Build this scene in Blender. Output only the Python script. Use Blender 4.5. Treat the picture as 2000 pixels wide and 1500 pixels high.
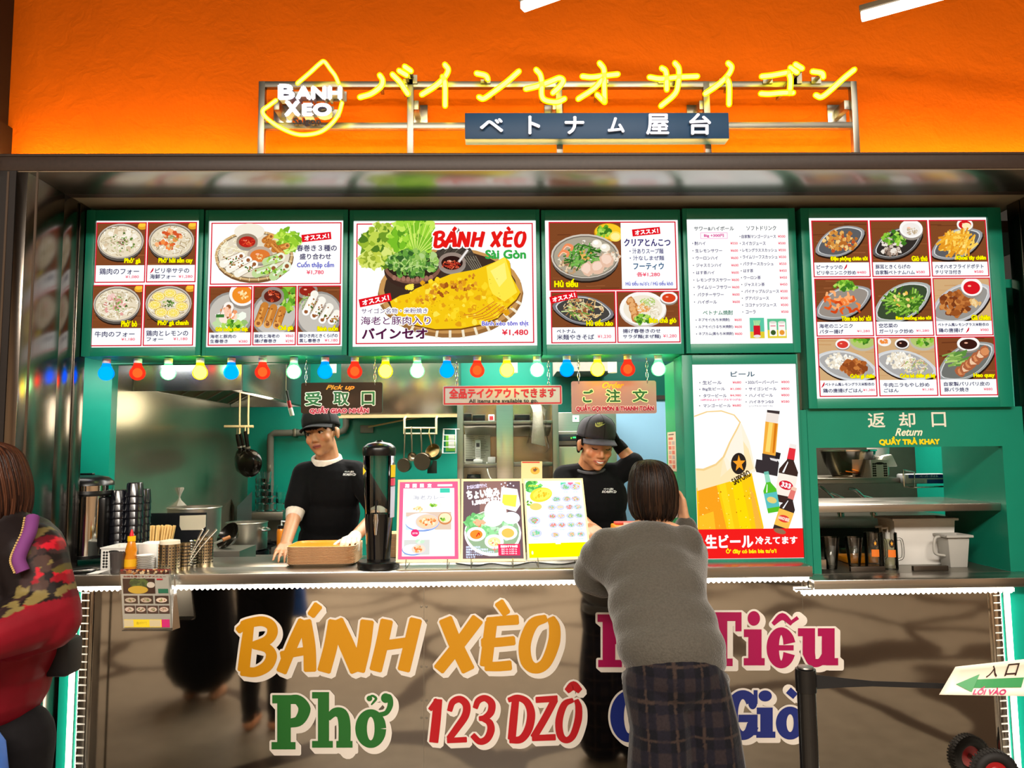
import bpy, bmesh, math, random
from mathutils import Vector, Matrix
for _o in list(bpy.data.objects): bpy.data.objects.remove(_o)
SC = bpy.context.scene
COL = SC.collection
# ---------------------------------------------------------------- camera
F_PX = 1480.0
PITCH, YAW, ROLL = math.radians(5.1), math.radians(1.17), math.radians(0.57)
CAM = Vector((0.0, -3.3, 1.56))
_f = Vector((math.sin(YAW)*math.cos(PITCH), math.cos(YAW)*math.cos(PITCH), math.sin(PITCH)))
_r0 = Vector((math.cos(YAW), -math.sin(YAW), 0)); _u0 = _r0.cross(_f)
_r = _r0*math.cos(ROLL) - _u0*math.sin(ROLL)
_u = _r0*math.sin(ROLL) + _u0*math.cos(ROLL)
_cd = bpy.data.cameras.new('camera'); cam = bpy.data.objects.new('camera', _cd); COL.objects.link(cam)
_cd.sensor_fit = 'HORIZONTAL'; _cd.sensor_width = 36.0; _cd.lens = F_PX/2000*36; _cd.clip_start = .05
_m = Matrix((_r, _u, -_f)).transposed().to_4x4(); _m.translation = CAM
cam.matrix_world = _m
SC.camera = cam
# ---------------------------------------------------------------- world, exposure
w = bpy.data.worlds.new('world'); SC.world = w; w.use_nodes = True
w.node_tree.nodes['Background'].inputs[0].default_value = (.9, .75, .6, 1)
w.node_tree.nodes['Background'].inputs[1].default_value = .05
SC.view_settings.view_transform = 'Standard'; SC.view_settings.look = 'None'
SC.view_settings.exposure = 0.0; SC.view_settings.gamma = 1.0
HT_Y = -.06
SC.view_settings.use_curve_mapping = False
SC.cycles.use_denoising = True
SC.cycles.max_bounces = 8; SC.cycles.transparent_max_bounces = 24
SC.cycles.sample_clamp_indirect = 6.0
SC.cycles.caustics_refractive = False; SC.cycles.caustics_reflective = False
# ---------------------------------------------------------------- lamps of the place
def area(name, loc, sx, sy, power, col=(1, .93, .84), rot=(0, 0, 0)):
    l = bpy.data.lights.new(name, 'AREA'); l.shape = 'RECTANGLE'; l.size = sx; l.size_y = sy
    l.energy = power; l.color = col
    o = bpy.data.objects.new(name, l); COL.objects.link(o); o.location = loc; o.rotation_euler = rot
    return o
area('kitchen_lamp_over_passage', (-.2, 1.15, 2.6), 3.2, .5, 105, (1, .96, .88))
area('kitchen_lamp_at_back', (-.3, 2.0, 2.6), 2.6, .4, 60, (1, .95, .86))
area('return_nook_lamp', (2.0, 1.1, 2.2), .5, .5, 26, (1, .9, .78))
area('hall_lamp_over_queue', (2.0, -3.0, 4.3), 3.2, .5, 80, (1, .9, .78))
area('hall_lamp_over_tables', (-.5, -5.5, 4.3), 6, 1.2, 1000, (1, .9, .78))

area('end_wall_lamp', (-2.0, .2, 1.97), .5, .12, 2.6, (1, .95, .86), (.5, 0, 0))
_pl = bpy.data.lights.new('range_hood_bulb', 'POINT'); _pl.energy = 4.5; _pl.color = (1, .84, .6); _pl.shadow_soft_size = .12
_po = bpy.data.objects.new('range_hood_bulb', _pl); COL.objects.link(_po); _po.location = (-1.5, 1.45, 1.86)
def ray(px, py):
    return (_f + _r*((px-1000)/F_PX) + _u*((750-py)/F_PX))
def P(px, py, Y, lean=0.0, z0=0.0):
    """The point of the place on the upright (or leaning) plane at depth Y behind a pixel of the photograph."""
    d = ray(px, py)
    t = (Y + lean*(CAM.z - z0) - CAM.y)/(d.y - lean*d.z)
    return CAM + d*t
def PZ(px, py, z):
    d = ray(px, py); return CAM + d*((z-CAM.z)/d.z)
def X(px, Y, py=900): return P(px, py, Y).x
def Z(py, Y, px=1000): return P(px, py, Y).z
def S(Y): return (Y-CAM.y)/F_PX      # metres per pixel at depth Y

# ---------------------------------------------------------------- naming and parenting
ORG = {}
def thing(name, label, cat, group=None, loc=(0, 0, 0)):
    o = bpy.data.objects.new(name, None); COL.objects.link(o); o.empty_display_size = .05
    o.location = loc; o['label'] = label; o['category'] = cat
    if group: o['group'] = group
    ORG[o.name] = Vector(loc)
    return o
def tag(o, label, cat, group=None):
    o['label'] = label; o['category'] = cat
    if group: o['group'] = group
    return o
def struct(o):
    o['kind'] = 'structure'; return o
def dup(root, loc, rotz=0.0, label=None, group=None, scale=None):
    def cp(o, par):
        c = o.copy(); COL.objects.link(c)
        if par is not None: c.parent = par
        for ch in list(o.children): cp(ch, c)
        return c
    r = cp(root, None); r.location = loc; r.rotation_euler = (0, 0, rotz)
    if label: r['label'] = label
    if group: r['group'] = group
    if scale: r.scale = (scale,)*3 if isinstance(scale, (int, float)) else scale
    ORG[r.name] = Vector(loc)
    return r

# ---------------------------------------------------------------- colours and materials
def lin(c):
    return c/12.92 if c <= .04045 else ((c+.055)/1.055)**2.4
def rgb(h):
    if isinstance(h, str):
        h = h.lstrip('#'); return tuple(lin(int(h[i:i+2], 16)/255) for i in (0, 2, 4))
    return tuple(lin(v/255) for v in h)
_MC = {}
def mat(name, color=None, rough=.5, metal=0.0, emit=None, strength=0.0, var=.06, scale=6.0, bump=0.0, bscale=40.0,
        trans=0.0, ior=1.45, alpha=1.0, stretch=None, coat=0.0, aniso=0.0):
    if name in _MC: return _MC[name]
    m = bpy.data.materials.new(name); m.use_nodes = True; nt = m.node_tree; b = nt.nodes['Principled BSDF']
    L = nt.links.new
    c = rgb(color) if color is not None else (.8, .8, .8)
    tc = nt.nodes.new('ShaderNodeTexCoord'); mp = nt.nodes.new('ShaderNodeMapping')
    L(tc.outputs['Object'], mp.inputs[0])
    if stretch: mp.inputs['Scale'].default_value = stretch
    n = nt.nodes.new('ShaderNodeTexNoise'); n.inputs['Scale'].default_value = scale; n.inputs['Detail'].default_value = 4
    L(mp.outputs[0], n.inputs['Vector'])
    r = nt.nodes.new('ShaderNodeValToRGB'); L(n.outputs['Fac'], r.inputs[0])
    r.color_ramp.elements[0].position = .3; r.color_ramp.elements[1].position = .7
    r.color_ramp.elements[0].color = tuple(v*(1-var) for v in c)+(1,)
    r.color_ramp.elements[1].color = tuple(min(1, v*(1+var)) for v in c)+(1,)
    L(r.outputs[0], b.inputs['Base Color'])
    b.inputs['Roughness'].default_value = rough; b.inputs['Metallic'].default_value = metal
    b.inputs['IOR'].default_value = ior
    if trans: b.inputs['Transmission Weight'].default_value = trans
    if coat: b.inputs['Coat Weight'].default_value = coat; b.inputs['Coat Roughness'].default_value = .08
    if aniso: b.inputs['Anisotropic'].default_value = aniso
    if alpha < 1: b.inputs['Alpha'].default_value = alpha
    if emit is not None:
        b.inputs['Emission Color'].default_value = rgb(emit)+(1,); b.inputs['Emission Strength'].default_value = strength
    if bump:
        bn = nt.nodes.new('ShaderNodeTexNoise'); bn.inputs['Scale'].default_value = bscale; bn.inputs['Detail'].default_value = 5
        L(mp.outputs[0], bn.inputs['Vector'])
        bp = nt.nodes.new('ShaderNodeBump'); bp.inputs['Strength'].default_value = bump; bp.inputs['Distance'].default_value = .01
        L(bn.outputs['Fac'], bp.inputs['Height']); L(bp.outputs[0], b.inputs['Normal'])
    _MC[name] = m
    return m
def emis(name, color, strength, sample=True):
    if name in _MC: return _MC[name]
    m = bpy.data.materials.new(name); m.use_nodes = True; nt = m.node_tree; nt.nodes.clear()
    e = nt.nodes.new('ShaderNodeEmission'); o = nt.nodes.new('ShaderNodeOutputMaterial')
    e.inputs[0].default_value = rgb(color)+(1,); e.inputs[1].default_value = strength
    nt.links.new(e.outputs[0], o.inputs[0])
    if not sample: m.cycles.emission_sampling = 'NONE'
    _MC[name] = m; return m
def glowshell(name, tint, glow, strength):
    """Tinted glass that lets the lit core show and glows a little itself."""
    if name in _MC: return _MC[name]
    m = bpy.data.materials.new(name); m.use_nodes = True; nt = m.node_tree; nt.nodes.clear()
    e = nt.nodes.new('ShaderNodeEmission'); t = nt.nodes.new('ShaderNodeBsdfTransparent')
    a = nt.nodes.new('ShaderNodeAddShader'); o = nt.nodes.new('ShaderNodeOutputMaterial')
    t.inputs[0].default_value = rgb(tint)+(1,)
    e.inputs[0].default_value = rgb(glow)+(1,); e.inputs[1].default_value = strength
    nt.links.new(t.outputs[0], a.inputs[0]); nt.links.new(e.outputs[0], a.inputs[1]); nt.links.new(a.outputs[0], o.inputs[0])
    m.cycles.emission_sampling = 'NONE'
    _MC[name] = m; return m
def clearmat(name, tint=(255, 255, 255), gloss=.12, rough=.02):
    """Thin clear glass or film: see-through with a reflecting skin."""
    if name in _MC: return _MC[name]
    m = bpy.data.materials.new(name); m.use_nodes = True; nt = m.node_tree; nt.nodes.clear()
    t = nt.nodes.new('ShaderNodeBsdfTransparent'); t.inputs[0].default_value = rgb(tint)+(1,)
    g = nt.nodes.new('ShaderNodeBsdfGlossy'); g.inputs['Roughness'].default_value = rough
    f = nt.nodes.new('ShaderNodeFresnel'); f.inputs[0].default_value = 1.5
    ad = nt.nodes.new('ShaderNodeMath'); ad.operation = 'ADD'; ad.inputs[1].default_value = gloss
    x = nt.nodes.new('ShaderNodeMixShader'); o = nt.nodes.new('ShaderNodeOutputMaterial')
    nt.links.new(f.outputs[0], ad.inputs[0]); nt.links.new(ad.outputs[0], x.inputs[0])
    nt.links.new(t.outputs[0], x.inputs[1]); nt.links.new(g.outputs[0], x.inputs[2]); nt.links.new(x.outputs[0], o.inputs[0])
    _MC[name] = m; return m
def printmat(name, strength, lit=True, rough=.4):
    if name in _MC: return _MC[name]
    m = bpy.data.materials.new(name); m.use_nodes = True; nt = m.node_tree
    a = nt.nodes.new('ShaderNodeVertexColor'); a.layer_name = 'Col'
    if lit:
        nt.nodes.clear(); a = nt.nodes.new('ShaderNodeVertexColor'); a.layer_name = 'Col'
        e = nt.nodes.new('ShaderNodeEmission'); o = nt.nodes.new('ShaderNodeOutputMaterial')
        e.inputs[1].default_value = strength
        nt.links.new(a.outputs[0], e.inputs[0]); nt.links.new(e.outputs[0], o.inputs[0])
        m.cycles.emission_sampling = 'NONE'
    else:
        b = nt.nodes['Principled BSDF']; b.inputs['Roughness'].default_value = rough
        nt.links.new(a.outputs[0], b.inputs['Base Color'])
    _MC[name] = m; return m

# ---------------------------------------------------------------- mesh collector
class MB:
    def __init__(s): s.v = []; s.f = []; s.c = []; s.col = None
    def add(s, vs, fs):
        b = len(s.v); s.v += [Vector(v) for v in vs]; s.f += [tuple(b+i for i in f) for f in fs]
        s.c += [s.col]*len(fs); return s
    def box(s, x0, x1, y0, y1, z0, z1):
        return s.add([(x, y, z) for z in (z0, z1) for y in (y0, y1) for x in (x0, x1)],
                     [(0, 2, 3, 1), (4, 5, 7, 6), (0, 1, 5, 4), (2, 6, 7, 3), (0, 4, 6, 2), (1, 3, 7, 5)])
    def obox(s, c, ax, ay, az):
        c = Vector(c); ax, ay, az = Vector(ax), Vector(ay), Vector(az)
        return s.add([c+ax*i+ay*j+az*k for k in (-1, 1) for j in (-1, 1) for i in (-1, 1)],
                     [(0, 2, 3, 1), (4, 5, 7, 6), (0, 1, 5, 4), (2, 6, 7, 3), (0, 4, 6, 2), (1, 3, 7, 5)])
    def bar(s, p0, p1, wd, ht=None, up=(0, 0, 1)):
        p0, p1 = Vector(p0), Vector(p1); d = (p1-p0); L = d.length; d.normalize()
        up = Vector(up)
        if abs(d.dot(up)) > .98: up = Vector((0, 1, 0))
        a = d.cross(up).normalized(); b = a.cross(d)
        return s.obox((p0+p1)/2, d*L/2, a*wd/2, b*(ht or wd)/2)
    def tube(s, pts, r, n=10, cap=True, closed=False):
        pts = [Vector(p) for p in pts]; m = len(pts)
        rs = r if isinstance(r, (list, tuple)) else [r]*m
        vs = []; fs = []; a = None
        for i, p in enumerate(pts):
            if closed: t = pts[(i+1) % m]-pts[i-1]
            else: t = pts[min(i+1, m-1)]-pts[max(i-1, 0)]
            if t.length < 1e-9: t = Vector((0, 0, 1))
            t.normalize()
            if a is None:
                a = t.orthogonal().normalized()
            else:
                a = a-t*a.dot(t)
                if a.length < 1e-6: a = t.orthogonal()
                a.normalize()
            b = t.cross(a)
            vs += [p+(a*math.cos(k*2*math.pi/n)+b*math.sin(k*2*math.pi/n))*rs[i] for k in range(n)]
        for i in range(m if closed else m-1):
            j = (i+1) % m
            fs += [(i*n+k, i*n+(k+1) % n, j*n+(k+1) % n, j*n+k) for k in range(n)]
        if cap and not closed:
            fs += [tuple(range(n-1, -1, -1)), tuple((m-1)*n+k for k in range(n))]
        return s.add(vs, fs)
    def rtube(s, pts, r, n=10):
        """Tube with rounded ends."""
        pts = [Vector(p) for p in pts]
        d0 = (pts[0]-pts[1]).normalized(); d1 = (pts[-1]-pts[-2]).normalized()
        q = [pts[0]+d0*r*.98, pts[0]+d0*r*.7]+pts+[pts[-1]+d1*r*.7, pts[-1]+d1*r*.98]
        return s.tube(q, [r*.2, r*.72]+[r]*len(pts)+[r*.72, r*.2], n)
    def cyl(s, p0, p1, r0, r1=None, n=24):
        return s.tube([p0, p1], [r0, r0 if r1 is None else r1], n)
    def lathe(s, prof, c=(0, 0, 0), n=32, axis=None):
        c = Vector(c); vs = []; fs = []; m = len(prof)
        if axis is None: ex, ey, ez = Vector((1, 0, 0)), Vector((0, 1, 0)), Vector((0, 0, 1))
        else:
            ez = Vector(axis).normalized(); ex = ez.orthogonal().normalized(); ey = ez.cross(ex)
        for (r, z) in prof:
            r = max(r, 1e-4)
            vs += [c+ex*(r*math.cos(2*math.pi*k/n))+ey*(r*math.sin(2*math.pi*k/n))+ez*z for k in range(n)]
        for i in range(m-1):
            fs += [(i*n+k, i*n+(k+1) % n, (i+1)*n+(k+1) % n, (i+1)*n+k) for k in range(n)]
        return s.add(vs, fs)
    def sphere(s, c, r, n=16, sc=(1, 1, 1), rot=None):
        c = Vector(c); prof = [(math.sin(math.pi*i/(n//2)), -math.cos(math.pi*i/(n//2))) for i in range(n//2+1)]
        vs = []; fs = []
        for (a, z) in prof:
            a = max(a, 1e-3)
            for k in range(n):
                p = Vector((a*math.cos(2*math.pi*k/n)*sc[0], a*math.sin(2*math.pi*k/n)*sc[1], z*sc[2]))*r
                if rot is not None: p = rot @ p
                vs.append(c+p)
        for i in range(len(prof)-1):
            fs += [(i*n+k, i*n+(k+1) % n, (i+1)*n+(k+1) % n, (i+1)*n+k) for k in range(n)]
        return s.add(vs, fs)
    def prism(s, poly, off):
        """poly: 3D points of a flat outline; extruded by the vector off."""
        n = len(poly); off = Vector(off); a = [Vector(p) for p in poly]
        return s.add(a+[p+off for p in a], [tuple(range(n)), tuple(range(2*n-1, n-1, -1))] +
                     [(i, i+n, (i+1) % n+n, (i+1) % n) for i in range(n)])
    def build(s, name, m, parent=None, bevel=0.0, smooth=None, seg=2):
        me = bpy.data.meshes.new(name)
        org = ORG.get(parent.name, Vector()) if parent is not None else Vector()
        me.from_pydata([v-org for v in s.v], [], s.f)
        if any(c is not None for c in s.c):
            at = me.color_attributes.new('Col', 'FLOAT_COLOR', 'CORNER')
            buf = []
            for p, c in zip(me.polygons, s.c):
                buf += list((c or (1, 1, 1))+(1.0,))*p.loop_total
            at.data.foreach_set('color', buf)
        bm = bmesh.new(); bm.from_mesh(me)
        if smooth is not None or bevel: bmesh.ops.recalc_face_normals(bm, faces=bm.faces)
        if bevel:
            es = [e for e in bm.edges if len(e.link_faces) == 2 and e.calc_face_angle() > .6]
            bmesh.ops.bevel(bm, geom=es, offset=bevel, segments=seg, affect='EDGES', profile=.5, clamp_overlap=True)
        bm.to_mesh(me); bm.free()
        if smooth is not None or bevel:
            me.polygons.foreach_set('use_smooth', [True]*len(me.polygons))
            me.set_sharp_from_angle(angle=math.radians(smooth if smooth else 40))
        if m is not None: me.materials.append(m)
        o = bpy.data.objects.new(name, me); COL.objects.link(o)
        if parent is not None:
            o.parent = parent; ORG[o.name] = org
        else: ORG[o.name] = Vector()
        return o

def catmull(pts, k=6):
    pts = [Vector(p) for p in pts]
    if len(pts) < 3: return pts
    out = []
    q = [pts[0]*2-pts[1]]+pts+[pts[-1]*2-pts[-2]]
    for i in range(1, len(q)-2):
        a, b, c, d = q[i-1:i+3]
        for j in range(k):
            t = j/k
            out.append(.5*((2*b)+(c-a)*t+(2*a-5*b+4*c-d)*t*t+(3*b-a-3*c+d)*t*t*t))
    out.append(pts[-1]); return out

# ---------------------------------------------------------------- flat print work (menus, stickers, lettering)
_TX = {}
def text2d(s, shear=0.0):
    key = (s, shear)
    if key in _TX: return _TX[key]
    c = bpy.data.curves.new('t', 'FONT')
    for p_, q_ in (('ở', 'ỏ’'), ('ờ', 'ò’'), ('ơ', 'o’'), ('Ở', 'Ỏ’'), ('ớ', 'ó’'), ('ợ', 'ọ’'), ('ư', 'u’')): s = s.replace(p_, q_)
    c.body = s; c.size = 1.0; c.resolution_u = 3; c.shear = shear
    o = bpy.data.objects.new('t', c); COL.objects.link(o); bpy.context.view_layer.update()
    ev = o.evaluated_get(bpy.context.evaluated_depsgraph_get())
    me = bpy.data.meshes.new_from_object(ev)
    vs = [(v.co.x, v.co.y) for v in me.vertices]; fs = [tuple(p.vertices) for p in me.polygons]
    cnt = {}
    for f in fs:
        for i in range(len(f)):
            e = (min(f[i], f[i-1]), max(f[i], f[i-1])); cnt[e] = cnt.get(e, 0)+1
    edge = [e for e, n in cnt.items() if n == 1]
    bpy.data.objects.remove(o); bpy.data.curves.remove(c); bpy.data.meshes.remove(me)
    if not vs: vs = [(0, 0), (1, 1)]
    x0 = min(v[0] for v in vs); x1 = max(v[0] for v in vs); y0 = min(v[1] for v in vs); y1 = max(v[1] for v in vs)
    W, H = max(x1-x0, 1e-6), max(y1-y0, 1e-6)
    vs = [((x-x0)/W, 1-(y-y0)/H) for x, y in vs]
    _TX[key] = (vs, fs, edge, W/H); return _TX[key]

class Paint:
    """Flat artwork. Coordinates are pixels of the photograph; fn(px, py, k) places layer k in the scene."""
    def __init__(s, fn, step=6e-6): s.fn = fn; s.k = 0; s.step = step; s.mb = MB(); s.clip = None; s.hold = False; s.jit = False; s.rng = random.Random(7)
    def raw(s, vs, fs, col):
        if not s.hold: s.k += 1
        s.mb.col = rgb(col) if not isinstance(col, tuple) or max(col) > 1.0 else col
        s.mb.add([s.fn(x, y, s.k*s.step) for x, y in vs], fs)
    def poly(s, pts, col):
        if s.clip: pts = clip(pts, s.clip)
        if len(pts) > 2: s.raw(pts, [tuple(range(len(pts)))], col)
    def rect(s, x0, y0, x1, y1, col): s.poly([(x0, y0), (x1, y0), (x1, y1), (x0, y1)], col)
    def frame(s, x0, y0, x1, y1, w, col):
        s.raw([(x0, y0), (x1, y0), (x1, y1), (x0, y1), (x0+w, y0+w), (x1-w, y0+w), (x1-w, y1-w), (x0+w, y1-w)],
              [(0, 1, 5, 4), (1, 2, 6, 5), (2, 3, 7, 6), (3, 0, 4, 7)], col)
    def ell(s, cx, cy, rx, ry, col, rot=0.0, n=26, a0=0, a1=360):
        c, d = math.cos(rot), math.sin(rot); p = []
        full = a1-a0 >= 360
        for i in range(n if full else n+1):
            a = math.radians(a0+(a1-a0)*i/n); x, y = rx*math.cos(a), ry*math.sin(a)
            p.append((cx+x*c-y*d, cy+x*d+y*c))
        s.poly(p, col)
    def blob(s, cx, cy, r, col, n=9, j=.35):
        s.poly([(cx+r*(1+s.rng.uniform(-j, j))*math.cos(2*math.pi*i/n), cy+r*(1+s.rng.uniform(-j, j))*math.sin(2*math.pi*i/n)) for i in range(n)], col)
    def line(s, pts, w, col, taper=False, cap=True):
        m = len(pts); A = []; B = []
        for i, (x, y) in enumerate(pts):
            x0, y0 = pts[max(i-1, 0)]; x1, y1 = pts[min(i+1, m-1)]
            dx, dy = x1-x0, y1-y0; L = math.hypot(dx, dy) or 1
            ww = (w[i] if isinstance(w, (list, tuple)) else w)/2
            if taper: ww *= .25+.75*math.sin(math.pi*(i+.5)/m)
            A.append((x-dy/L*ww, y+dx/L*ww)); B.append((x+dy/L*ww, y-dx/L*ww))
        if s.clip:
            h = s.hold; s.k += 0 if h else 1; s.hold = True
            for i in range(m-1): s.poly([A[i], A[i+1], B[i+1], B[i]], col)
            s.hold = h; return
        if s.jit:
            for i in range(m-1): s.raw([A[i], A[i+1], B[i+1], B[i]], [(0, 1, 2, 3)], col)
            return
        vs = A+B; fs = [(i, i+1, m+i+1, m+i) for i in range(m-1)]
        s.raw(vs, fs, col)
    def curve(s, pts, w, col, k=5, taper=False):
        q = [(p.x, p.y) for p in catmull([(x, y, 0) for x, y in pts], k)]
        if isinstance(w, (list, tuple)):
            W = []
            for i in range(len(w)-1): W += [w[i]+(w[i+1]-w[i])*j/k for j in range(k)]
            w = W+[w[-1]]
        s.line(q, w, col, taper)
    def text(s, t, x0, y0, x1, y1, col, bold=0.0, out=None, ow=0.0, shear=0.0, rot=0.0, keep=False):
        vs, fs, ed, asp = text2d(t, shear)
        cx, cy = (x0+x1)/2, (y0+y1)/2; c, d = math.cos(rot), math.sin(rot)
        def m(u, v):
            x, y = (u-.5)*(x1-x0), (v-.5)*(y1-y0)
            return (cx+x*c-y*d, cy+x*d+y*c)
        V = [m(u, v) for u, v in vs]
        def fat(r, col):
            W = []; Fc = []; used = set()
            for a, b in ed:
                (ax, ay), (bx, by) = V[a], V[b]; dx, dy = bx-ax, by-ay; L = math.hypot(dx, dy)
                if L < 1e-6: continue
                nx, ny = -dy/L*r, dx/L*r; k = len(W)
                W += [(ax+nx, ay+ny), (bx+nx, by+ny), (bx-nx, by-ny), (ax-nx, ay-ny)]; Fc.append((k, k+1, k+2, k+3))
                for q in (a, b):
                    if q not in used:
                        used.add(q); k = len(W); g = 6
                        W += [(V[q][0]+r*math.cos(i*6.2832/g), V[q][1]+r*math.sin(i*6.2832/g)) for i in range(g)]
                        Fc.append(tuple(range(k, k+g)))
            if s.jit:
                for f_ in Fc: s.raw([W[i] for i in f_], [tuple(range(len(f_)))], col)
            else: s.raw(W, Fc, col)
        if out is not None:
            fat(ow, out); s.raw(V, fs, out)
        if bold: fat(bold, col)
        s.raw(V, fs, col)
    def build(s, name, m, parent=None):
        o = s.mb.build(name, m, parent); s.mb = MB(); return o

def clip(pts, R):
    x0, y0, x1, y1 = R
    for ax, lim, sg in ((0, x0, 1), (0, x1, -1), (1, y0, 1), (1, y1, -1)):
        out = []
        for i in range(len(pts)):
            a, b = pts[i-1], pts[i]
            ia = (a[ax]-lim)*sg >= 0; ib = (b[ax]-lim)*sg >= 0
            if ia != ib:
                t = (lim-a[ax])/(b[ax]-a[ax])
                out.append((a[0]+(b[0]-a[0])*t, a[1]+(b[1]-a[1])*t))
            if ib: out.append(b)
        pts = out
        if len(pts) < 3: return []
    return pts
def flat(Y, xr, yr):
    """Upright board at depth Y: columns keep their x, rows keep their height."""
    def fn(px, py, d): return Vector((P(px, yr, Y).x, Y-d, P(xr, py, Y).z))
    return fn
def quadmap(c, Y, lean, z0, x0, y0, x1, y1):
    """Leaning panel whose corners (tl, tr, br, bl) are seen at pixels c; artwork box x0..x1, y0..y1."""
    w = [P(px, py, Y, lean, z0) for px, py in c]
    n = (w[1]-w[0]).cross(w[3]-w[0]).normalized()
    if n.y > 0: n = -n
    def fn(px, py, d):
        u, v = (px-x0)/(x1-x0), (py-y0)/(y1-y0)
        return (w[0]*(1-u)+w[1]*u)*(1-v)+(w[3]*(1-u)+w[2]*u)*v+n*d
    return fn
# ---------------------------------------------------------------- shared materials
M_green = mat('green_paint', (20, 130, 104), .35, var=.04, bump=.03, bscale=120)
M_teal = mat('teal_paint', (14, 160, 136), .4, var=.05)
M_steel = mat('brushed_steel', (190, 186, 178), .28, 1.0, var=.05, scale=3, stretch=(.6, .6, 40), aniso=.3)
M_steel2 = mat('dull_steel', (150, 146, 136), .38, 1.0, var=.1, scale=4)
M_chrome = mat('chrome', (215, 212, 205), .08, 1.0, var=.02)
M_dark = mat('dark_brown_panel', (52, 39, 32), .45, var=.15, scale=60)
M_black = mat('black_plastic', (14, 14, 15), .28, var=.1)
M_white = mat('white_plastic', (232, 230, 224), .4, var=.03)
M_print = printmat('lit_print', 1.08)
M_matte = printmat('matte_print', 0, False, .35)
M_glass = clearmat('clear_glass', (242, 246, 246))
M_film = clearmat('clear_film', (248, 248, 246), .08, .15)
M_orange_tray = mat('orange_tray', (240, 150, 20), .35, var=.04)
# ================================================================ the setting
YF, YM, YC, YP = -.35, .08, -.06, .0
HT, HR = Z(1113, YC, 1000), Z(1131, YC, 1780)
XL = X(122, -.09, 500); XR = X(1984, YM, 500)
ZB0, ZB1 = Z(333, YF), Z(298, YF)
M_orange = mat('orange_plaster', (198, 88, 2), .75, var=.05, scale=3)
def plaster_bump(m):
    nt = m.node_tree; L = nt.links.new; b = nt.nodes['Principled BSDF']
    tc = nt.nodes.new('ShaderNodeTexCoord')
    n1 = nt.nodes.new('ShaderNodeTexNoise'); n1.inputs['Scale'].default_value = 9; n1.inputs['Detail'].default_value = 6; n1.inputs['Distortion'].default_value = 1.4
    n2 = nt.nodes.new('ShaderNodeTexNoise'); n2.inputs['Scale'].default_value = 55; n2.inputs['Detail'].default_value = 3
    L(tc.outputs['Object'], n1.inputs['Vector']); L(tc.outputs['Object'], n2.inputs['Vector'])
    a = nt.nodes.new('ShaderNodeMath'); a.operation = 'MULTIPLY_ADD'; a.inputs[1].default_value = .35
    L(n2.outputs['Fac'], a.inputs[0]); L(n1.outputs['Fac'], a.inputs[2])
    bp = nt.nodes.new('ShaderNodeBump'); bp.inputs['Strength'].default_value = .5; bp.inputs['Distance'].default_value = .012
    L(a.outputs[0], bp.inputs['Height']); L(bp.outputs[0], b.inputs['Normal'])
plaster_bump(M_orange); M_orange.node_tree.nodes['Principled BSDF'].inputs['Specular IOR Level'].default_value = .08
# hall floor: pale ground with dark winding bands
def floor_mat():
    m = mat('hall_floor_finish', (138, 128, 112), .32, var=.12, scale=9); nt = m.node_tree; L = nt.links.new
    b = nt.nodes['Principled BSDF']; src = b.inputs['Base Color'].links[0].from_socket
    tc = nt.nodes.new('ShaderNodeTexCoord'); n = nt.nodes.new('ShaderNodeTexNoise'); n.inputs['Scale'].default_value = .9; n.inputs['Detail'].default_value = 1
    L(tc.outputs['Object'], n.inputs['Vector'])
    mx = nt.nodes.new('ShaderNodeMix'); mx.data_type = 'VECTOR'; mx.inputs['Factor'].default_value = .42
    L(tc.outputs['Object'], mx.inputs['A']); L(n.outputs['Color'], mx.inputs['B'])
    v = nt.nodes.new('ShaderNodeTexVoronoi'); v.feature = 'DISTANCE_TO_EDGE'; v.inputs['Scale'].default_value = 1.05
    L(mx.outputs['Result'], v.inputs['Vector'])
    r = nt.nodes.new('ShaderNodeValToRGB'); r.color_ramp.elements[0].position = .030; r.color_ramp.elements[1].position = .038
    L(v.outputs['Distance'], r.inputs[0])
    c = nt.nodes.new('ShaderNodeMix'); c.data_type = 'RGBA'; c.inputs['A'].default_value = rgb((52, 42, 36))+(1,)
    L(r.outputs[0], c.inputs['Factor']); L(src, c.inputs['B']); L(c.outputs['Result'], b.inputs['Base Color'])
    return m
struct(MB().box(-6, 6, -9, .0, -.1, 0).build('floor', floor_mat()))
struct(MB().box(-2.6, 3, .0, 3.2, -.1, 0).build('floor_kitchen', mat('kitchen_floor', (70, 66, 62), .5)))
M_brown = mat('hall_wall_brown', (172, 146, 118), .6, var=.2, scale=2)
struct(MB().box(-6, 6, -9.1, -9, 0, 4.7).build('wall_back', M_brown))
struct(MB().box(-6.1, -6, -9, -.2, 0, 4.7).build('wall_west', M_brown))
struct(MB().box(6, 6.1, -9, -.2, 0, 4.7).build('wall_east', M_brown))
struct(MB().box(-6.1, 6.1, -9.1, 0, 4.7, 4.8).build('ceiling', mat('hall_ceiling', (60, 50, 44), .8)))
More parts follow.
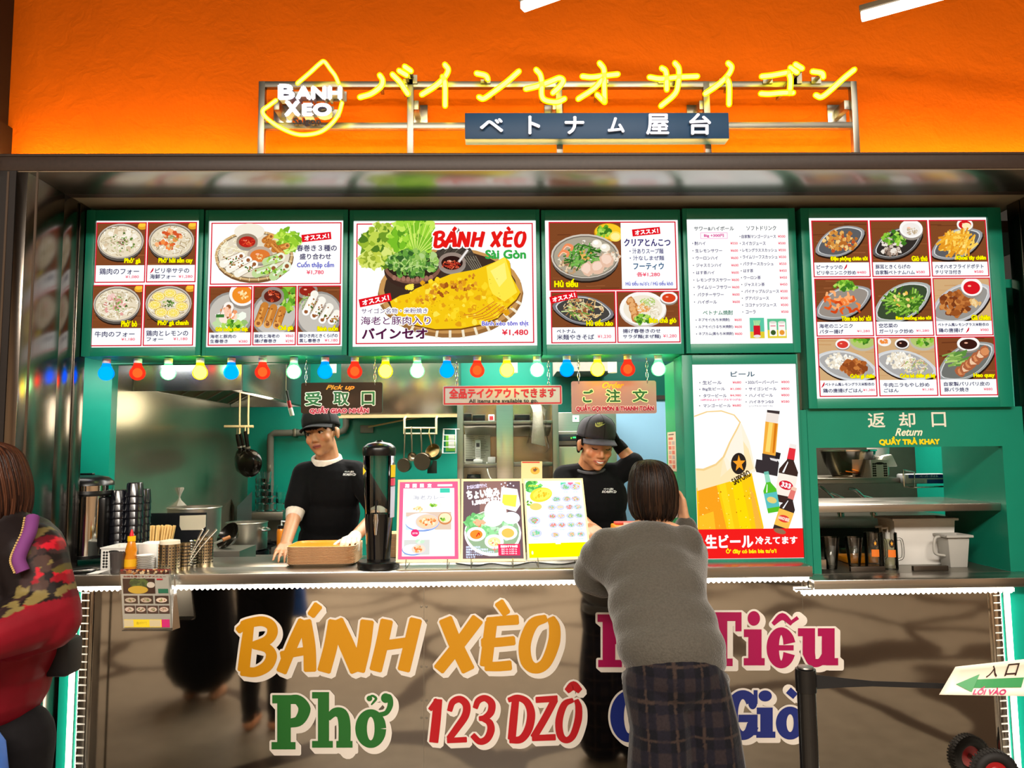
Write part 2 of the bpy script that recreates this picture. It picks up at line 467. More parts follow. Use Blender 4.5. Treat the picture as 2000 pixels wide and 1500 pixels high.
# orange wall over the stall, dark lintel, dark piers
XO = X(30, -.2, 150)
struct(MB().box(XO-.2, 6, -.2, -.1, ZB0+.02, 4.7).build('wall_front', M_orange))
lin_b = MB(); lin_b.box(-6, 6, YF, -.2, ZB0+.004, ZB1-.012); lin_b.box(-6, 6, YF, YF+.02, ZB1-.0119, ZB1)
struct(lin_b.build('trim_1', M_dark, bevel=.003))
pier = MB(); pier.box(-6, XL-.045, YF, -.2, 0, ZB0+.004)
px0 = X(70, YF, 800)
M_dark_shade = mat('shaded_pier', (24, 17, 14), .5, var=.15, scale=60)  # brown panel darkened in colour for the weaker light on this side
struct(pier.build('wall_left', M_dark_shade))
gro = MB()
for q in (13, 70): gro.box(X(q, YF, 420)-.004, X(q, YF, 420)+.004, YF-.003, YF+.002, 0, ZB0)
struct(gro.build('trim_2', mat('panel_seam', (74, 58, 44), .4)))
up = MB(); up.box(-6, XO, -.62, -.2, ZB1, Z(155, -.62)); up.box(-6, XO-.02, -.55, -.2, Z(155, -.62), 4.7)
struct(up.build('wall_pier', M_dark_shade))
struct(MB().box(XR+.05, 6, YF, -.2, 0, ZB0+.004).build('wall_right', M_dark))
# stainless soffit and reveals of the opening
sof = MB(); sof.box(XL-.045, XR+.05, YF+.004, -.085, ZB0, ZB0+.05)
struct(sof.build('trim_3', M_steel, bevel=.002))
M_sofpaint = mat('soffit_paint', (150, 134, 110), .6)
so2 = MB(); so2.box(XL-.045, XR+.05, -.085, -.035, ZB0+.002, ZB0+.05)
struct(so2.build('trim_4', M_dark))
struct(MB().box(XL-.045, XR+.05, -.035, .45, ZB0+.006, ZB0+.05).build('ceiling_soffit', M_sofpaint))
for nm, x0, x1 in (('trim_5', XL-.045, XL), ('trim_6', XR, XR+.05)):
    r_ = MB(); r_.box(x0, x1, YF+.002, -.09, 0, ZB0); r_.box(x0, x1-.004 if x0 < 0 else x1, -.086, .03, 0, ZB0+.004)
    r_.box(x0, x1-.001, .036, .12, 0, ZB0+.004)
    struct(r_.build(nm, mat('reveal_steel', (122, 114, 106), .2, 1.0, var=.06, scale=3, stretch=(40, 40, .6)), bevel=.002))
# stall shell
ZU = Z(692, YM)                       # underside of the menu boxes
XT = X(213, .5)                       # free edge of the teal end wall
struct(MB().box(XL-.04, XR+.05, .34, .40, ZU, ZB0+.01).build('wall_fascia', M_green))
struct(MB().box(XL-.7, XT, .5, .56, 0, ZB0).build('wall_end', M_teal))
struct(MB().box(XL-.7, XL-.67, .12, .5, 0, ZB0).build('wall_end_side', M_teal))
M_wallsteel = mat('polished_wall_steel', (150, 148, 126), .24, .75, var=.12, scale=2.5, bump=.02, bscale=3)
struct(MB().box(XT-.06, XT, .56, 2.6, 0, 2.64).build('wall_kitchen_west', M_wallsteel))
struct(MB().box(-2.6, 2.9, 2.6, 2.7, 0, 2.66).build('wall_kitchen_north', M_teal))
struct(MB().box(-2.6, 2.9, .4, 2.7, 2.64, 2.7).build('ceiling_kitchen', mat('kitchen_ceiling', (120, 124, 118), .7)))
# partition beside the order window, and the nook behind the return hatch
XJ = X(1305, .57, 900)
jb = MB(); jb.box(XJ, XJ+.05, .12, .6, HT+.001, ZU)
struct(jb.build('wall_jamb', mat('jamb_bulblit_green', (38, 168, 98), .3, var=.04)))  # green bulb's light on this face is put into the brighter green
XN = X(1590, .1, 1000)
nk = MB(); nk.box(XN-.03, XN, .16, 1.55, HR+.001, 2.3)
struct(nk.build('wall_nook_west', M_wallsteel))
XE = X(1962, .12, 1000)
struct(MB().box(XE, XE+.06, .14, .58, HR+.001, 2.3).build('wall_nook_east', M_green))
struct(MB().box(XN-.03, XE+.4, 1.55, 1.6, 0, 2.3).build('wall_nook_north', mat('nook_wall', (92, 84, 74), .35, .6, var=.15)))
struct(MB().box(XE+.4, XE+.45, .58, 1.6, 0, 2.3).build('wall_nook_far', M_teal))
struct(MB().box(XN-.03, XE+.45, .14, 1.6, 2.3, 2.34).build('ceiling_nook', M_green))
# pale blue cool-room wall and dark green pier at the kitchen's far side
struct(MB().box(X(1190, 2.1), X(1330, 2.1)+.3, 2.1, 2.2, 0, Z(783, 2.1)).build('wall_coolroom', mat('pale_blue_panel', (150, 196, 226), .45, var=.02)))
struct(MB().box(X(1188, 2.1)-.02, X(1330, 2.1)+.3, 2.08, 2.2, Z(783, 2.1), Z(775, 2.1)).build('trim_7', M_dark))
M_gtile = mat('dark_green_wall', (12, 98, 84), .3)
struct(MB().box(X(1080, 2.3), X(1330, 2.3)+.3, 2.3, 2.4, 0, 2.64).build('wall_kitchen_inner', M_gtile))
struct(MB().box(X(1088, 2.0), X(1196, 2.0), 1.9, 2.28, Z(726, 1.9), 2.64).build('ceiling_bulkhead', mat('bulkhead_white', (170, 160, 150), .6)))
struct(MB().box(XJ+.05, XN-.03, .56, .6, 0, 2.3).build('wall_board_back', M_green))

# ================================================================ ceiling lights
def bar_light(px, py, label):
    e = P(px, py, -.5); d = Vector((.85, -.53, 0)); t = thing('linear_light', label, 'ceiling light', 'linear lights under the hall ceiling', e)
    a = d.cross(Vector((0, 0, 1)))
    MB().bar(e, e+d*1.5, .034, .03).build('diffuser', emis('tube_white', (255, 246, 232), 6), t, bevel=.004)
    o = e+Vector((0, 0, .026)); MB().bar(o-d*.004, o+d*1.5, .05, .022).build('housing', mat('lamp_housing', (92, 80, 60), .5), t, bevel=.003)
    for k in (.3, 1.2):
        q = e+d*k+Vector((0, 0, .037)); MB().tube([q, (q.x, q.y, 4.7)], .004, 6).build('suspension_rod', M_black, t)
bar_light(1682, 33, 'long white linear light hung over the orange wall beside the neon sign, wider in view')
bar_light(1020, 14, 'short visible end of a white linear light above the middle of the neon sign')
t = thing('cove_light', 'warm light strip lying on the dark lintel, washing the orange wall from below', 'light strip', None, (0, YF+.06, ZB1))
MB().box(XO+.02, 6, YF+.05, YF+.07, ZB1-.012, ZB1-.006).build('strip', emis('cove_glow', (255, 210, 112), 75), t)
MB().box(XO+.02, 6, YF+.04, YF+.08, ZB1-.013, ZB1-.012).build('base', M_white, t)

# ================================================================ rooftop neon sign
YS = -.30
def flatxz(px, py, Y): return P(px, py, Y)
t = thing('neon_rack', 'square steel tube frame standing on the dark lintel, carrying the neon signs', 'sign rack', None, P(1092, 298, YS))
ws = .026
z_top, z_low = Z(167, YS, 1000), Z(247, YS, 1000); zb = ZB1-.012
for q in (512, 802, 1092, 1380, 1668):
    x = X(q, YS, 230); MB().box(x-ws/2, x+ws/2, YS-ws/2, YS+ws/2, zb, z_top+ws/2).build('post', M_steel2, t, bevel=.002)
xa, xb = X(512, YS, 200)-ws/2, X(1668, YS, 200)+ws/2
for z in (z_top, z_low): MB().box(xa+ws, xb-ws, YS-ws/2+.001, YS+ws/2-.001, z-ws/2, z+ws/2).build('rail', M_steel2, t, bevel=.002)
for q in (540, 812, 1085, 1372, 1655):
    x = X(q, YS, 215); z = Z(205, YS)
    b = MB().box(x-.012, x+.012, YS, -.205, z-.02, z+.02).build('bracket_arm', M_steel2, t, bevel=.002)
    MB().box(x-.04, x+.04, -.206, -.2, z-.065, z+.045).build('wall_plate', M_steel, b, bevel=.002)
# logo
M_ntube = glowshell('yellow_neon_glass', (255, 250, 150), (255, 225, 0), .75)
M_ncore = emis('yellow_neon_core', (255, 244, 120), 7)
M_lwhite = emis('lit_white_letter', (255, 250, 255), 1.6)
M_lside = mat('letter_side_grey', (150, 150, 165), .5)
def neon(name, strokes, r, t, Y, label=None, k=6):
    sh = MB(); co = MB()
    for st in strokes:
        q = catmull([P(a, b, Y) for a, b in st], k)
        sh.rtube(q, r, 12); co.rtube(q, r*.6, 8)
    o = sh.build(name, M_ntube, t, smooth=60); co.build('glow_core', M_ncore, o, smooth=60)
    if label: o['label'] = label
    return o
def text3d(mb, s, x0, y0, x1, y1, Y, depth, bold=0.0, side=None):
    vs, fs, ed, asp = text2d(s)
    V = [P(x0+u*(x1-x0), y0+v*(y1-y0), Y) for u, v in vs]
    n = len(V); mb.add(V, fs)
    (side or mb).add(V+[p+Vector((0, depth, 0)) for p in V], [(a, b, b+n, a+n) for a, b in ed])
    if bold:
        r = bold*S(Y)
        for a, b in ed:
            p, q = V[a], V[b]; d = (q-p)
            if d.length < 1e-6: continue
            nn = Vector((-d.z, 0, d.x)).normalized()*r
            for m_, dy in ((mb, -.0003),):
                m_.add([p+nn+Vector((0, dy, 0)), q+nn+Vector((0, dy, 0)), q-nn+Vector((0, dy, 0)), p-nn+Vector((0, dy, 0))], [(0, 1, 2, 3)])
            (side or mb).add([p+nn, q+nn, q+nn+Vector((0, depth, 0)), p+nn+Vector((0, depth, 0))], [(0, 1, 2, 3)])
YL = YS-.07
z35 = lambda L: [(x*.35, y*.35) for x, y in L]
t = thing('neon_logo', 'drop shaped yellow neon logo with white lit letters on the steel frame', 'neon sign', None, P(590, 240, YL))
neon('drop_tube', [z35([(1660, 465), (1730, 405), (1785, 355), (1810, 344), (1842, 385), (1870, 422), (1888, 462)]),
                   z35([(1540, 560), (1500, 590), (1466, 620), (1490, 660), (1560, 710), (1640, 745), (1710, 752), (1790, 735), (1850, 690), (1890, 635), (1908, 575)])], .009, t, YL)
fr = MB(); sd = MB()
for s, bx in (('B', (545, 166, 574, 193)), ('ANH', (579, 169.5, 666, 193)), ('X', (557, 198, 585, 225)), ('EO', (592, 203, 646, 225))):
    text3d(fr, s, *bx, YL-.02, .045, 2.6, sd)
o = fr.build('white_lettering', M_lwhite, t); sd.build('letter_side', M_lside, o)
fr = MB(); text3d(fr, 'Saigon', 573, 230, 626, 247, YL-.01, .012, .6); fr.build('dark_lettering', mat('dark_letter', (30, 18, 14), .5), t)
pl = MB()
for q, r_ in ((554, 178), (660, 178), (554, 225), (648, 212)): pl.bar(P(q, r_, YL+.02), P(q, r_, YS), .016)
pl.box(X(550, YL)-.01, X(662, YL)+.01, YL+.026, YL+.034, Z(182, YL)-.02, Z(182, YL)+.02); pl.box(X(556, YL)-.01, X(650, YL)+.01, YL+.026, YL+.034, Z(215, YL)-.015, Z(215, YL)+.015)
pl.build('mounting_bar', M_steel2, t)
a2 = lambda L: [(480+x*.31, 90+y*.31) for x, y in L]
a3 = lambda L: [(1080+x*.32, 90+y*.32) for x, y in L]
CH = [
 ('first', [a2([(845, 185), (862, 215), (850, 255), (790, 300), (720, 322)]), a2([(925, 180), (970, 225), (1000, 270), (1020, 300)]), a2([(967, 156), (1012, 182)]), a2([(1002, 130), (1040, 156)])]),
 ('second', [a2([(1255, 118), (1275, 150), (1250, 200), (1190, 255), (1110, 305)]), a2([(1240, 195), (1255, 240), (1256, 375)])]),
 ('third', [a2([(1455, 172), (1510, 185), (1525, 208)]), a2([(1470, 322), (1500, 330), (1560, 290), (1640, 230), (1720, 160)])]),
 ('fourth', [a2([(1830, 150), (1855, 180), (1865, 230), (1865, 310), (1890, 342), (1960, 352)])+a3([(70, 322)]), a2([(1765, 270), (1830, 255), (1900, 230)])+a3([(5, 207), (40, 195), (62, 210), (40, 248), (0, 285)])]),
 ('fifth', [a3([(180, 185), (240, 190), (320, 180), (395, 172)]), a3([(285, 105), (310, 140), (312, 200), (315, 340)]), a3([(315, 340), (270, 297)]), a3([(300, 205), (250, 260), (155, 322)])]),
 ('sixth', [a3([(590, 190), (660, 200), (760, 190), (880, 185)]), a3([(665, 135), (690, 160), (695, 265)]), a3([(745, 105), (768, 140), (765, 220), (745, 290), (660, 365)])]),
 ('seventh', [a3([(1070, 105), (1090, 130), (1070, 175), (1010, 235), (930, 290)]), a3([(1060, 195), (1075, 240), (1075, 355)])]),
 ('eighth', [a3([(1275, 185), (1340, 178), (1438, 160)]), a3([(1438, 160), (1450, 205), (1445, 285)]), a3([(1270, 290), (1320, 292), (1400, 285), (1465, 285)]), a3([(1450, 132), (1490, 160)]), a3([(1480, 112), (1520, 136)])]),
 ('ninth', [a3([(1585, 155), (1640, 165), (1650, 188)]), a3([(1605, 300), (1640, 310), (1700, 265), (1770, 200), (1838, 145)])]),
]
for (w_, st), ch in zip(CH, 'バインセオサイゴン'):
    cx = sum(p[0] for s_ in st for p in s_)/sum(len(s_) for s_ in st)
    t = thing('neon_letter', 'yellow neon katakana %s, %s letter of the row on the steel frame' % (ch, w_), 'neon letter', 'yellow neon katakana letters', P(cx, 190, YL))
    neon('glass_tube', st, .0125, t, YL)
    mb = MB()
    for s_ in st:
        p = P(*s_[len(s_)//2], YL); mb.bar(p+Vector((0, .012, 0)), (p.x, YS-.0135, p.z), .012)
        if p.z > z_top: mb.box(p.x-.02, p.x+.02, YS-.018, YS-.0135, z_top, p.z+.01)
    mb.build('stand_off', M_steel2, t)
# blue plate with lit characters
YB = YS-.075
t = thing('sign_plate', 'dark blue box sign with six white lit Japanese characters under the neon letters', 'sign', None, P(1166, 246, YB))
MB().box(X(908, YB, 246), X(1424, YB, 246), YB, YS-.013, Z(271, YB, 1166), Z(220, YB, 1166)).build('box', mat('navy_enamel', (14, 62, 100), .5), t, bevel=.003)
for s, bx in (('ベ', (938, 232, 982, 257)), ('ト', (1033, 227, 1054, 261)), ('ナ', (1104, 228, 1140, 261)), ('ム', (1188, 230, 1219, 258)), ('屋', (1263, 223, 1306, 262)), ('台', (1347, 222, 1388, 262))):
    fr = MB(); sd = MB(); text3d(fr, s, *bx, YB-.016, .015, 1.2, sd); o = fr.build('white_character', M_lwhite, t); sd.build('letter_side', M_lside, o)

# ================================================================ lit menu boxes
FOOD = random.Random(11)
M_panel = emis('backlit_white', (255, 255, 252), 1.05)
def menu_box(label, ox0, oy0, ox1, oy1, ix0, iy0, ix1, iy1, depth=.25):
    xr, yr = (ox0+ox1)/2, (oy0+oy1)/2
    f = flat(YM, xr, yr); a = f(ox0, oy1, 0); b = f(ox1, oy0, 0); c = f(ix0, iy1, 0); d = f(ix1, iy0, 0)
    t = thing('menu_box', label, 'menu board', 'green framed lit menu boxes', ((a.x+b.x)/2, YM, a.z))
    g = .0015; mb = MB()
    for q in ((a.x+g, c.x, a.z+g, b.z-g), (d.x, b.x-g, a.z+g, b.z-g), (c.x, d.x, a.z+g, c.z), (c.x, d.x, d.z, b.z-g)):
        mb.box(q[0], q[1], YM, YM+.02, q[2], q[3])
    fo = mb.build('frame', M_green, t, bevel=.0012)
    MB().box(a.x+g, b.x-g, YM+.02, YM+depth, a.z+g, b.z-g).build('case', M_green, t)
    MB().box(c.x, d.x, YM+.012, YM+.0195, c.z, d.z).build('light_panel', M_panel, t)
    pt = Paint(flat(YM+.0115, xr, yr)); return t, pt
RED = (214, 20, 46); INK = (62, 56, 96); PINK = (236, 84, 110); YEL = (255, 240, 0); BLUE = (64, 70, 190)
WOOD = [(122, 66, 34), (140, 80, 42), (104, 54, 28), (150, 88, 50)]
def wood(pt, x0, y0, x1, y1, pale=False):
    r = pt.rng; pt.rect(x0, y0, x1, y1, (206, 168, 120) if pale else (126, 70, 36))
    for i in range(16):
        y = r.uniform(y0, y1); a = r.uniform(x0-20, x1-10); pt.line([(a, y), (a+r.uniform(15, 60), y+r.uniform(-1, 1))], r.uniform(.6, 2.6), (196, 150, 100) if pale else WOOD[r.randrange(4)])
def noodles(pt, cx, cy, rx, ry, cols, n, ln=14, w=1.4, rot=0.0):
    r = pt.rng
    for i in range(n):
        a = r.uniform(0, 6.28); q = math.sqrt(r.random()); x, y = cx+rx*q*math.cos(a), cy+ry*q*math.sin(a); b = r.uniform(0, 6.28); l = r.uniform(.4, 1)*ln
        x2, y2 = x+l*math.cos(b), y+l*.6*math.sin(b); g = math.hypot((x2-cx)/rx, (y2-cy)/ry)
        if g > 1: x2, y2 = cx+(x2-cx)/g, cy+(y2-cy)/g
        pt.curve([(x, y), ((x+x2)/2+r.uniform(-4, 4), (y+y2)/2+r.uniform(-4, 4)), (x2, y2)], w*r.uniform(.7, 1.3), cols[r.randrange(len(cols))], 4)
def bits(pt, cx, cy, rx, ry, cols, n, sz, j=.35):
    r = pt.rng
    for i in range(n):
        a = r.uniform(0, 6.28); q = math.sqrt(r.random()); pt.blob(cx+rx*q*math.cos(a), cy+ry*q*math.sin(a), sz*r.uniform(.6, 1.25), cols[r.randrange(len(cols))], 8, j)
def sticks(pt, cx, cy, rx, ry, cols, n, ln, w, ang=0.0, sp=.8, rad=False):
    r = pt.rng
    for i in range(n):
        a = r.uniform(0, 6.28); q = math.sqrt(r.random()); x, y = cx+rx*q*math.cos(a), cy+ry*q*math.sin(a); b = ang+r.uniform(-sp, sp); l = ln*r.uniform(.6, 1.1)/2
        pt.line([(x-l*math.cos(b), y-l*math.sin(b)), (x, y+r.uniform(-.8, .8)), (x+l*math.cos(b), y+l*math.sin(b))], w*r.uniform(.7, 1.2), cols[r.randrange(len(cols))])
def bowl(pt, cx, cy, rx, ry, out=(92, 84, 76), rim=(196, 186, 172), ins=(228, 214, 186)):
    pt.ell(cx, cy+ry*.22, rx*.97, ry, (40, 26, 18)); pt.ell(cx, cy+ry*.14, rx*.98, ry, out); pt.ell(cx, cy, rx, ry, rim); pt.ell(cx, cy+.6, rx*.95, ry*.94, (120, 110, 98)); pt.ell(cx, cy+1.2, rx*.92, ry*.9, ins)
def dish(pt, cx, cy, rx, ry, rot=-.4, col=(150, 150, 150), ins=(92, 92, 94)):
    c, s = math.cos(rot), math.sin(rot)
    def pts(k):
        o = []
        for i in range(28):
            a = 2*math.pi*i/28; e = 1+.16*abs(math.cos(a))**8; x, y = rx*k*e*math.cos(a), ry*k*math.sin(a); o.append((cx+x*c-y*s, cy+x*s+y*c))
        return o
    pt.poly([(x+1, y+3) for x, y in pts(1.02)], (40, 24, 16)); pt.poly(pts(1), col); pt.poly([(x, y-.6) for x, y in pts(.9)], (214, 214, 212)); pt.poly(pts(.86), ins)
def cup(pt, cx, cy, rx, ry, sauce, rim=(245, 242, 238)):
    pt.ell(cx, cy+ry*.25, rx, ry, (150, 140, 130)); pt.ell(cx, cy, rx, ry, rim); pt.ell(cx, cy+ry*.08, rx*.78, ry*.72, sauce); pt.ell(cx-rx*.2, cy-ry*.1, rx*.16, ry*.1, (255, 190, 160))
def leaves(pt, cx, cy, rx, ry, n, sz, cols=((96, 160, 40), (140, 196, 60), (62, 120, 34), (176, 216, 90))):
    r = pt.rng
    for i in range(n):
        a = r.uniform(0, 6.28); q = math.sqrt(r.random()); x, y = cx+rx*q*math.cos(a), cy+ry*q*math.sin(a); pt.blob(x, y, sz*r.uniform(.5, 1.2), cols[r.randrange(len(cols))], 9, .5)
def roll(pt, x0, y0, x1, y1, w, col, hi):
    pt.line([(x0, y0), (x1, y1)], w*1.1, (120, 70, 30)); pt.line([(x0, y0), (x1, y1)], w, col)
    pt.ell(x0, y0, w/2, w/2, col); pt.ell(x1, y1, w/2, w/2, hi); pt.ell(x1, y1, w*.25, w*.25, (150, 90, 50))
    dx, dy = x1-x0, y1-y0; pt.line([(x0+dx*.1-w*.15, y0+dy*.1), (x0+dx*.9-w*.15, y0+dy*.9)], w*.25, hi)
    for k in range(5): pt.blob(x0+dx*pt.rng.random()+pt.rng.uniform(-w*.3, w*.3), y0+dy*pt.rng.random(), w*.11, (150, 84, 34))
def ribbon(pt, x0, y0, x1, y1, rot):
    cx, cy = (x0+x1)/2, (y0+y1)/2; c, s = math.cos(rot), math.sin(rot); W = (x1-x0)/2; H = 7.0*W/28
    pt.poly([(cx+a*c-b*s, cy+a*s+b*c) for a, b in ((-W, -H), (W, -H), (W, H), (-W, H))], (224, 18, 30))
    pt.text('オススメ！', cx-W*.8, cy-H*.6, cx+W*.85, cy+H*.6, (255, 255, 255), .5, rot=rot)
def chili(pt, x, y, s=1.0): pt.curve([(x-3*s, y+5*s), (x+1*s, y), (x+3*s, y-5*s)], [1*s, 3.2*s, 1.6*s], (206, 16, 40), 4)
def card(pt, x0, y0, x1, y1, pb, parent, paint, yellow, caps, ydy=0, pale=False):
    """One bordered dish card: photo above, writing below."""
    pt.frame(x0-1, y0-1, x1+1, y1+1, 2.2, RED); pt.rect(x0+1.2, pb, x1-1.2, y1-1.2, (250, 253, 253))
    o = pt.build('dish_card', M_print, parent)
    pt.clip = (x0+1.2, y0+1.2, x1-1.2, pb); wood(pt, *pt.clip, pale=pale); paint(pt, x0, y0, x1, pb); pt.clip = None
    pt.build('dish_photo', M_print, o)
    for s, a, b, c, d in yellow: pt.text(s, a, b, c, d, YEL, .55, (120, 110, 0), 1.0)
    for q in caps:
        s, a, b = q[:3]; c, d = q[3:5] if len(q) > 3 else (0, 0); pr = s.startswith('¥') or s.startswith('各')
        if s == '!': chili(pt, a, b)
        else: pt.text(s, a, b, c, d, PINK if pr else (q[5] if len(q) > 5 else INK), .14 if pr else .22)
    pt.build('lettering', M_print, o)
WHITEN = [(244, 238, 220), (226, 214, 184), (252, 248, 236), (206, 192, 160)]
def pho(extra):
    def f(pt, x0, y0, x1, y1):
        cx, cy = (x0+x1)/2-1, y0+(y1-y0)*.43; rx, ry = (x1-x0)*.47, (y1-y0)*.41
        pt.ell(x1-4, y0+5, 13, 8, (226, 160, 40), -.3); pt.ell(x1-6, y0+3, 9, 5, (250, 200, 60), -.3)
        bowl(pt, cx, cy, rx, ry); noodles(pt, cx, cy+1, rx*.84, ry*.82, WHITEN+[(168, 144, 108), (190, 170, 130)], 130, 18, 1.5); extra(pt, cx, cy, rx, ry)
    return f
GRN = [(92, 128, 52), (120, 160, 70), (70, 104, 40), (160, 186, 110)]
def x_ga(pt, cx, cy, rx, ry):
    bits(pt, cx, cy, rx*.7, ry*.6, [(236, 222, 196), (244, 236, 220), (214, 190, 156)], 16, 5); bits(pt, cx+4, cy+2, rx*.6, ry*.55, GRN, 34, 1.7); sticks(pt, cx+6, cy+2, 8, 8, [(120, 80, 60), (150, 100, 80)], 8, 9, 1.2, .3)
def x_sea(pt, cx, cy, rx, ry):
    bits(pt, cx-4, cy-2, rx*.62, ry*.55, [(226, 104, 46), (240, 140, 70), (208, 84, 40), (244, 176, 120)], 22, 4.6); bits(pt, cx+4, cy, rx*.5, ry*.45, [(226, 196, 140), (200, 150, 90)], 9, 3.2); sticks(pt, cx+2, cy-3, 9, 7, GRN, 9, 11, 1)
def x_bo(pt, cx, cy, rx, ry):
    bits(pt, cx, cy+2, rx*.7, ry*.6, [(222, 160, 150), (206, 130, 120), (236, 196, 186)], 15, 5); noodles(pt, cx, cy, rx*.6, ry*.5, WHITEN, 16, 14, 1.2); bits(pt, cx+2, cy, rx*.45, ry*.45, GRN+[(150, 120, 90)], 26, 2)
def x_lem(pt, cx, cy, rx, ry):
    bits(pt, cx, cy, 10, 7, GRN+[(220, 200, 150)], 18, 2)
    for k in range(7):
        a = k*.9-.6; x, y = cx+rx*.6*math.cos(a), cy+ry*.58*math.sin(a)
        pt.ell(x, y, 12, 8.5, (232, 196, 40)); pt.ell(x, y, 10.6, 7.3, (252, 246, 200)); pt.ell(x, y, 9.4, 6.3, (240, 216, 90))
        for g in range(4): pt.line([(x-9*math.cos(g*.785), y-6*math.sin(g*.785)), (x+9*math.cos(g*.785), y+6*math.sin(g*.785))], .6, (252, 240, 180))
t, pt = menu_box('lit menu box with four noodle soup bowls, at the teal wall end of the row', 163, 409, 395, 696, 181, 430, 385, 678)
card(pt, 185, 435, 282, 551, 518, t, pho(x_ga), [('Phở gà', 242, 504, 273, 516)], [('鶏肉のフォー', 194, 524, 271, 536), ('¥1,080', 245, 538, 271, 544)])
card(pt, 286, 435, 381, 551, 518, t, pho(x_sea), [('Phở hải sản cay', 309, 504, 375, 516)], [('!', 296, 529), ('ピリ辛サテの', 303, 524, 369, 534), ('海鮮フォー', 293, 536, 343, 545), ('¥1,280', 349, 538, 376, 544)])
card(pt, 183, 557.5, 280, 675, 641, t, pho(x_bo), [('Phở bò', 241, 626, 271, 638)], [('牛肉のフォー', 190, 647, 267, 658), ('¥1,180', 242, 660, 268, 666)])
card(pt, 284.5, 557.5, 380, 675, 641, t, pho(x_lem), [('Phở gà chanh', 312, 626, 371, 638)], [('鶏肉とレモンの', 290, 646, 371, 657), ('フォー', 291, 660, 323, 667), ('¥1,180', 343, 660, 370, 666)])

def platter(pt, *a):
    cx, cy = 495, 499
    pt.ell(cx+1, cy+4, 77, 50, (120, 84, 50)); pt.ell(cx, cy, 77, 49, (206, 170, 116)); pt.ell(cx, cy, 72, 45, (120, 104, 80)); pt.ell(cx, cy, 70, 43, (226, 214, 190))
    for k in range(26):
        a_ = k*.24; pt.line([(cx+71*math.cos(a_), cy+44*math.sin(a_)), (cx+77*math.cos(a_), cy+50*math.sin(a_))], 1.2, (240, 222, 180))
    pt.ell(485, 452, 30, 16, (240, 232, 214)); leaves(pt, 560, 470, 22, 24, 60, 7, ((150, 200, 50), (190, 226, 80), (120, 176, 40), (214, 240, 130)))
    noodles(pt, 452, 490, 28, 22, [(246, 236, 200), (226, 210, 160), (250, 244, 220)], 60, 24, 1.2)
    cup(pt, 481, 471, 21, 15, (176, 34, 24), (150, 130, 110)); noodles(pt, 481, 472, 14, 9, [(226, 70, 40), (200, 40, 30), (240, 110, 60)], 16, 12, 1.4)
    for q in ((515, 470, 528, 462), (520, 480, 533, 474), (534, 488, 560, 480), (528, 474, 550, 496)): roll(pt, *q, 11, (196, 120, 50), (226, 160, 80))
    cup(pt, 507, 498, 25, 17, (220, 120, 50), (190, 170, 150)); bits(pt, 508, 502, 8, 5, [(240, 190, 120), (250, 220, 160)], 10, 1.6)
    for q in ((435, 515, 470, 500), (448, 525, 484, 508), (464, 534, 496, 516)): roll(pt, *q, 15, (244, 238, 222), (252, 250, 240)); bits(pt, (q[0]+q[2])/2, (q[1]+q[3])/2, 14, 5, [(70, 110, 40), (170, 120, 60)], 8, 2)
    for q in ((520, 512, 548, 502), (500, 534, 534, 524), (534, 540, 560, 520)): roll(pt, *q, 17, (190, 214, 150), (232, 240, 214)); leaves(pt, (q[0]+q[2])/2, (q[1]+q[3])/2, 14, 6, 8, 3)
def three_rolls(kind):
    def f(pt, x0, y0, x1, y1):
        w, h = x1-x0, y1-y0
        pt.ell(x0+w*.5, y0+h*.62, w*.55, h*.5, (150, 146, 140), -.5); pt.ell(x0+w*.5, y0+h*.61, w*.5, h*.44, (196, 190, 180), -.5)
        if kind == 0:
            cup(pt, x1-18, y0+14, 26, 24, (236, 140, 40)); bits(pt, x1-17, y0+18, 9, 9, [(250, 210, 130), (252, 232, 180)], 22, 2)
            leaves(pt, x0+42, y0+68, 28, 16, 40, 7, ((190, 216, 160), (222, 236, 204), (150, 190, 110), (240, 246, 230))); bits(pt, x0+40, y0+52, 14, 16, [(244, 176, 130), (250, 214, 190), (236, 150, 100), (250, 244, 236)], 26, 5)
            roll(pt, x0+30, y0+62, x0+38, y0+40, 20, (246, 226, 210), (250, 240, 232)); bits(pt, x0+36, y0+50, 8, 14, [(240, 160, 110), (250, 200, 170)], 12, 3.4); pt.rect(x0+14, y0+54, x0+30, y0+60, (60, 120, 50)); leaves(pt, x0+45, y0+76, 22, 8, 20, 5)
        elif kind == 1:
            leaves(pt, x1-12, y0+24, 20, 26, 34, 8); cup(pt, x0+37, y0+18, 22, 17, (100, 34, 24), (150, 140, 130)); noodles(pt, x0+37, y0+18, 15, 10, [(226, 90, 50), (180, 50, 30)], 12, 10, 1.3)
            for k in range(3): roll(pt, x0+22+k*17, y0+38+k*4, x0+10+k*18, y0+72+k*2, 15, (200, 126, 50), (228, 164, 84))
        else:
            cup(pt, x0+18, y0+8, 20, 14, (150, 40, 26), (150, 140, 130)); noodles(pt, x0+20, y0+34, 16, 18, [(160, 200, 90), (200, 224, 140), (120, 166, 60)], 40, 16, 1.2)
            for k in range(3):
                for e in (0, 1): roll(pt, x0+34+k*15+e*14-2, y0+24+k*13+e*12-8, x0+16+k*16+e*18, y0+58+k*8+e*2-8, 15, (244, 240, 228), (252, 250, 244)); bits(pt, x0+28+k*15+e*14, y0+38+k*11+e*4, 8, 7, [(90, 130, 50), (190, 140, 70), (70, 90, 40)], 9, 2)
    return f
t, pt = menu_box('lit menu box with a spring roll platter above three small roll dishes', 397, 409, 679, 695, 404, 430, 669, 677)
pt.frame(410, 434.5, 666, 555.5, 2.2, RED); pt.build('platter_card', M_print, t)
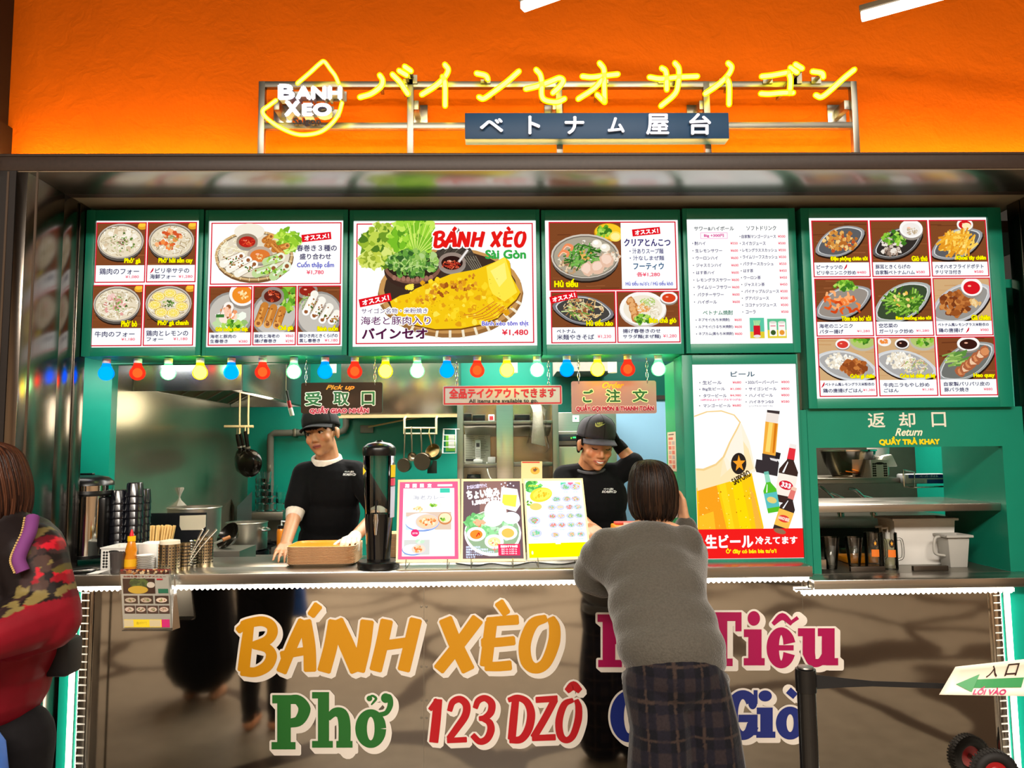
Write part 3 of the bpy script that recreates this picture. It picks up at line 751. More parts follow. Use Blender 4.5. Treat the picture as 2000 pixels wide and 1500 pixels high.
platter(pt); o = pt.build('platter_photo', M_print, t); ribbon(pt, 588, 453, 646, 474, -.1)
for q in (('春巻き３種の', 579, 479, 657, 491, INK), ('盛り合わせ', 585, 496, 646, 507, INK), ('Cuốn thập cẩm', 580, 511, 652, 525, BLUE), ('¥1,780', 599, 528.5, 632, 537, PINK)): pt.text(*q[:5], q[5], .3)
pt.build('lettering', M_print, t)
card(pt, 410, 559.5, 492.5, 673.6, 649, t, three_rolls(0), [('Gỏi cuốn tôm thịt', 424, 637, 486, 648)], [('海老と豚肉の', 414, 653, 464, 660), ('生春巻き', 414, 662.5, 448, 669.5), ('¥380', 469, 664, 486, 669)])
card(pt, 496.5, 559.5, 579, 673.6, 649, t, three_rolls(1), [('Chả giò', 546, 636, 574, 647)], [('豚肉と海老の', 500, 653, 548, 660), ('揚げ春巻き', 500, 662.5, 542, 669.5), ('¥860', 560, 653.5, 575, 659), ('¥290', 560, 664, 575, 669)])
card(pt, 583, 559.5, 665.5, 673.6, 649, t, three_rolls(2), [('Bánh cuốn', 622, 636, 661, 647)], [('豚ひき肉ときくらげの', 587, 653, 661, 660), ('蒸し春巻き', 587, 662.5, 627, 669.5), ('¥1,180', 636, 663, 661, 669)])

# hand drawn brush capitals (unit box, y down); strokes: points, widths
BRUSH = {
 'B': [([(.17, .10), (.30, .07), (.60, .03), (.80, .10), (.84, .24), (.72, .38), (.42, .47)], [.12, .15, .16, .17, .18, .16, .12]), ([(.32, .12), (.26, .5), (.20, .92)], [.17, .2, .21]),
       ([(.42, .46), (.72, .52), (.82, .66), (.72, .84), (.46, .95), (.16, .93)], [.12, .15, .19, .19, .16, .16]), ([(.08, .20), (.20, .12)], [.10, .12])],
 'A': [([(.64, .04), (.42, .4), (.12, .96)], [.2, .2, .2]), ([(.68, .04), (.78, .5), (.80, .94)], [.24, .24, .24]), ([(.12, .66), (.4, .62), (.72, .58)], [.13, .14, .13])],
 'N': [([(.30, .05), (.22, .5), (.10, .95)], [.2, .2, .2]), ([(.32, .05), (.52, .5), (.70, .94)], [.22, .24, .22]), ([(.88, .05), (.82, .5), (.72, .94)], [.2, .2, .2])],
 'H': [([(.34, .06), (.24, .5), (.12, .95)], [.2, .2, .2]), ([(.92, .04), (.80, .5), (.68, .95)], [.2, .2, .2]), ([(.16, .52), (.5, .48), (.82, .44)], [.15, .15, .15])],
 'X': [([(.24, .05), (.46, .5), (.72, .95)], [.24, .24, .24]), ([(.92, .05), (.52, .5), (.10, .94)], [.22, .2, .2])],
 'E': [([(.34, .10), (.28, .5), (.22, .90)], [.22, .22, .22]), ([(.26, .09), (.6, .07), (.94, .05)], [.15, .16, .17]), ([(.14, .48), (.5, .47), (.86, .44)], [.15, .15, .15]), ([(.22, .92), (.5, .92), (.78, .90)], [.15, .16, .17])],
 'O': [([(.66, .06), (.36, .16), (.18, .5), (.22, .82), (.42, .94), (.66, .84), (.84, .5), (.86, .22), (.78, .06)], [.12, .2, .22, .22, .18, .2, .22, .2, .13])],
 'D': [([(.12, .10), (.4, .05), (.70, .14), (.84, .38), (.76, .70), (.52, .92), (.16, .94)], [.12, .16, .2, .23, .23, .2, .17]), ([(.34, .12), (.28, .5), (.22, .92)], [.2, .22, .22])],
 'Z': [([(.22, .10), (.9, .07)], [.16, .17]), ([(.82, .1), (.5, .5), (.14, .9)], [.2, .2, .2]), ([(.10, .92), (.84, .90)], [.16, .17])],
 '1': [([(.30, .26), (.62, .06)], [.14, .2]), ([(.64, .05), (.56, .5), (.46, .95)], [.32, .34, .34])],
 '2': [([(.18, .30), (.30, .12), (.58, .06), (.82, .18), (.78, .40), (.46, .66), (.16, .88)], [.16, .2, .22, .25, .25, .23, .2]), ([(.10, .92), (.82, .90)], [.16, .17])],
 '3': [([(.22, .26), (.34, .11), (.60, .06), (.84, .16), (.82, .34), (.60, .46), (.38, .48)], [.16, .2, .2, .24, .24, .2, .14]), ([(.5, .48), (.76, .56), (.82, .72), (.66, .90), (.38, .95), (.12, .82)], [.14, .22, .25, .23, .2, .18])],
 "'": [([(.2, .9), (.8, .1)], [.5, .6])], '`': [([(.2, .1), (.8, .9)], [.6, .5])], '^': [([(.1, .8), (.5, .2), (.9, .8)], [.3, .5, .3])],
}
def brush(pt, ch, x0, y0, x1, y1, col, grow=0.0, dx=0, dy=0):
    W, H = x1-x0, y1-y0
    for p, w_ in BRUSH[ch]:
        q = [(x0+u*W+dx, y0+v*H+dy) for u, v in p]; ws_ = [a*W+2*grow for a in w_]
        if len(q) > 2: 
            qq = [(v.x, v.y) for v in catmull([(a, b, 0) for a, b in q], 6)]
            WW = []
            for i in range(len(ws_)-1): WW += [ws_[i]+(ws_[i+1]-ws_[i])*j/6 for j in range(6)]
            WW.append(ws_[-1])
        else: qq, WW = q, ws_
        pt.line(qq, WW, col)
        if grow:
            for (a, b), w2 in ((qq[0], WW[0]), (qq[-1], WW[-1])):
                i = 1 if (a, b) == qq[0] else -2; ex, ey = a-qq[i][0], b-qq[i][1]; L = math.hypot(ex, ey); ex, ey = ex/L, ey/L
                pt.poly([(a-ey*w2/2, b+ex*w2/2), (a+ex*grow-ey*(w2/2-grow), b+ey*grow+ex*(w2/2-grow)), (a+ex*grow+ey*(w2/2-grow), b+ey*grow-ex*(w2/2-grow)), (a+ey*w2/2, b-ex*w2/2)], col)
        else:
            pt.ell(qq[0][0], qq[0][1], WW[0]*.48, WW[0]*.48, col, n=12); pt.ell(qq[-1][0], qq[-1][1], WW[-1]*.48, WW[-1]*.48, col, n=12)
t, pt = menu_box('largest lit menu box, with a yellow folded pancake, greens and red brush lettering', 681, 409, 1056, 695, 689, 430, 1048, 676)
pt.frame(695.5, 436, 1042, 671, 2.2, RED)
pt.clip = (689.5, 430.5, 1047, 675)
# basket, leaf, bowls, greens, pancake
pt.ell(880, 574, 142, 86, (150, 104, 56)); pt.ell(880, 568, 140, 84, (196, 146, 84)); pt.ell(880, 566, 130, 76, (62, 46, 36))
for k in range(15):
    a_ = .25+k*.19; pt.line([(880+128*math.cos(a_), 568+76*math.sin(a_)), (880+142*math.cos(a_), 573+88*math.sin(a_))], 5, (238, 226, 200))
pt.poly([(852, 492), (893, 441), (940, 520), (938, 532), (880, 540)], (70, 62, 54))
for k in range(9): pt.line([(860+k*8, 492+k*2), (894+k*5, 446+k*9)], 1.2, (120, 112, 96) if k % 2 else (40, 36, 30))
for k in range(6): pt.line([(904+k*5, 500), (925+k*4, 530)], 1, (150, 140, 120))
pt.ell(806, 528, 56, 36, (60, 40, 32)); pt.ell(806, 520, 56, 34, (128, 88, 70)); pt.ell(806, 516, 52, 30, (48, 34, 26))
for k in range(9): pt.ell(770+k*9, 546-abs(k-4), 4, 5, (160, 112, 92))
cup(pt, 883, 512, 27, 19, (44, 22, 18), (150, 132, 120)); noodles(pt, 882, 517, 18, 9, [(206, 70, 44), (230, 110, 70), (170, 40, 30)], 30, 14, 1.3); pt.line([(896, 512), (914, 488)], 5, (206, 196, 190)); pt.line([(897, 511), (914, 488)], 1.6, (250, 248, 246))
leaves(pt, 745, 480, 40, 40, 150, 9, ((150, 180, 50), (110, 150, 40), (190, 210, 80), (80, 120, 34), (214, 226, 120)))
leaves(pt, 806, 462, 40, 34, 130, 10, ((120, 186, 40), (160, 214, 60), (90, 150, 34), (196, 230, 90)))
for k in range(16):
    a_ = -1.9+k*.09; pt.line([(812, 500), (812+70*math.cos(a_), 500+66*math.sin(a_))], 2.4, (206, 232, 110) if k % 2 else (130, 190, 50), taper=True)
leaves(pt, 806, 514, 48, 24, 150, 6, ((70, 120, 50), (100, 156, 60), (150, 190, 90), (52, 92, 40), (176, 206, 130)))
for k in range(40):
    a_ = pt.rng.uniform(-3.0, .1); x, y = 806+pt.rng.uniform(-40, 40), 520+pt.rng.uniform(-8, 14); pt.line([(x, y), (x+12*math.cos(a_), y+12*math.sin(a_))], 1.4, (120, 170, 70) if k % 2 else (190, 220, 130))
leaves(pt, 727, 508, 24, 14, 50, 6, ((190, 204, 70), (150, 170, 50), (214, 224, 110)))
pk = [(762, 588), (782, 577), (800, 573), (812, 564), (850, 548), (880, 536), (912, 530), (930, 527), (968, 512), (987, 502), (996, 512), (999, 540), (1016, 572), (1008, 586), (992, 600), (970, 622), (940, 634), (900, 642), (850, 643), (800, 632), (770, 612)]
pt.poly([(x+1, y+3) for x, y in pk], (120, 72, 20)); pt.poly(pk, (240, 196, 20))
for k in range(220):
    x, y = pt.rng.uniform(765, 1005), pt.rng.uniform(515, 640)
    if (x-885)**2/118**2+(y-590)**2/46**2 < 1: pt.blob(x, y, pt.rng.uniform(2, 7), pt.rng.choice([(250, 214, 40), (232, 176, 20), (252, 226, 80), (222, 156, 24), (246, 204, 30)]), 8, .45)
for k in range(60):
    u = pt.rng.random(); x, y = 820+u*110, 572-u*34+pt.rng.uniform(-4, 22); pt.blob(x, y, pt.rng.uniform(1.5, 5), pt.rng.choice([(186, 110, 30), (206, 134, 36), (160, 84, 26), (226, 160, 40)]), 8, .5)
pt.poly([(950, 522), (987, 503), (998, 540), (1010, 572), (985, 590), (962, 575), (955, 560)], (252, 226, 70)); pt.poly([(958, 530), (986, 514), (990, 545), (975, 562)], (254, 238, 120))
for k in range(5): pt.curve([(905+k*9, 622+k*3-6), (930+k*9, 612+k*2), (965+k*6, 590+k*3)], 1.4, (206, 110, 40))
for k in range(70): pt.blob(pt.rng.uniform(800, 990), pt.rng.uniform(545, 632), .7, (120, 70, 10), 5)
pt.clip = None
o = pt.build('dish_photo', M_print, t)
bx_ = [('B', 845, 860.5+10), ('A', 866, 894), ('N', 893, 920), ('H', 919, 947), ('X', 958, 982), ('E', 981, 1004), ('O', 1004, 1029)]
for g, c_ in ((4.2, (255, 255, 255)), (1.2, (226, 26, 22))):
    for ch, a_, b_ in bx_: brush(pt, ch, a_, 453, b_, 484, c_, g)
    brush(pt, "'", 884, 445, 892, 452, c_, g); brush(pt, '`', 991, 445, 998, 451, c_, g)
pt.text('Sài Gòn', 949, 490, 1027, 506, (52, 168, 70), 1.0)
ribbon(pt, 702, 572, 765, 600, -.2)
for s, a_, b_, c_, d_, cl, bo in (('サイゴン名物・米粉焼き', 707, 602, 835, 612, (110, 84, 120), .1), ('海老と豚肉入り', 706, 618, 841, 634, (110, 50, 100), .2), ('バインセオ', 709, 641, 834, 661, (84, 26, 66), .9)):
    pt.text(s, a_, b_, c_, d_, cl, bo, (255, 255, 255), 1.8)
pt.text('Bánh xèo tôm thịt', 941, 628, 1031, 639, (86, 76, 200), .3, (255, 255, 255), 1.2); pt.text('¥1,480', 980, 645, 1030, 657, (226, 40, 60), .4)
pt.build('lettering', M_print, t)

def hutieu(pt, x0, y0, x1, y1):
    pt.ell(1190, 454, 28, 18, (206, 146, 20)); pt.ell(1190, 452, 26, 15, (244, 196, 40)); leaves(pt, 1184, 452, 14, 10, 26, 5); pt.ell(1204, 462, 12, 10, (250, 220, 90)); pt.ell(1204, 462, 9, 7, (252, 236, 150))
    bowl(pt, 1144, 500, 67, 43, (100, 92, 84), (206, 196, 182), (170, 160, 140))
    noodles(pt, 1144, 504, 54, 34, WHITEN, 50, 18, 1.5); bits(pt, 1112, 520, 20, 14, [(190, 150, 110), (226, 200, 160), (150, 110, 80)], 50, 2.4); bits(pt, 1195, 500, 16, 14, [(226, 200, 170), (206, 170, 140), (240, 226, 206)], 46, 2.6)
    sticks(pt, 1142, 500, 34, 24, [(62, 120, 40), (90, 156, 56), (46, 92, 32), (120, 180, 80)], 80, 22, 3, -.5, .9); bits(pt, 1144, 497, 14, 10, [(226, 176, 90), (206, 150, 70)], 16, 2.4)
    for x, y, a_ in ((1108, 484, 0), (1100, 496, .5)): pt.curve([(x-9, y+5), (x, y-5), (x+10, y-2), (x+8, y+6)], [4, 7, 7, 4], (236, 140, 90)); pt.curve([(x-7, y+4), (x, y-3), (x+8, y)], 1.6, (252, 210, 180))
    for x, y in ((1167, 476), (1183, 484)): pt.ell(x, y, 10, 8, (240, 232, 214)); pt.ell(x-2, y-2, 5, 4, (255, 252, 244))
    for x, y in ((1148, 526), (1168, 522), (1186, 508)): pt.blob(x, y, 14, (226, 186, 160), 9, .2); pt.blob(x-2, y-2, 10, (240, 210, 190), 9, .2)
def xao(pt, x0, y0, x1, y1):
    dish(pt, 1138, 606, 52, 28, .15, (120, 120, 124), (70, 66, 62)); noodles(pt, 1138, 604, 40, 22, [(226, 190, 130), (206, 160, 100), (240, 220, 170), (180, 130, 80)], 80, 22, 1.6)
    bits(pt, 1142, 602, 34, 18, [(150, 90, 50), (190, 130, 80), (226, 190, 150)], 26, 3); sticks(pt, 1128, 606, 26, 16, [(110, 150, 60), (160, 190, 90), (200, 214, 150)], 16, 18, 2.2, .7, .8)
def bun(pt, x0, y0, x1, y1):
    pt.ell(1254, 606, 46, 34, (200, 190, 180)); pt.ell(1254, 603, 45, 33, (246, 242, 236)); pt.ell(1254, 604, 38, 27, (236, 226, 206))
    for k in range(5): pt.blob(1232+k*2, 590+k*8, 9, (190, 120, 60), 8, .3); pt.blob(1231+k*2, 589+k*8, 6, (226, 170, 110), 8, .3)
    noodles(pt, 1264, 590, 14, 10, [(150, 190, 80), (190, 214, 120)], 26, 14, 1.3); noodles(pt, 1254, 604, 16, 9, [(240, 180, 100), (226, 150, 70)], 30, 12, 1.3); noodles(pt, 1276, 606, 10, 16, WHITEN, 26, 14, 1.4); leaves(pt, 1252, 624, 16, 7, 30, 4)
    cup(pt, 1305, 582, 17, 12, (214, 66, 30))
t, pt = menu_box('lit menu box with a big noodle bowl above two small dishes, beside the drinks list', 1058, 409, 1333, 693, 1066, 429, 1328, 672)
card(pt, 1074, 434, 1322, 566, 565, t, lambda *a: None, [], [])
pt.clip = (1075.5, 435.5, 1214.5, 564.5); wood(pt, *pt.clip); hutieu(pt, 0, 0, 0, 0); pt.clip = None; pt.build('noodle_photo', M_print, t)
pt.rect(1214.5, 435.5, 1320.5, 564.5, (250, 253, 253)); ribbon(pt, 1237, 444, 1292, 462, -.09); pt.text('Hủ tiếu', 1083, 545, 1128, 560, YEL, .7, (120, 110, 0), 1.1)
for q in (('クリアとんこつ', 1221, 467, 1311, 481, (56, 44, 110), .5), ('・汁ありスープ麺', 1231, 486, 1297, 496, (90, 84, 130), .2), ('・汁なしまぜ麺', 1231, 500, 1298, 509, (90, 84, 130), .2), ('フーティウ', 1238, 514, 1297, 527, (52, 92, 130), .4), ('各¥1,280', 1244, 532, 1289, 541, PINK, .3), ('Hủ tiếu nước / Hủ tiếu khô', 1222, 549, 1314, 558, BLUE, .2)): pt.text(*q)
pt.build('lettering', M_print, t)
card(pt, 1076, 570, 1200, 669, 639, t, xao, [('Hủ tiếu xào', 1144, 624, 1195, 636)], [('ベトナム', 1086, 643, 1122, 650), ('米麺やきそば', 1086, 653, 1158, 663), ('¥1,230', 1165, 654, 1191, 661)])
ribbon(pt, 1073, 568, 1127, 593, -.22); pt.build('ribbon', M_print, t)
card(pt, 1204, 570, 1324.5, 669, 639, t, bun, [('Bún chả giò', 1266, 621, 1318, 634)], [('揚げ春巻きのせ', 1214, 643, 1287, 651), ('サラダ麺(まぜ麺)', 1214, 654, 1287, 662.5), ('¥1,280', 1292, 654, 1318, 661)])

t, pt = menu_box('lit drinks list box of small text with two tiny drink photos', 1336, 406, 1559, 690, 1345, 427, 1545, 671)
z5 = lambda x, y: (1330+x*.2, 400+y*.2)
def lt(s, x0, y0, x1, y1, c, b=.16): a_ = z5(x0, y0); d_ = z5(x1, y1); pt.text(s, a_[0], a_[1], d_[0], d_[1], c, b)
lt('サワー&ハイボール', 145, 210, 535, 250, (70, 80, 90)); lt('ソフトドリンク', 660, 207, 950, 250, (70, 80, 90)); pt.frame(1371, 454, 1424, 466, .8, (236, 130, 200)); lt('Big +300円', 240, 285, 433, 318, (214, 60, 150), .3)
for i, (s, x0, x1, pr) in enumerate((('酎ハイ', 145, 250, 550), ('生レモンサワー', 150, 412, 600), ('ウーロンハイ', 153, 367, 600), ('ジャスミンハイ', 154, 400, 600), ('はす茶ハイ', 152, 328, 600), ('レモングラスサワー', 157, 483, 600), ('ライムリーフサワー', 158, 485, 600), ('パクチーサワー', 158, 412, 600), ('ハイボール', 158, 342, 600))):
    y = 375+i*71.5; lt('・', 122, y-4, 130, y+4, INK); lt(s, x0, y-17, x1, y+17, (84, 76, 120)); lt('¥%d' % pr, 496, y-12, 567, y+12, PINK)
lt('ベトナム焼酎', 205, 1030, 495, 1074, (70, 130, 110), .2)
for i, (s, x1) in enumerate((('ネプモイ(もち米焼酎)', 462), ('ルアモイ(うるち米焼酎)', 492), ('ネプカム(黒もち米焼酎)', 494))):
    y = 1123+i*68; lt('・', 132, y-4, 140, y+4, INK); lt(s, 157, y-17, x1, y+17, (84, 76, 120)); lt('¥600', 508, y-12, 578, y+12, PINK)
for i, (s, x0, x1, pr) in enumerate((('自家製マンゴージュース', 608, 944, 500), ('スイカジュース', 612, 840, 500), ('レモングラススカッシュ', 612, 948, 550), ('ライムリーフスカッシュ', 612, 950, 550), ('パクチースカッシュ', 613, 908, 550), ('はす茶', 613, 709, 450), ('ウーロン茶', 614, 779, 450), ('ジャスミン茶', 618, 815, 450), ('パイナップルジュース', 619, 951, 500), ('グアバジュース', 620, 850, 500), ('ココナッツジュース', 621, 920, 500), ('コーラ', 622, 716, 500))):
    y = 310+i*67; lt('・', 588, y-4, 596, y+4, INK); lt(s, x0, y-17, x1, y+17, (84, 76, 120)); lt('¥%d' % pr, 965, y-12, 1036, y+12, PINK)
pt.build('lettering', M_print, t)
pt.clip = (1461, 621, 1489, 661); pt.rect(1461, 621, 1490, 662, (90, 196, 160)); pt.rect(1461, 648, 1490, 662, (220, 200, 50)); pt.rect(1468, 636, 1481, 656, (206, 24, 40)); pt.ell(1474.5, 657, 7, 3, (230, 220, 220))
for k in range(5): pt.line([(1470+k*2, 636), (1469+k*3, 626)], 1.6, (190, 226, 150))
pt.clip = (1495, 623, 1532, 661); pt.rect(1495, 623, 1533, 662, (90, 190, 140)); pt.rect(1495, 645, 1533, 662, (226, 206, 60))
for x in (1506, 1523): pt.rect(x-7, 630, x+7, 657, (246, 244, 236)); pt.ell(x, 630, 7, 2.5, (220, 216, 206)); pt.ell(x, 650, 5, 5, (60, 90, 40) if x < 1510 else (230, 150, 50)); pt.rect(x-5, 636, x+5, 638, (226, 120, 140))
pt.clip = None; pt.build('drink_photo', M_print, t)

t, pt = menu_box('tall lit beer menu box with a huge foaming beer glass and a red band below', 1337, 692, 1567, 1111, 1358, 711, 1564, 1092, .16)
zb6 = lambda x, y: (1330+x*.17333, 690+y*.17333); zc6 = lambda x, y: (1330+x*.15333, 900+y*.15333)
# in this box pixels drift with height: undo the lean of the picture
def ul(p): return (p[0]-.043*(p[1]-901), p[1])
pt.clip = (1358.5, 711.5, 1563.5, 1091)
def pl(f, L, col): pt.poly([ul(f(*q)) for q in L], col)
pl(zb6, [(150, 1250), (190, 1330), (330, 1310), (500, 1190), (640, 880), (700, 900), (830, 1500), (980, 2200), (140, 2200)], (248, 190, 30))
pl(zc6, [(212, 330), (450, 270), (640, 130), (880, 90), (960, 420), (1060, 860), (230, 870)], (250, 200, 20))
pl(zc6, [(222, 350), (450, 280), (590, 870), (240, 870)], (246, 160, 30)); pl(zc6, [(480, 270), (560, 240), (690, 870), (620, 870)], (252, 214, 30))
pl(zc6, [(640, 230), (760, 200), (900, 870), (760, 870)], (254, 216, 10)); pl(zc6, [(870, 330), (930, 420), (1045, 870), (960, 870)], (244, 180, 60)); pl(zc6, [(240, 700), (420, 640), (450, 870), (245, 870)], (250, 190, 40))
pl(zb6, [(420, 1150), (620, 1150), (620, 1400), (420, 1440)], (250, 230, 190)); pl(zb6, [(480, 1180), (600, 900), (680, 790), (770, 1000), (845, 1330), (560, 1450)], (250, 238, 214)); pl(zb6, [(150, 1240), (200, 1480), (420, 1420), (560, 1290), (640, 900), (760, 1080), (820, 1300), (700, 1370), (560, 1440), (190, 1545)], (250, 226, 176))
pl(zb6, [(130, 1150), (480, 1150), (440, 1420), (200, 1490), (130, 1560)], (250, 226, 176)); pl(zb6, [(140, 700), (280, 650), (450, 640), (600, 690), (672, 775), (640, 850), (560, 1000), (490, 1170), (400, 1260), (260, 1320), (150, 1310)], (240, 206, 140))
pl(zb6, [(140, 715), (290, 662), (450, 655), (590, 700), (655, 780), (620, 850), (540, 1000), (470, 1160), (390, 1240), (250, 1295), (150, 1290)], (255, 253, 248))
pl(zb6, [(672, 775), (640, 850), (560, 1000), (500, 1160), (600, 1280), (720, 1250), (700, 1000)], (250, 240, 222))
for k in range(46): x, y = pt.rng.uniform(230, 1000), pt.rng.uniform(330, 850); pt.blob(*ul(zc6(x, y)), pt.rng.uniform(.4, 1.6), pt.rng.choice([(255, 240, 150), (190, 110, 10), (255, 226, 90)]), 6)
c_ = ul(zb6(650, 1242)); pt.ell(c_[0], c_[1], 15, 21, (44, 36, 32), .1)
pt.poly([(c_[0]+1+(15 if i % 2 == 0 else 6)*.86*math.cos(-1.6+i*math.pi/5), c_[1]+(17 if i % 2 == 0 else 7)*math.sin(-1.6+i*math.pi/5)) for i in range(10)], (246, 160, 40))
p0 = ul(zb6(680, 1400)); pt.text('SAPPORO', p0[0]-19, p0[1]-6.5, p0[0]+19, p0[1]+6.5, (70, 50, 20), .5, rot=-.5)
# tower, bottles
pl(zb6, [(970, 640), (1110, 655), (1090, 790), (950, 770)], (236, 224, 214)); pl(zb6, [(968, 640), (1112, 655), (1108, 690), (968, 668)], (62, 50, 50)); pl(zb6, [(950, 770), (1095, 795), (1065, 1160), (920, 1140)], (240, 170, 60)); pl(zb6, [(990, 780), (1035, 788), (1000, 1120), (950, 1110)], (254, 214, 110)); pl(zb6, [(1055, 790), (1085, 796), (1050, 1130), (1030, 1125)], (214, 120, 20))
pl(zb6, [(915, 1130), (1065, 1160), (1105, 1240), (1085, 1390), (850, 1340), (835, 1290), (850, 1195), (915, 1205)], (56, 48, 50)); pl(zb6, [(1070, 1115), (1125, 1130), (1110, 1200), (1060, 1190)], (40, 34, 36)); pl(zb6, [(1000, 1180), (1100, 1200), (1080, 1225), (1010, 1205)], (226, 220, 220))
def bottle(L, cap, neck, glass, label, mark):
    (bx, by), (tx, ty) = L; dx, dy = tx-bx, ty-by; H = math.hypot(dx, dy); ux, uy = dx/H, dy/H; vx, vy = -uy, ux
    def q(a, b): return (bx+ux*a*H+vx*b*H, by+uy*a*H+vy*b*H)
    pt.poly([q(0, -.15), q(0, .15), q(.55, .16), q(.72, .06), q(.97, .05), q(.97, -.05), q(.72, -.06), q(.55, -.16)], glass)
    pt.poly([q(.12, -.155), q(.12, .155), q(.48, .16), q(.48, -.16)], label); pt.poly([q(.74, -.062), q(.74, .062), q(.93, .055), q(.93, -.055)], neck); pt.poly([q(.93, -.06), q(.93, .06), q(1, .055), q(1, -.055)], cap)
    pt.poly([q(.5, -.10), q(.5, -.07), q(.68, -.03), q(.70, -.04)], (250, 250, 250)); c = q(.3, 0); pt.ell(c[0], c[1], H*.12, H*.075, mark, .3); return c
a_ = ul(zb6(1150, 1690)); b_ = ul(zb6(1265, 1030)); c_ = bottle((a_, b_), (240, 232, 226), (226, 50, 60), (62, 42, 36), (246, 236, 222), (214, 30, 50)); pt.text('333', c_[0]-9, c_[1]-4.5, c_[0]+9, c_[1]+4.5, (255, 255, 255), .6, rot=.3)
a_ = ul(zc6(1190, 660)); b_ = ul(zc6(1085, 140)); c_ = bottle((a_, b_), (110, 190, 170), (150, 216, 190), (84, 190, 40), (90, 190, 190), (226, 206, 120))
a_ = ul(zc6(1255, 915)); b_ = ul(zc6(1445, 345)); c_ = bottle((a_, b_), (240, 196, 170), (226, 120, 110), (56, 42, 38), (246, 190, 80), (226, 60, 50)); pt.text('HANOI BEER', c_[0]-11, c_[1]-3, c_[0]+11, c_[1]+3, (255, 240, 220), .2, rot=.3)
pt.rect(1358.5, 1033, 1563.5, 1090.5, (240, 30, 28)); pt.clip = None
a_ = ul(zc6(1255, 915)); pt.ell(a_[0]+1, a_[1]-2, 12, 5, (150, 110, 80), .3)
pt.build('beer_photo', M_print, t)
def lb(f, s, x0, y0, x1, y1, c, b=.16, o=None, ow=0):
    a_ = f(x0, y0); d_ = f(x1, y1); sh = .043*((a_[1]+d_[1])/2-901); pt.text(s, a_[0]-sh, a_[1], d_[0]-sh, d_[1], c, b, o, ow)
lb(zb6, 'ビール', 555, 205, 825, 262, (60, 90, 110), .3)
for s, x0, x1, y, h, pr in (('生ビール', 235, 450, 327, 20, 680), ('Big生ビール', 235, 490, 402, 20, 1080), ('タワービール', 243, 507, 475, 18, 4980), ('マンゴービール', 245, 555, 587, 18, 680)):
    lb(zb6, '・', 198, y-5, 208, y+5, INK); lb(zb6, s, x0, y-h, x1, y+h, (84, 76, 120)); lb(zb6, '¥%s' % format(pr, ','), 575 if pr < 1000 else 548, y-13, 672, y+13, PINK)
lb(zb6, '10杯分以上!! テーブルでつげる!', 217, 510, 675, 534, (236, 90, 150), .15)
for s, x0, x1, y, pr in (('333バーバーバー', 750, 1090, 327, 800), ('サイゴンビール', 760, 1075, 402, 800), ('ハノイビール', 763, 1033, 475, 800), ('ハイネケン0.0', 767, 1040, 548, 580)):
    lb(zb6, '・', 725, y-5, 735, y+5, INK); lb(zb6, s, x0, y-18, x1, y+18, (84, 76, 120)); lb(zb6, '¥%d' % pr, 1128, y-13, 1220, y+13, PINK)
lb(zb6, '(ノンアルコールビール)', 765, 586, 1028, 607, (150, 146, 170), .1)
lb(zc6, '生ビール', 325, 942, 920, 1105, (255, 255, 255), 1.0); lb(zc6, '冷えてます', 955, 968, 1480, 1065, (255, 255, 255), .6); lb(zc6, 'Ở đây có bán bia tươi', 585, 1112, 1215, 1190, (255, 236, 20), .5)
pt.build('lettering', M_print, t)

# nine side dishes
def d_pea(pt, x0, y0, x1, y1): dish(pt, x0+54, y0+40, 46, 27); bits(pt, x0+54, y0+40, 34, 20, [(206, 140, 60), (226, 170, 90), (180, 104, 40), (238, 200, 130), (190, 80, 40)], 110, 3.6)
def d_ear(pt, x0, y0, x1, y1): dish(pt, x0+52, y0+44, 46, 27, -.4, (96, 92, 90), (50, 44, 40)); bits(pt, x0+40, y0+50, 22, 18, [(150, 126, 110), (206, 190, 174), (90, 74, 64), (232, 222, 210)], 70, 3.6); leaves(pt, x0+48, y0+34, 26, 14, 50, 4); cup(pt, x1-32, y0+16, 23, 18, (236, 230, 224)); bits(pt, x1-32, y0+20, 12, 7, [(214, 196, 170), (190, 170, 140)], 24, 1.8)
def d_fry(pt, x0, y0, x1, y1): dish(pt, x0+52, y0+46, 48, 27); cup(pt, x0+70, y0+8, 16, 12, (206, 30, 30)); pt.ell(x0+73, y0+11, 9, 6, (250, 230, 180)); sticks(pt, x0+54, y0+44, 32, 20, [(240, 176, 50), (250, 206, 90), (222, 146, 34), (252, 222, 130)], 90, 30, 4, -.7, .9)
def d_shr(pt, x0, y0, x1, y1):
    dish(pt, x0+54, y0+46, 52, 29, -.4, (150, 150, 150), (150, 140, 130)); leaves(pt, x0+60, y0+14, 24, 8, 40, 4.5)
    for i in range(26):
        x, y = x0+54+pt.rng.uniform(-32, 32), y0+44+pt.rng.uniform(-18, 20); a_ = pt.rng.uniform(0, 6.28); pt.curve([(x+8*math.cos(a_), y+8*math.sin(a_)), (x+5*math.cos(a_+1.4), y+5*math.sin(a_+1.4)), (x-7*math.cos(a_), y-6*math.sin(a_))], [3, 6, 3.4], pt.rng.choice([(226, 90, 30), (240, 130, 60), (206, 70, 24), (246, 170, 110)]), 4)
def d_grn(pt, x0, y0, x1, y1): dish(pt, x0+54, y0+46, 56, 33, -.5, (170, 176, 170), (60, 74, 50)); sticks(pt, x0+54, y0+46, 34, 22, [(90, 140, 40), (130, 180, 60), (60, 106, 30), (160, 206, 90)], 90, 30, 3.4, -.5, 1.0); bits(pt, x0+58, y0+40, 20, 18, [(236, 186, 80), (246, 216, 140)], 14, 3)
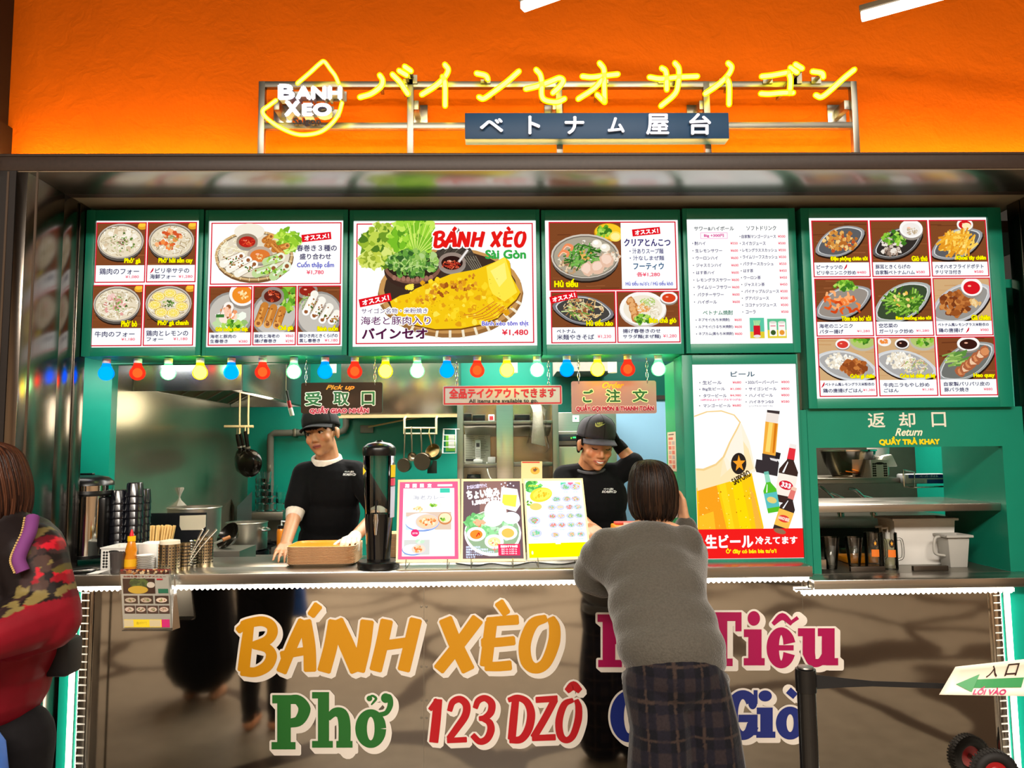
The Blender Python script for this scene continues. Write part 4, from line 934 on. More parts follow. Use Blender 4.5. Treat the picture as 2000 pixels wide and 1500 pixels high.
def d_chk(pt, x0, y0, x1, y1): dish(pt, x0+52, y0+48, 58, 34, -.45, (190, 190, 192), (150, 146, 140)); bits(pt, x0+40, y0+50, 26, 24, [(150, 80, 34), (180, 104, 46), (120, 58, 26), (206, 136, 70)], 90, 5); bits(pt, x0+62, y0+40, 16, 12, [(160, 88, 40), (190, 116, 56)], 36, 4.5); bits(pt, x1-30, y0+46, 9, 10, [(236, 206, 150), (226, 180, 110)], 20, 3); cup(pt, x1-36, y0+17, 21, 18, (214, 24, 34))
def d_rice(pt, x0, y0, x1, y1, top):
    pt.ell(x1-22, y0+6, 28, 20, (190, 180, 160)); pt.ell(x1-22, y0+4, 25, 17, (176, 196, 110)); leaves(pt, x1-22, y0+4, 18, 10, 22, 4); dish(pt, x0+54, y0+54, 54, 28, .25, (206, 208, 210), (170, 168, 166))
    bits(pt, x0+42, y0+46, 26, 16, [(240, 232, 214), (226, 214, 190), (250, 246, 236)], 120, 3); cup(pt, x0+48, y0+12, 14, 10, top)
def d_r1(pt, x0, y0, x1, y1): d_rice(pt, x0, y0, x1, y1, (214, 60, 50)); bits(pt, x0+68, y0+58, 24, 15, [(170, 92, 40), (200, 124, 60), (140, 70, 30)], 80, 4.5)
def d_r2(pt, x0, y0, x1, y1): d_rice(pt, x0, y0, x1, y1, (50, 26, 22)); pt.ell(x0+14, y0+8, 13, 9, (240, 236, 230)); bits(pt, x0+14, y0+7, 8, 5, [(236, 140, 60)], 14, 2.4); noodles(pt, x0+68, y0+56, 26, 15, [(226, 206, 160), (150, 180, 90), (190, 140, 100), (240, 230, 200)], 70, 16, 1.6)
def d_prk(pt, x0, y0, x1, y1):
    dish(pt, x0+54, y0+48, 56, 31, -.5, (150, 154, 150), (110, 112, 106)); cup(pt, x0+60, y0+13, 22, 14, (56, 26, 20)); sticks(pt, x0+36, y0+42, 20, 14, [(90, 140, 60), (130, 170, 80), (170, 200, 110)], 30, 26, 4, -.15, .2)
    for k in range(7): pt.blob(x0+42+k*8, y0+68-k*6.5, 11, (170, 96, 60), 9, .25); pt.blob(x0+43+k*8, y0+67-k*6.5, 8, (236, 196, 160) if k % 2 else (214, 140, 90), 9, .25)
t, pt = menu_box('square lit menu box with nine side dish cards in three rows', 1571, 405, 1968, 797, 1588, 424, 1941, 777, .16)
CX = [(1593, 1703), (1708, 1820), (1824.5, 1935)]; RY = [(431, 512, 540), (544.5, 628, 655.5), (659.5, 742, 773)]
DATA = [[(d_pea, 'Đậu phộng chiên tỏi', 72, [('ピーナッツの', 6, 5, 56, 13), ('!', 62, 9), ('ピリ辛ニンニク炒め', 6, 16, 82, 24), ('¥480', 84, 17, 102, 22)]), (d_ear, 'Giò thú', 30, [('豚耳ときくらげの', 6, 5, 74, 13), ('自家製ベトナムハム', 6, 16, 82, 24), ('¥580', 85, 17, 102, 22)]), (d_fry, 'Khoai tây chiên', 57, [('ハオハオフライドポテト', 6, 5, 101, 13), ('チリマヨ付き', 6, 16, 56, 24), ('¥580', 82, 17, 100, 22)])],
        [(d_shr, 'Tôm xào bơ tỏi', 57, [('海老のニンニク', 5, 4, 70, 12), ('バター揚げ', 5, 15, 51, 23), ('¥1,280', 78, 16, 103, 21)]), (d_grn, 'Rau muống xào tỏi', 68, [('空芯菜の', 6, 4, 42, 12), ('ガーリック炒め', 6, 15, 72, 23), ('¥1,280', 78, 16, 103, 21)]), (d_chk, 'Gà chiên', 36, [('ベトナム風レモングラス米粉衣の', 4, 4, 103, 10), ('鶏の唐揚げ', 5, 14, 53, 22), ('!', 61, 18), ('¥980', 86, 15, 102, 20)])],
        [(d_r1, 'Cơm gà chiên', 46, [('!', 6, 9), ('ベトナム風レモングラス米粉衣の', 10, 5, 105, 11), ('鶏の唐揚げごはん', 6, 16, 82, 24), ('¥1,380', 83, 17, 106, 22)]), (d_r2, 'Cơm bò chiên giá hẹ', 67, [('牛肉ニラもやし炒め', 8, 6, 96, 14), ('ごはん', 8, 17, 36, 24), ('¥1,180', 82, 17, 104, 22)]), (d_prk, 'Heo quay', 40, [('自家製パリパリ皮の', 8, 5, 96, 13), ('豚バラ焼き', 8, 16, 55, 24), ('¥880', 84, 17, 101, 22)])]]
for i in range(3):
    for j in range(3):
        f_, yt, yw, caps = DATA[i][j]; a_, b_ = CX[j]; y0, pb, y1 = RY[i]
        card(pt, a_, y0, b_, y1, pb, t, f_, [(yt, b_-4-yw, pb-11.5, b_-4, pb-2)], [((q[0], a_+q[1], pb+q[2]) if q[0] == '!' else (q[0], a_+q[1], pb+q[2], a_+q[3], pb+q[4]))+((),)[:0] for q in caps], pale=(i == 2 and j < 2) or (i == 1 and j == 2))

# ================================================================ coloured bulbs under the boxes
BC = {'blue': ((90, 190, 255), (0, 150, 255), (0, 90, 255), 6), 'red': ((255, 130, 90), (255, 60, 40), (255, 70, 30), 10), 'green': ((220, 255, 225), (120, 255, 160), (190, 255, 200), 20), 'yellow': ((255, 250, 150), (255, 225, 0), (255, 225, 60), 24)}
BX = [(208, 'blue'), (269, 'red'), (329, 'green'), (391, 'yellow'), (452, 'blue'), (513, 'red'), (574, 'green'), (635, 'blue'), (693, 'red'), (753, 'yellow'), (815, 'green'), (873, 'blue'), (932, 'red'), (990, 'yellow'), (1049, 'green'), (1107, 'blue'), (1167, 'yellow'), (1226, 'red'), (1286, 'green')]
YBU = .135
M_sock = mat('bulb_socket', (236, 236, 230), .4)
NTH = ['first', 'second', 'third', 'fourth', 'fifth', 'sixth', 'seventh', 'eighth', 'ninth', 'tenth', 'eleventh', 'twelfth', 'thirteenth', 'fourteenth', 'fifteenth', 'sixteenth', 'seventeenth', 'eighteenth', 'nineteenth']
protos = {}
for i, (q, cn) in enumerate(BX):
    x = X(q, YBU, 715); lab = '%s round light bulb hanging under the menu boxes, %s from the teal wall' % (cn if cn != 'green' else 'pale green', NTH[i])
    if cn not in protos:
        t = thing('light_bulb', lab, 'light bulb', 'coloured bulbs under the menu boxes', (0, 0, 0))
        MB().lathe([(0, 0), (.017, -.001), (.018, -.004), (.0175, -.020), (.016, -.022)], (0, 0, 0), 20).build('socket', M_sock, t, smooth=40)
        tint, glow, core, st_ = BC[cn]
        gp = [(.0165, -.020), (.018, -.030), (.024, -.042), (.0315, -.054), (.034, -.066), (.0315, -.079), (.024, -.090), (.012, -.097), (0, -.099)]
        g = MB().lathe(gp, (0, 0, 0), 24).build('globe', glowshell('bulb_glass_'+cn, tint, glow, {'blue': .75, 'red': .55, 'green': .8, 'yellow': .8}[cn]), t, smooth=80)
        MB().sphere((0, 0, -.065), {'red': .021, 'blue': .029}.get(cn, .0295), 12, (1, 1, 1.06)).build('glow_core', emis('bulb_core_'+cn, core, st_), g, smooth=80)
        protos[cn] = t; o = t
    else: o = dup(protos[cn], (0, 0, 0), 0, lab)
    o['label'] = lab; o.location = (x, YBU, ZU)
# ================================================================ hanging signs
M_link = mat('chain_steel', (200, 200, 205), .15, 1.0)
def chain(x, y, z0, z1, parent):
    mb = MB(); n = max(2, int((z0-z1)/.021)); h = (z0-z1)/n
    for i in range(n):
        z = z0-h*(i+.5); a = (1, 0) if i % 2 else (0, 1)
        pts = [(x+a[0]*.0055*math.cos(k*math.pi/5), y+a[1]*.0055*math.cos(k*math.pi/5), z+h*.66*math.sin(k*math.pi/5)) for k in range(10)]
        mb.tube(pts, .0018, 5, closed=True)
    return mb.build('chain', M_link, parent, smooth=80)
def rrect(x0, y0, x1, y1, r, n=4):
    o = []
    for cx, cy, a in ((x1-r, y0+r, -90), (x1-r, y1-r, 0), (x0+r, y1-r, 90), (x0+r, y0+r, 180)):
        o += [(cx+r*math.cos(math.radians(a+90*i/n)), cy+r*math.sin(math.radians(a+90*i/n))) for i in range(n+1)]
    return o
def hang_sign(name, label, x0, y0, x1, y1, Y, col, chains, border=None):
    fn = flat(Y, (x0+x1)/2, (y0+y1)/2)
    t = thing(name, label, 'hanging sign', 'signs hung on chains under the menu boxes', fn((x0+x1)/2, y1, 0))
    MB().prism([fn(a, b, 0) for a, b in rrect(x0, y0, x1, y1, 4)], (0, .004, 0)).build('panel', col, t)
    for q in chains: chain(fn(q, y0, 0).x, Y+.002, ZU, fn(q, y0+4, 0).z, t)
    pt = Paint(fn, 2e-6); pt.k = 200; pt.jit = True
    return t, pt
t, pt = hang_sign('pickup_sign', 'dark see-through hanging sign with green characters above the worker with trays', 588, 747, 747, 807, .22, clearmat('smoked_acrylic', (96, 78, 74), .06, .04), (597, 732))
pt.text('Pick up', 637, 752, 692, 763, (236, 160, 30), .5, shear=.35)
for ch, a_, b_ in (('受', 597, 627), ('取', 652, 681), ('口', 707, 731)): pt.text(ch, a_, 766, b_, 791, (28, 104, 60), .9, (236, 240, 230), 2.4)
pt.text('QUẦY GIAO NHẬN', 606, 794, 720, 808.5, (176, 20, 60), .5, (244, 190, 200), 1.7)
pt.build('lettering', printmat('sign_print', 0, False, .3), t)
t, pt = hang_sign('takeout_sign', 'pale hanging sign with a red border and red takeout lettering in the middle', 865, 753, 1098, 791, .22, mat('sign_acrylic', (176, 168, 160), .15, coat=.5), (892, 1072))
pt.frame(866.5, 754.5, 1096.5, 789.5, 3, (176, 30, 40)); pt.text('全品テイクアウトできます', 878, 758.5, 1085, 777, (184, 24, 34), .8); pt.text('All items are available to go.', 916, 779.5, 1050, 788, (40, 40, 44), .3)
pt.build('lettering', printmat('sign_print', 0, False, .3), t)
t, pt = hang_sign('order_sign', 'dusty pink hanging sign with green order characters above the smiling worker', 1116, 744, 1282, 808, .22, mat('order_acrylic', (168, 126, 118), .12, coat=.6), (1131, 1265))
pt.text('Order', 1177, 747, 1219, 758, (246, 170, 30), .6, shear=.35)
for ch, a_, b_ in (('ご', 1139, 1158), ('注', 1184, 1211), ('文', 1236, 1264)): pt.text(ch, a_, 761, b_, 785, (24, 92, 40), .9, (230, 232, 170), 2.3)
pt.text('QUẦY GỌI MÓN & THANH TOÁN', 1125, 789, 1276, 804.5, (170, 20, 54), .6, (240, 214, 206), 1.4)
pt.build('lettering', printmat('sign_print', 0, False, .3), t)
# ================================================================ counter
HE = HT-.046            # worktop and its front edge
HRE = HR-.04            # lower worktop of the return hatch
XC1 = X(1588, YC, 1120); XPa, XPb = X(178, YP, 1300), X(1935, YP, 1220)
ZPB = .175
M_mirror = mat('polished_panel_steel', (180, 173, 164), .06, 1.0, var=.04, scale=1.5, bump=.06, bscale=1.6)
ct = thing('serving_counter', 'long mirror polished steel serving counter with big coloured dish names on its front', 'counter', None, (0, .2, 0))
MB().box(XL+.004, XC1, YC, .125, HE, HT).box(XL-.6, XJ+.6, .125, .46, HE, HT).build('worktop', M_steel, ct, bevel=.004)
fp = MB().box(XPa, XPb, YP, YP+.02, ZPB, HRE-.002).build('front_panel', M_mirror, ct)
MB().box(XPa, XC1-.001, YP, YP+.02, HRE-.002, HE).build('upper_panel', M_mirror, ct)
scr = MB()
for q in (823, 833):
    for y in (1185, 1212, 1302, 1368, 1402): p = P(q, y, YP); scr.lathe([(0, -.0025), (.004, -.002), (.005, 0)], p, 10, (0, 1, 0))
scr.build('screw_pattern', M_steel2, fp)
scr = MB(); scr.box(X(828, YP, 1300)-.0008, X(828, YP, 1300)+.0008, YP-.0006, YP, ZPB, HE); scr.build('seam', M_steel2, fp); scr = MB(); scr.box(X(1573, YP, 1300)-.0008, X(1573, YP, 1300)+.0008, YP-.0006, YP, ZPB, HE)
scr.build('seam', M_steel2, fp)
MB().box(XL+.01, XR-.01, .03, .4, 0, ZPB).build('plinth', mat('plinth_black', (26, 24, 24), .5), ct)
for x0, x1, zt in ((XL+.004, XPa-.055, HE), (XPb+.055, XR-.004, HRE)):
    MB().box(x0, x1, .012, .03, 0, zt).build('side_panel', M_teal, ct)
for xa_, sg, zt in ((XPa, -1, HE), (XPb, 1, HRE)):
    b = MB().box(min(xa_, xa_+sg*.012), max(xa_, xa_+sg*.012), -.012, .02, ZPB, zt); b.box(min(xa_+sg*.014, xa_+sg*.055), max(xa_+sg*.014, xa_+sg*.055), .004, .02, ZPB, zt)
    o = b.build('edge_trim', M_chrome, ct, bevel=.002)
    z = ZPB+.02
    while z < zt-.02:
        MB().tube([(xa_+sg*.015, .002, z), (xa_+sg*.05, .002, z+.001)], .0028, 6).build('led_glint_bar', mat('led_glint_white', (250, 246, 236), .25), o, smooth=60); z += .0315  # white bars stand in for LED reflections streaked across the chrome
rc = thing('return_counter', 'lower steel worktop of the tray return hatch, reaching back under the glasses', 'counter', None, (1.7, .3, HRE))
MB().box(XC1+.002, XR-.004, YC, .1, HRE, HR).build('front_edge', M_steel, rc, bevel=.004)
MB().box(XC1+.002, XE-.002, .1, 1.5, HRE, HR).build('worktop', M_steel2, rc)
# --- big lettering on the front
ZL = lambda s, ox, oy: (lambda x, y: (ox+x*s, oy+y*s))
z7 = ZL(.37, 420, 1140); z8 = ZL(.435, 1130, 1140)
CREAM = (216, 208, 198)
def shapes(pt, f, sc, L, col, grow=0.0, dx=0, dy=0):
    g = grow
    for s in L:
        if s[0] == 'r':
            (x0, y0), (x1, y1) = f(s[1], s[2]), f(s[3], s[4]); pt.poly([(x+dx, y+dy) for x, y in rrect(x0-g, y0-g, x1+g, y1+g, g*.8+.6, 3)], col)
        elif s[0] == 'e':
            c = f(s[1], s[2]); pt.ell(c[0]+dx, c[1]+dy, s[3]*sc+g, s[4]*sc+g, col, s[5] if len(s) > 5 else 0)
        elif s[0] == 'c':
            q = [f(*p) for p in s[1]]; q = [(v.x+dx, v.y+dy) for v in catmull([(a, b, 0) for a, b in q], 6)]
            ws_ = [a*sc+2*g for a in s[2]]; WW = []
            for i in range(len(ws_)-1): WW += [ws_[i]+(ws_[i+1]-ws_[i])*j/6 for j in range(6)]
            WW.append(ws_[-1]); pt.line(q, WW, col)
            if g: pt.ell(*q[0], WW[0]/2, WW[0]/2, col, n=14); pt.ell(*q[-1], WW[-1]/2, WW[-1]/2, col, n=14)
def ring(cx, cy, rx, ry, wx, wy, a0=0, a1=360):
    p = []; w_ = []
    n = 17
    for i in range(n):
        a = math.radians(a0+(a1-a0)*i/(n-1)); p.append((cx+(rx-wx/2)*math.cos(a), cy+(ry-wy/2)*math.sin(a))); w_.append(math.hypot(math.cos(a)*wx, math.sin(a)*wy))
    return ('c', p, w_)
PHO = [('r', 328, 588, 400, 875), ('r', 298, 836, 425, 875), ('r', 302, 588, 400, 632), ('c', [(390, 612), (440, 615), (472, 662), (445, 722), (390, 738)], [46, 52, 66, 56, 46]),
       ('r', 543, 572, 602, 865), ('r', 512, 572, 602, 606), ('r', 512, 830, 622, 866), ('r', 640, 830, 726, 866), ('c', [(595, 712), (630, 680), (668, 688), (683, 740), (683, 862)], [30, 46, 62, 64, 64]),
       ring(822, 765, 82, 102, 62, 40), ('c', [(868, 692), (905, 680), (925, 640), (920, 600), (895, 596)], [24, 26, 30, 30, 24]), ('e', 900, 604, 24, 26), ('e', 815, 606, 15, 15), ('c', [(812, 598), (832, 592), (850, 606), (838, 624), (824, 640)], [8, 12, 14, 12, 8])]
HUT = [('r', 108, 138, 165, 375), ('r', 85, 138, 195, 172), ('r', 88, 342, 195, 375), ('r', 165, 238, 230, 272), ('r', 225, 138, 282, 375), ('r', 205, 138, 305, 172), ('r', 205, 342, 300, 375),
       ('r', 335, 205, 390, 330), ('r', 318, 205, 390, 236), ('c', [(362, 320), (385, 355), (425, 352), (445, 320)], [56, 40, 36, 30]), ('r', 435, 205, 495, 370), ('r', 418, 205, 495, 236), ('r', 450, 338, 515, 370), ('c', [(395, 150), (420, 140), (430, 160), (412, 182)], [14, 16, 16, 10]),
       ('r', 548, 128, 732, 168), ('r', 548, 128, 576, 214), ('r', 704, 128, 732, 214), ('r', 612, 128, 668, 370), ('r', 588, 336, 692, 370),
       ('r', 762, 205, 822, 366), ('r', 742, 205, 822, 240), ('r', 742, 334, 836, 367), ('e', 787, 156, 28, 33),
       ring(910, 288, 66, 92, 56, 34, 20, 345), ('r', 876, 276, 966, 300), ('c', [(872, 182), (915, 148), (958, 182)], [18, 34, 18]), ('c', [(952, 176), (985, 152)], [14, 34]),
       ('r', 1006, 200, 1062, 320), ('r', 985, 200, 1062, 236), ('c', [(1034, 312), (1050, 352), (1085, 352), (1108, 318)], [56, 40, 34, 30]), ('r', 1092, 200, 1150, 366), ('r', 1074, 200, 1150, 236), ('r', 1110, 334, 1166, 367)]
CHA = [ring(226, 596, 84, 116, 62, 40, 40, 320), ('e', 268, 540, 22, 30), ('r', 276, 470, 300, 545), ('r', 345, 480, 400, 690), ('c', [(400, 590), (440, 550), (462, 600), (462, 690)], [30, 46, 54, 54]), ring(548, 625, 56, 72, 46, 32), ('r', 570, 555, 612, 690), ('c', [(540, 500), (560, 490), (568, 508), (552, 528)], [12, 14, 14, 9]),
       ring(738, 590, 82, 112, 60, 40, 30, 318), ('e', 782, 536, 20, 28), ('r', 718, 588, 804, 622), ('r', 760, 600, 804, 680), ('r', 786, 478, 804, 540),
       ('e', 838, 504, 30, 25), ('r', 816, 556, 872, 692), ('r', 800, 556, 872, 586), ('r', 798, 664, 884, 692), ring(950, 626, 64, 74, 48, 34), ('c', [(942, 478), (974, 506)], [34, 18])]
def decal(name, label, draw, col, sx=6, sy=6, gr=4.0, fat=0.0):
    pt = Paint(lambda x, y, d: P(x, y, YP-.001-d), 2e-6); pt.jit = True
    
    for k in range(4): draw(pt, CREAM, gr+fat, sx*k/3, sy*k/3)
    pt.k += 60; draw(pt, col, fat, 0, 0)
    o = pt.build(name, printmat('sticker_print', 0, False, .35), fp); o['label'] = label
    return o
BRL = [('B', 458, 1210, 546, 1318), ('A', 540, 1209, 622, 1316), ('N', 622, 1208, 730, 1316), ('H', 722, 1206, 820, 1314), ("'", 603, 1180, 626, 1204), ('X', 848, 1204, 940, 1314), ('E', 930, 1205, 1016, 1310), ('O', 1010, 1201, 1095, 1312), ('`', 970, 1174, 994, 1201)]
BR2 = [('1', 826, 1362, 872, 1454), ('2', 869, 1360, 920, 1454), ('3', 917, 1358, 968, 1453), ('D', 986, 1358, 1047, 1451), ('Z', 1034, 1358, 1094, 1449), ('O', 1082, 1362, 1138, 1451), ('^', 1104, 1336, 1136, 1353)]
def dr(L):
    def f(pt, col, g, dx, dy):
        for ch, a, b, c, d in L: brush(pt, ch, a, b, c, d, col, g, dx, dy)
    return f
decal('lettering', 'amber brush lettering naming the crispy pancake', dr(BRL), (192, 132, 6), fat=2.6)
decal('lettering', 'red brush lettering with the digits 123', dr(BR2), (168, 8, 22), fat=1.2)
decal('lettering', 'dark green slab serif noodle soup word', lambda pt, c, g, dx, dy: shapes(pt, z7, .37, PHO, c, g, dx, dy), (28, 98, 36), 7, 8)
decal('lettering', 'crimson slab serif noodle word', lambda pt, c, g, dx, dy: shapes(pt, z8, .435, HUT, c, g, dx, dy), (156, 4, 74), 7, 6)
decal('lettering', 'navy blue rounded fried roll word', lambda pt, c, g, dx, dy: shapes(pt, z8, .435, CHA, c, g, dx, dy), (22, 38, 112), 6, 6)
# --- LED strips round the counter
def led(label, p0, p1, strength=9, down=True):
    p0, p1 = Vector(p0), Vector(p1); d = (p1-p0); L = d.length; d.normalize()
    t = thing('led_strip', label, 'light strip', 'white LED strips edging the counter', p0)
    mb = MB().bar(p0, p1, .014, .014)
    side = Vector((0, 0, -1)) if abs(d.z) < .5 else Vector((1 if p0.x < 0 else -1, 0, 0))
    n = int(L/.022)
    for i in range(n):
        c = p0+d*(L*(i+.5)/n)+side*.008; mb.sphere(c, .007, 6)
    mb.build('lit_tube', emis('led_white', (255, 244, 226), strength), t)
    MB().bar(p0+Vector((0, .0105, 0)), p1+Vector((0, .0105, 0)), .02, .004 if abs(d.z) < .5 else .004).build('backing', M_white, t)
YLd = -.022
led('white LED strip under the front edge of the long counter', (X(152, YLd, 1148), YLd, HE-.012), (XC1-.005, YLd, HE-.012))
led('white LED strip under the lower edge of the return hatch counter', (X(1562, YLd, 1158), YLd-.02, HRE-.012), (X(1973, YLd, 1150), YLd-.02, HRE-.012))
led('upright white LED strip on the teal panel behind the floral jacket', (XPa-.078, -.004, .12), (XPa-.078, -.004, HE-.03))
led('upright white LED strip on the teal panel beside the entrance sign', (XPb+.078, -.004, .12), (XPb+.078, -.004, HRE-.03))
led('white LED strip along the bottom of the counter front by the wheel', (XPa, -.012, ZPB-.012), (XPb, -.012, ZPB-.012))

# ================================================================ things on the counter
def lathe_obj(name, label, cat, px, Y, z, prof, m, group=None, n=28, sm=40):
    o = MB().lathe(prof, (0, 0, 0), n).build(name, m, None, smooth=sm); o.location = (X(px, Y, 1080), Y, z); tag(o, label, cat, group); return o
def cylwall(r0, r1, h, th=.002, base=.003):
    return [(0, 0), (r0, 0), (r1, h), (r1-th, h), (r0-th, base), (0, base)]
# urn
Yq = .3; x = X(168, Yq, 1000); t = thing('drink_urn', 'chrome and black drink urn with a domed lid at the end of the counter', 'drink urn', None, (x, Yq, HT))
s = S(Yq); r = 46*s; zt = lambda py: Z(py, Yq, 168)
MB().lathe([(0, zt(1082)), (r*.86, zt(1082)), (r*.86, zt(968)), (0, zt(968))], (x, Yq, 0), 40).build('body', M_chrome, t, smooth=30)
MB().lathe([(0, zt(968)), (r*1.0, zt(968)), (r*1.04, zt(964)), (r*1.02, zt(958)), (0, zt(958))], (x, Yq, 0), 40).build('collar', M_black, t, smooth=30)
MB().lathe([(0, zt(958)), (r*.98, zt(958)), (r*.98, zt(948)), (0, zt(948))], (x, Yq, 0), 40).build('chrome_band', M_chrome, t, smooth=30)
lid = MB().lathe([(0, zt(948)), (r*1.03, zt(948)), (r*1.0, zt(940)), (r*.8, zt(932)), (r*.45, zt(928)), (0, zt(927))], (x, Yq, 0), 40).build('lid', M_black, t, smooth=50)
MB().box(x-.03, x+.03, Yq-.012, Yq+.012, zt(928), zt(924)).build('lid_handle', M_black, lid, bevel=.004)
MB().box(x+r*.45, x+r*1.0, Yq-r*.45, Yq+r*.5, zt(1068), zt(970)).build('control_housing', M_black, t, bevel=.012)
sp = MB().cyl((x-.012, Yq-r*.8, zt(1040)), (x-.012, Yq-r*1.15, zt(1040)), .012, n=16); sp.cyl((x-.012, Yq-r*1.12, zt(1062)), (x-.012, Yq-r*1.12, zt(1022)), .009, .012, 16)
sp.build('tap', M_black, t, smooth=40)
MB().box(x-.018, x+.018, Yq-r*.9, Yq-r*.84, zt(980), zt(974)).build('badge', mat('badge_grey', (120, 110, 90), .3, .8), t)
bs = MB().lathe([(0, zt(1088)), (r*.95, zt(1088)), (r*.95, zt(1082)), (0, zt(1082))], (x, Yq, 0), 32)
for k in range(3): bs.cyl((x+r*.7*math.cos(k*2.1+.5), Yq+r*.7*math.sin(k*2.1+.5), HT), (x+r*.7*math.cos(k*2.1+.5), Yq+r*.7*math.sin(k*2.1+.5), zt(1086)), .012, n=12)
bs.build('base', M_black, t, smooth=40)
# stacks of dark tumblers
M_cup = mat('dark_tumbler', (18, 19, 26), .18, var=.05, coat=.4)
cup0 = None
for a, (q, Yc, n, wh) in enumerate(((232, .33, 9, 'nearest the urn'), (250, .40, 9, 'second from the urn'), (262, .33, 9, 'third from the urn, tallest'), (277, .40, 9, 'farthest from the urn'))):
    for k in range(n+(1 if a == 2 else 0)):
        if cup0 is None: cup0 = MB().lathe([(.040, 0), (.0415, .001), (.041, .008), (.0395, .012), (.035, .062), (.033, .066), (0, .066)], (0, 0, 0), 28).build('tumbler', M_cup, None, smooth=40); o = cup0
        else: o = cup0.copy(); COL.objects.link(o)
        o.location = (X(q, Yc, 1000), Yc, HT+k*.0335)
        tag(o, 'dark upturned tumbler, %s up in the stack %s' % ((NTH+['x'])[k] if k < n else 'topmost', wh), 'tumbler', 'stacked dark tumblers')
# white perforated basket
def holes_flat(mb, f, us, vs, r):
    for u in us:
        for v in vs: mb.add([f(u+r*math.cos(i*.785), v+r*math.sin(i*.785)) for i in range(8)], [tuple(range(8))])
M_hole = mat('hole_dark', (30, 28, 26), .8)
def basket(label, px0, px1, py0, py1, Y, zb, dep=.2):
    x0, x1 = X(px0, Y, 1090), X(px1, Y, 1090); zt_ = Z(py0, Y, (px0+px1)/2)
    t = thing('plastic_basket', label, 'basket', None, ((x0+x1)/2, Y+dep/2, zb)); b = MB(); th = .003
    b.box(x0, x1, Y, Y+th, zb, zt_); b.box(x0, x1, Y+dep-th, Y+dep, zb, zt_); b.box(x0, x0+th, Y+th, Y+dep-th, zb, zt_); b.box(x1-th, x1, Y+th, Y+dep-th, zb, zt_); b.box(x0+th, x1-th, Y+th, Y+dep-th, zb, zb+th)
    b.box(x0-.003, x1+.003, Y-.004, Y, zt_-.006, zt_)
    b.build('shell', M_white, t); h = MB(); W = x1-x0; H = zt_-zb
    holes_flat(h, lambda u, v: (u, Y-.0006, v), [x0+W*k for k in (.12, .23, .77, .88)], [zb+H*k for k in (.12, .25, .38, .51, .64, .77)], .0055)
    h.add([(x0+W*.5+.022*math.cos(i*.524)*1.1, Y-.0006, zb+H*.8+.007*math.sin(i*.524)) for i in range(12)], [tuple(range(12))])
    h.build('hole_pattern', M_hole, t); return t
basket('white plastic basket with round holes beside the yellow sauce bottle', 197, 247, 1069, 1116, .10, HT, .16)
lathe_obj('beaker', 'grey plastic beaker in front of the white basket', 'cup', 230, .02, HT, cylwall(.026, .031, .083), mat('smoke_plastic', (72, 66, 64), .25, coat=.3), None)
# sauce bottle
x = X(256, .04, 1080); Yq = .04; z0 = HT; t = thing('sauce_bottle', 'yellow sauce bottle with a red nozzle beside the small plates', 'sauce bottle', None, (x, Yq, z0)); hh = Z(1034, Yq, 256)-HT
b = MB().lathe([(0, 0), (.026, 0), (.0265, hh*.1), (.0265, hh*.3), (.021, hh*.42), (.024, hh*.5), (.016, hh*.68), (.014, hh*.72), (0, hh*.72)], (x, Yq, z0), 24).build('body', mat('mustard_sauce', (214, 130, 20), .25, coat=.5), t, smooth=50)
MB().lathe([(.0268, hh*.12), (.0268, hh*.30)], (x, Yq, z0), 24).build('paper_label', mat('sauce_label', (236, 176, 20), .5), b, smooth=50)
MB().lathe([(.0165, hh*.72), (.0165, hh*.84), (0, hh*.84)], (x, Yq, z0), 20).build('cap', mat('cap_yellow', (246, 190, 20), .35), t, smooth=40)
MB().lathe([(.009, hh*.84), (.0075, hh*.9), (.003, hh*1.0), (0, hh)], (x, Yq, z0), 16).build('nozzle', mat('nozzle_red', (214, 24, 40), .35), t, smooth=40)
# plates
pl0 = None; nz = HT
for k in range(9):
    if pl0 is None: pl0 = MB().lathe([(0, 0), (.022, 0), (.036, .006), (.037, .0075), (.022, .0025), (0, .0025)], (0, 0, 0), 28).build('small_plate', mat('white_ceramic', (236, 232, 226), .25), None, smooth=40); o = pl0
    else: o = pl0.copy(); COL.objects.link(o)
    o.location = (X(284, .05, 1100), .05, HT+k*.0075); tag(o, 'small white plate, %s from the counter in its stack by the sauce bottle' % NTH[k], 'plate', 'stacked small white plates')
t = thing('napkin_box', 'white napkin box behind the stack of small plates', 'napkin box', None, (X(287, .16), .16, HT))
x0, x1 = X(270, .12, 1080), X(306, .12, 1080); zn = Z(1062, .12, 288)
MB().box(x0, x1, .12, .21, HT, zn).build('box', M_white, t, bevel=.004); MB().box(x0+.01, x1-.01, .14, .19, zn, zn+.004).build('paper_napkin', mat('napkin', (244, 242, 236), .8), t)
# cutlery cans and sticks
M_can = mat('can_steel', (206, 192, 160), .22, 1.0, var=.05)
def can(label, px0, px1, py0, py1, Y, rows=8, lid=False):
    r = (px1-px0)/2*S(Y); x = X((px0+px1)/2, Y, 1090); zt_ = Z(py0, Y, (px0+px1)/2); H = zt_-HT
    t = thing('cutlery_can', label, 'cutlery holder', 'perforated steel cutlery cans', (x, Y, HT))
    MB().lathe(cylwall(r, r, H, .0015), (x, Y, HT), 32).build('can', M_can, t, smooth=40); h = MB()
    for i in range(22):
        for k in range(rows):
            a = i*2*math.pi/22; z = HT+H*(.16+.72*k/(rows-1)); e = .0032
            h.add([(x+(r+.0004)*math.cos(a+e/r*math.cos(g*1.047)), Y+(r+.0004)*math.sin(a+e/r*math.cos(g*1.047)), z+e*math.sin(g*1.047)) for g in range(6)], [tuple(range(6))])
    h.build('hole_pattern', M_hole, t); return x, Y, zt_, r, t
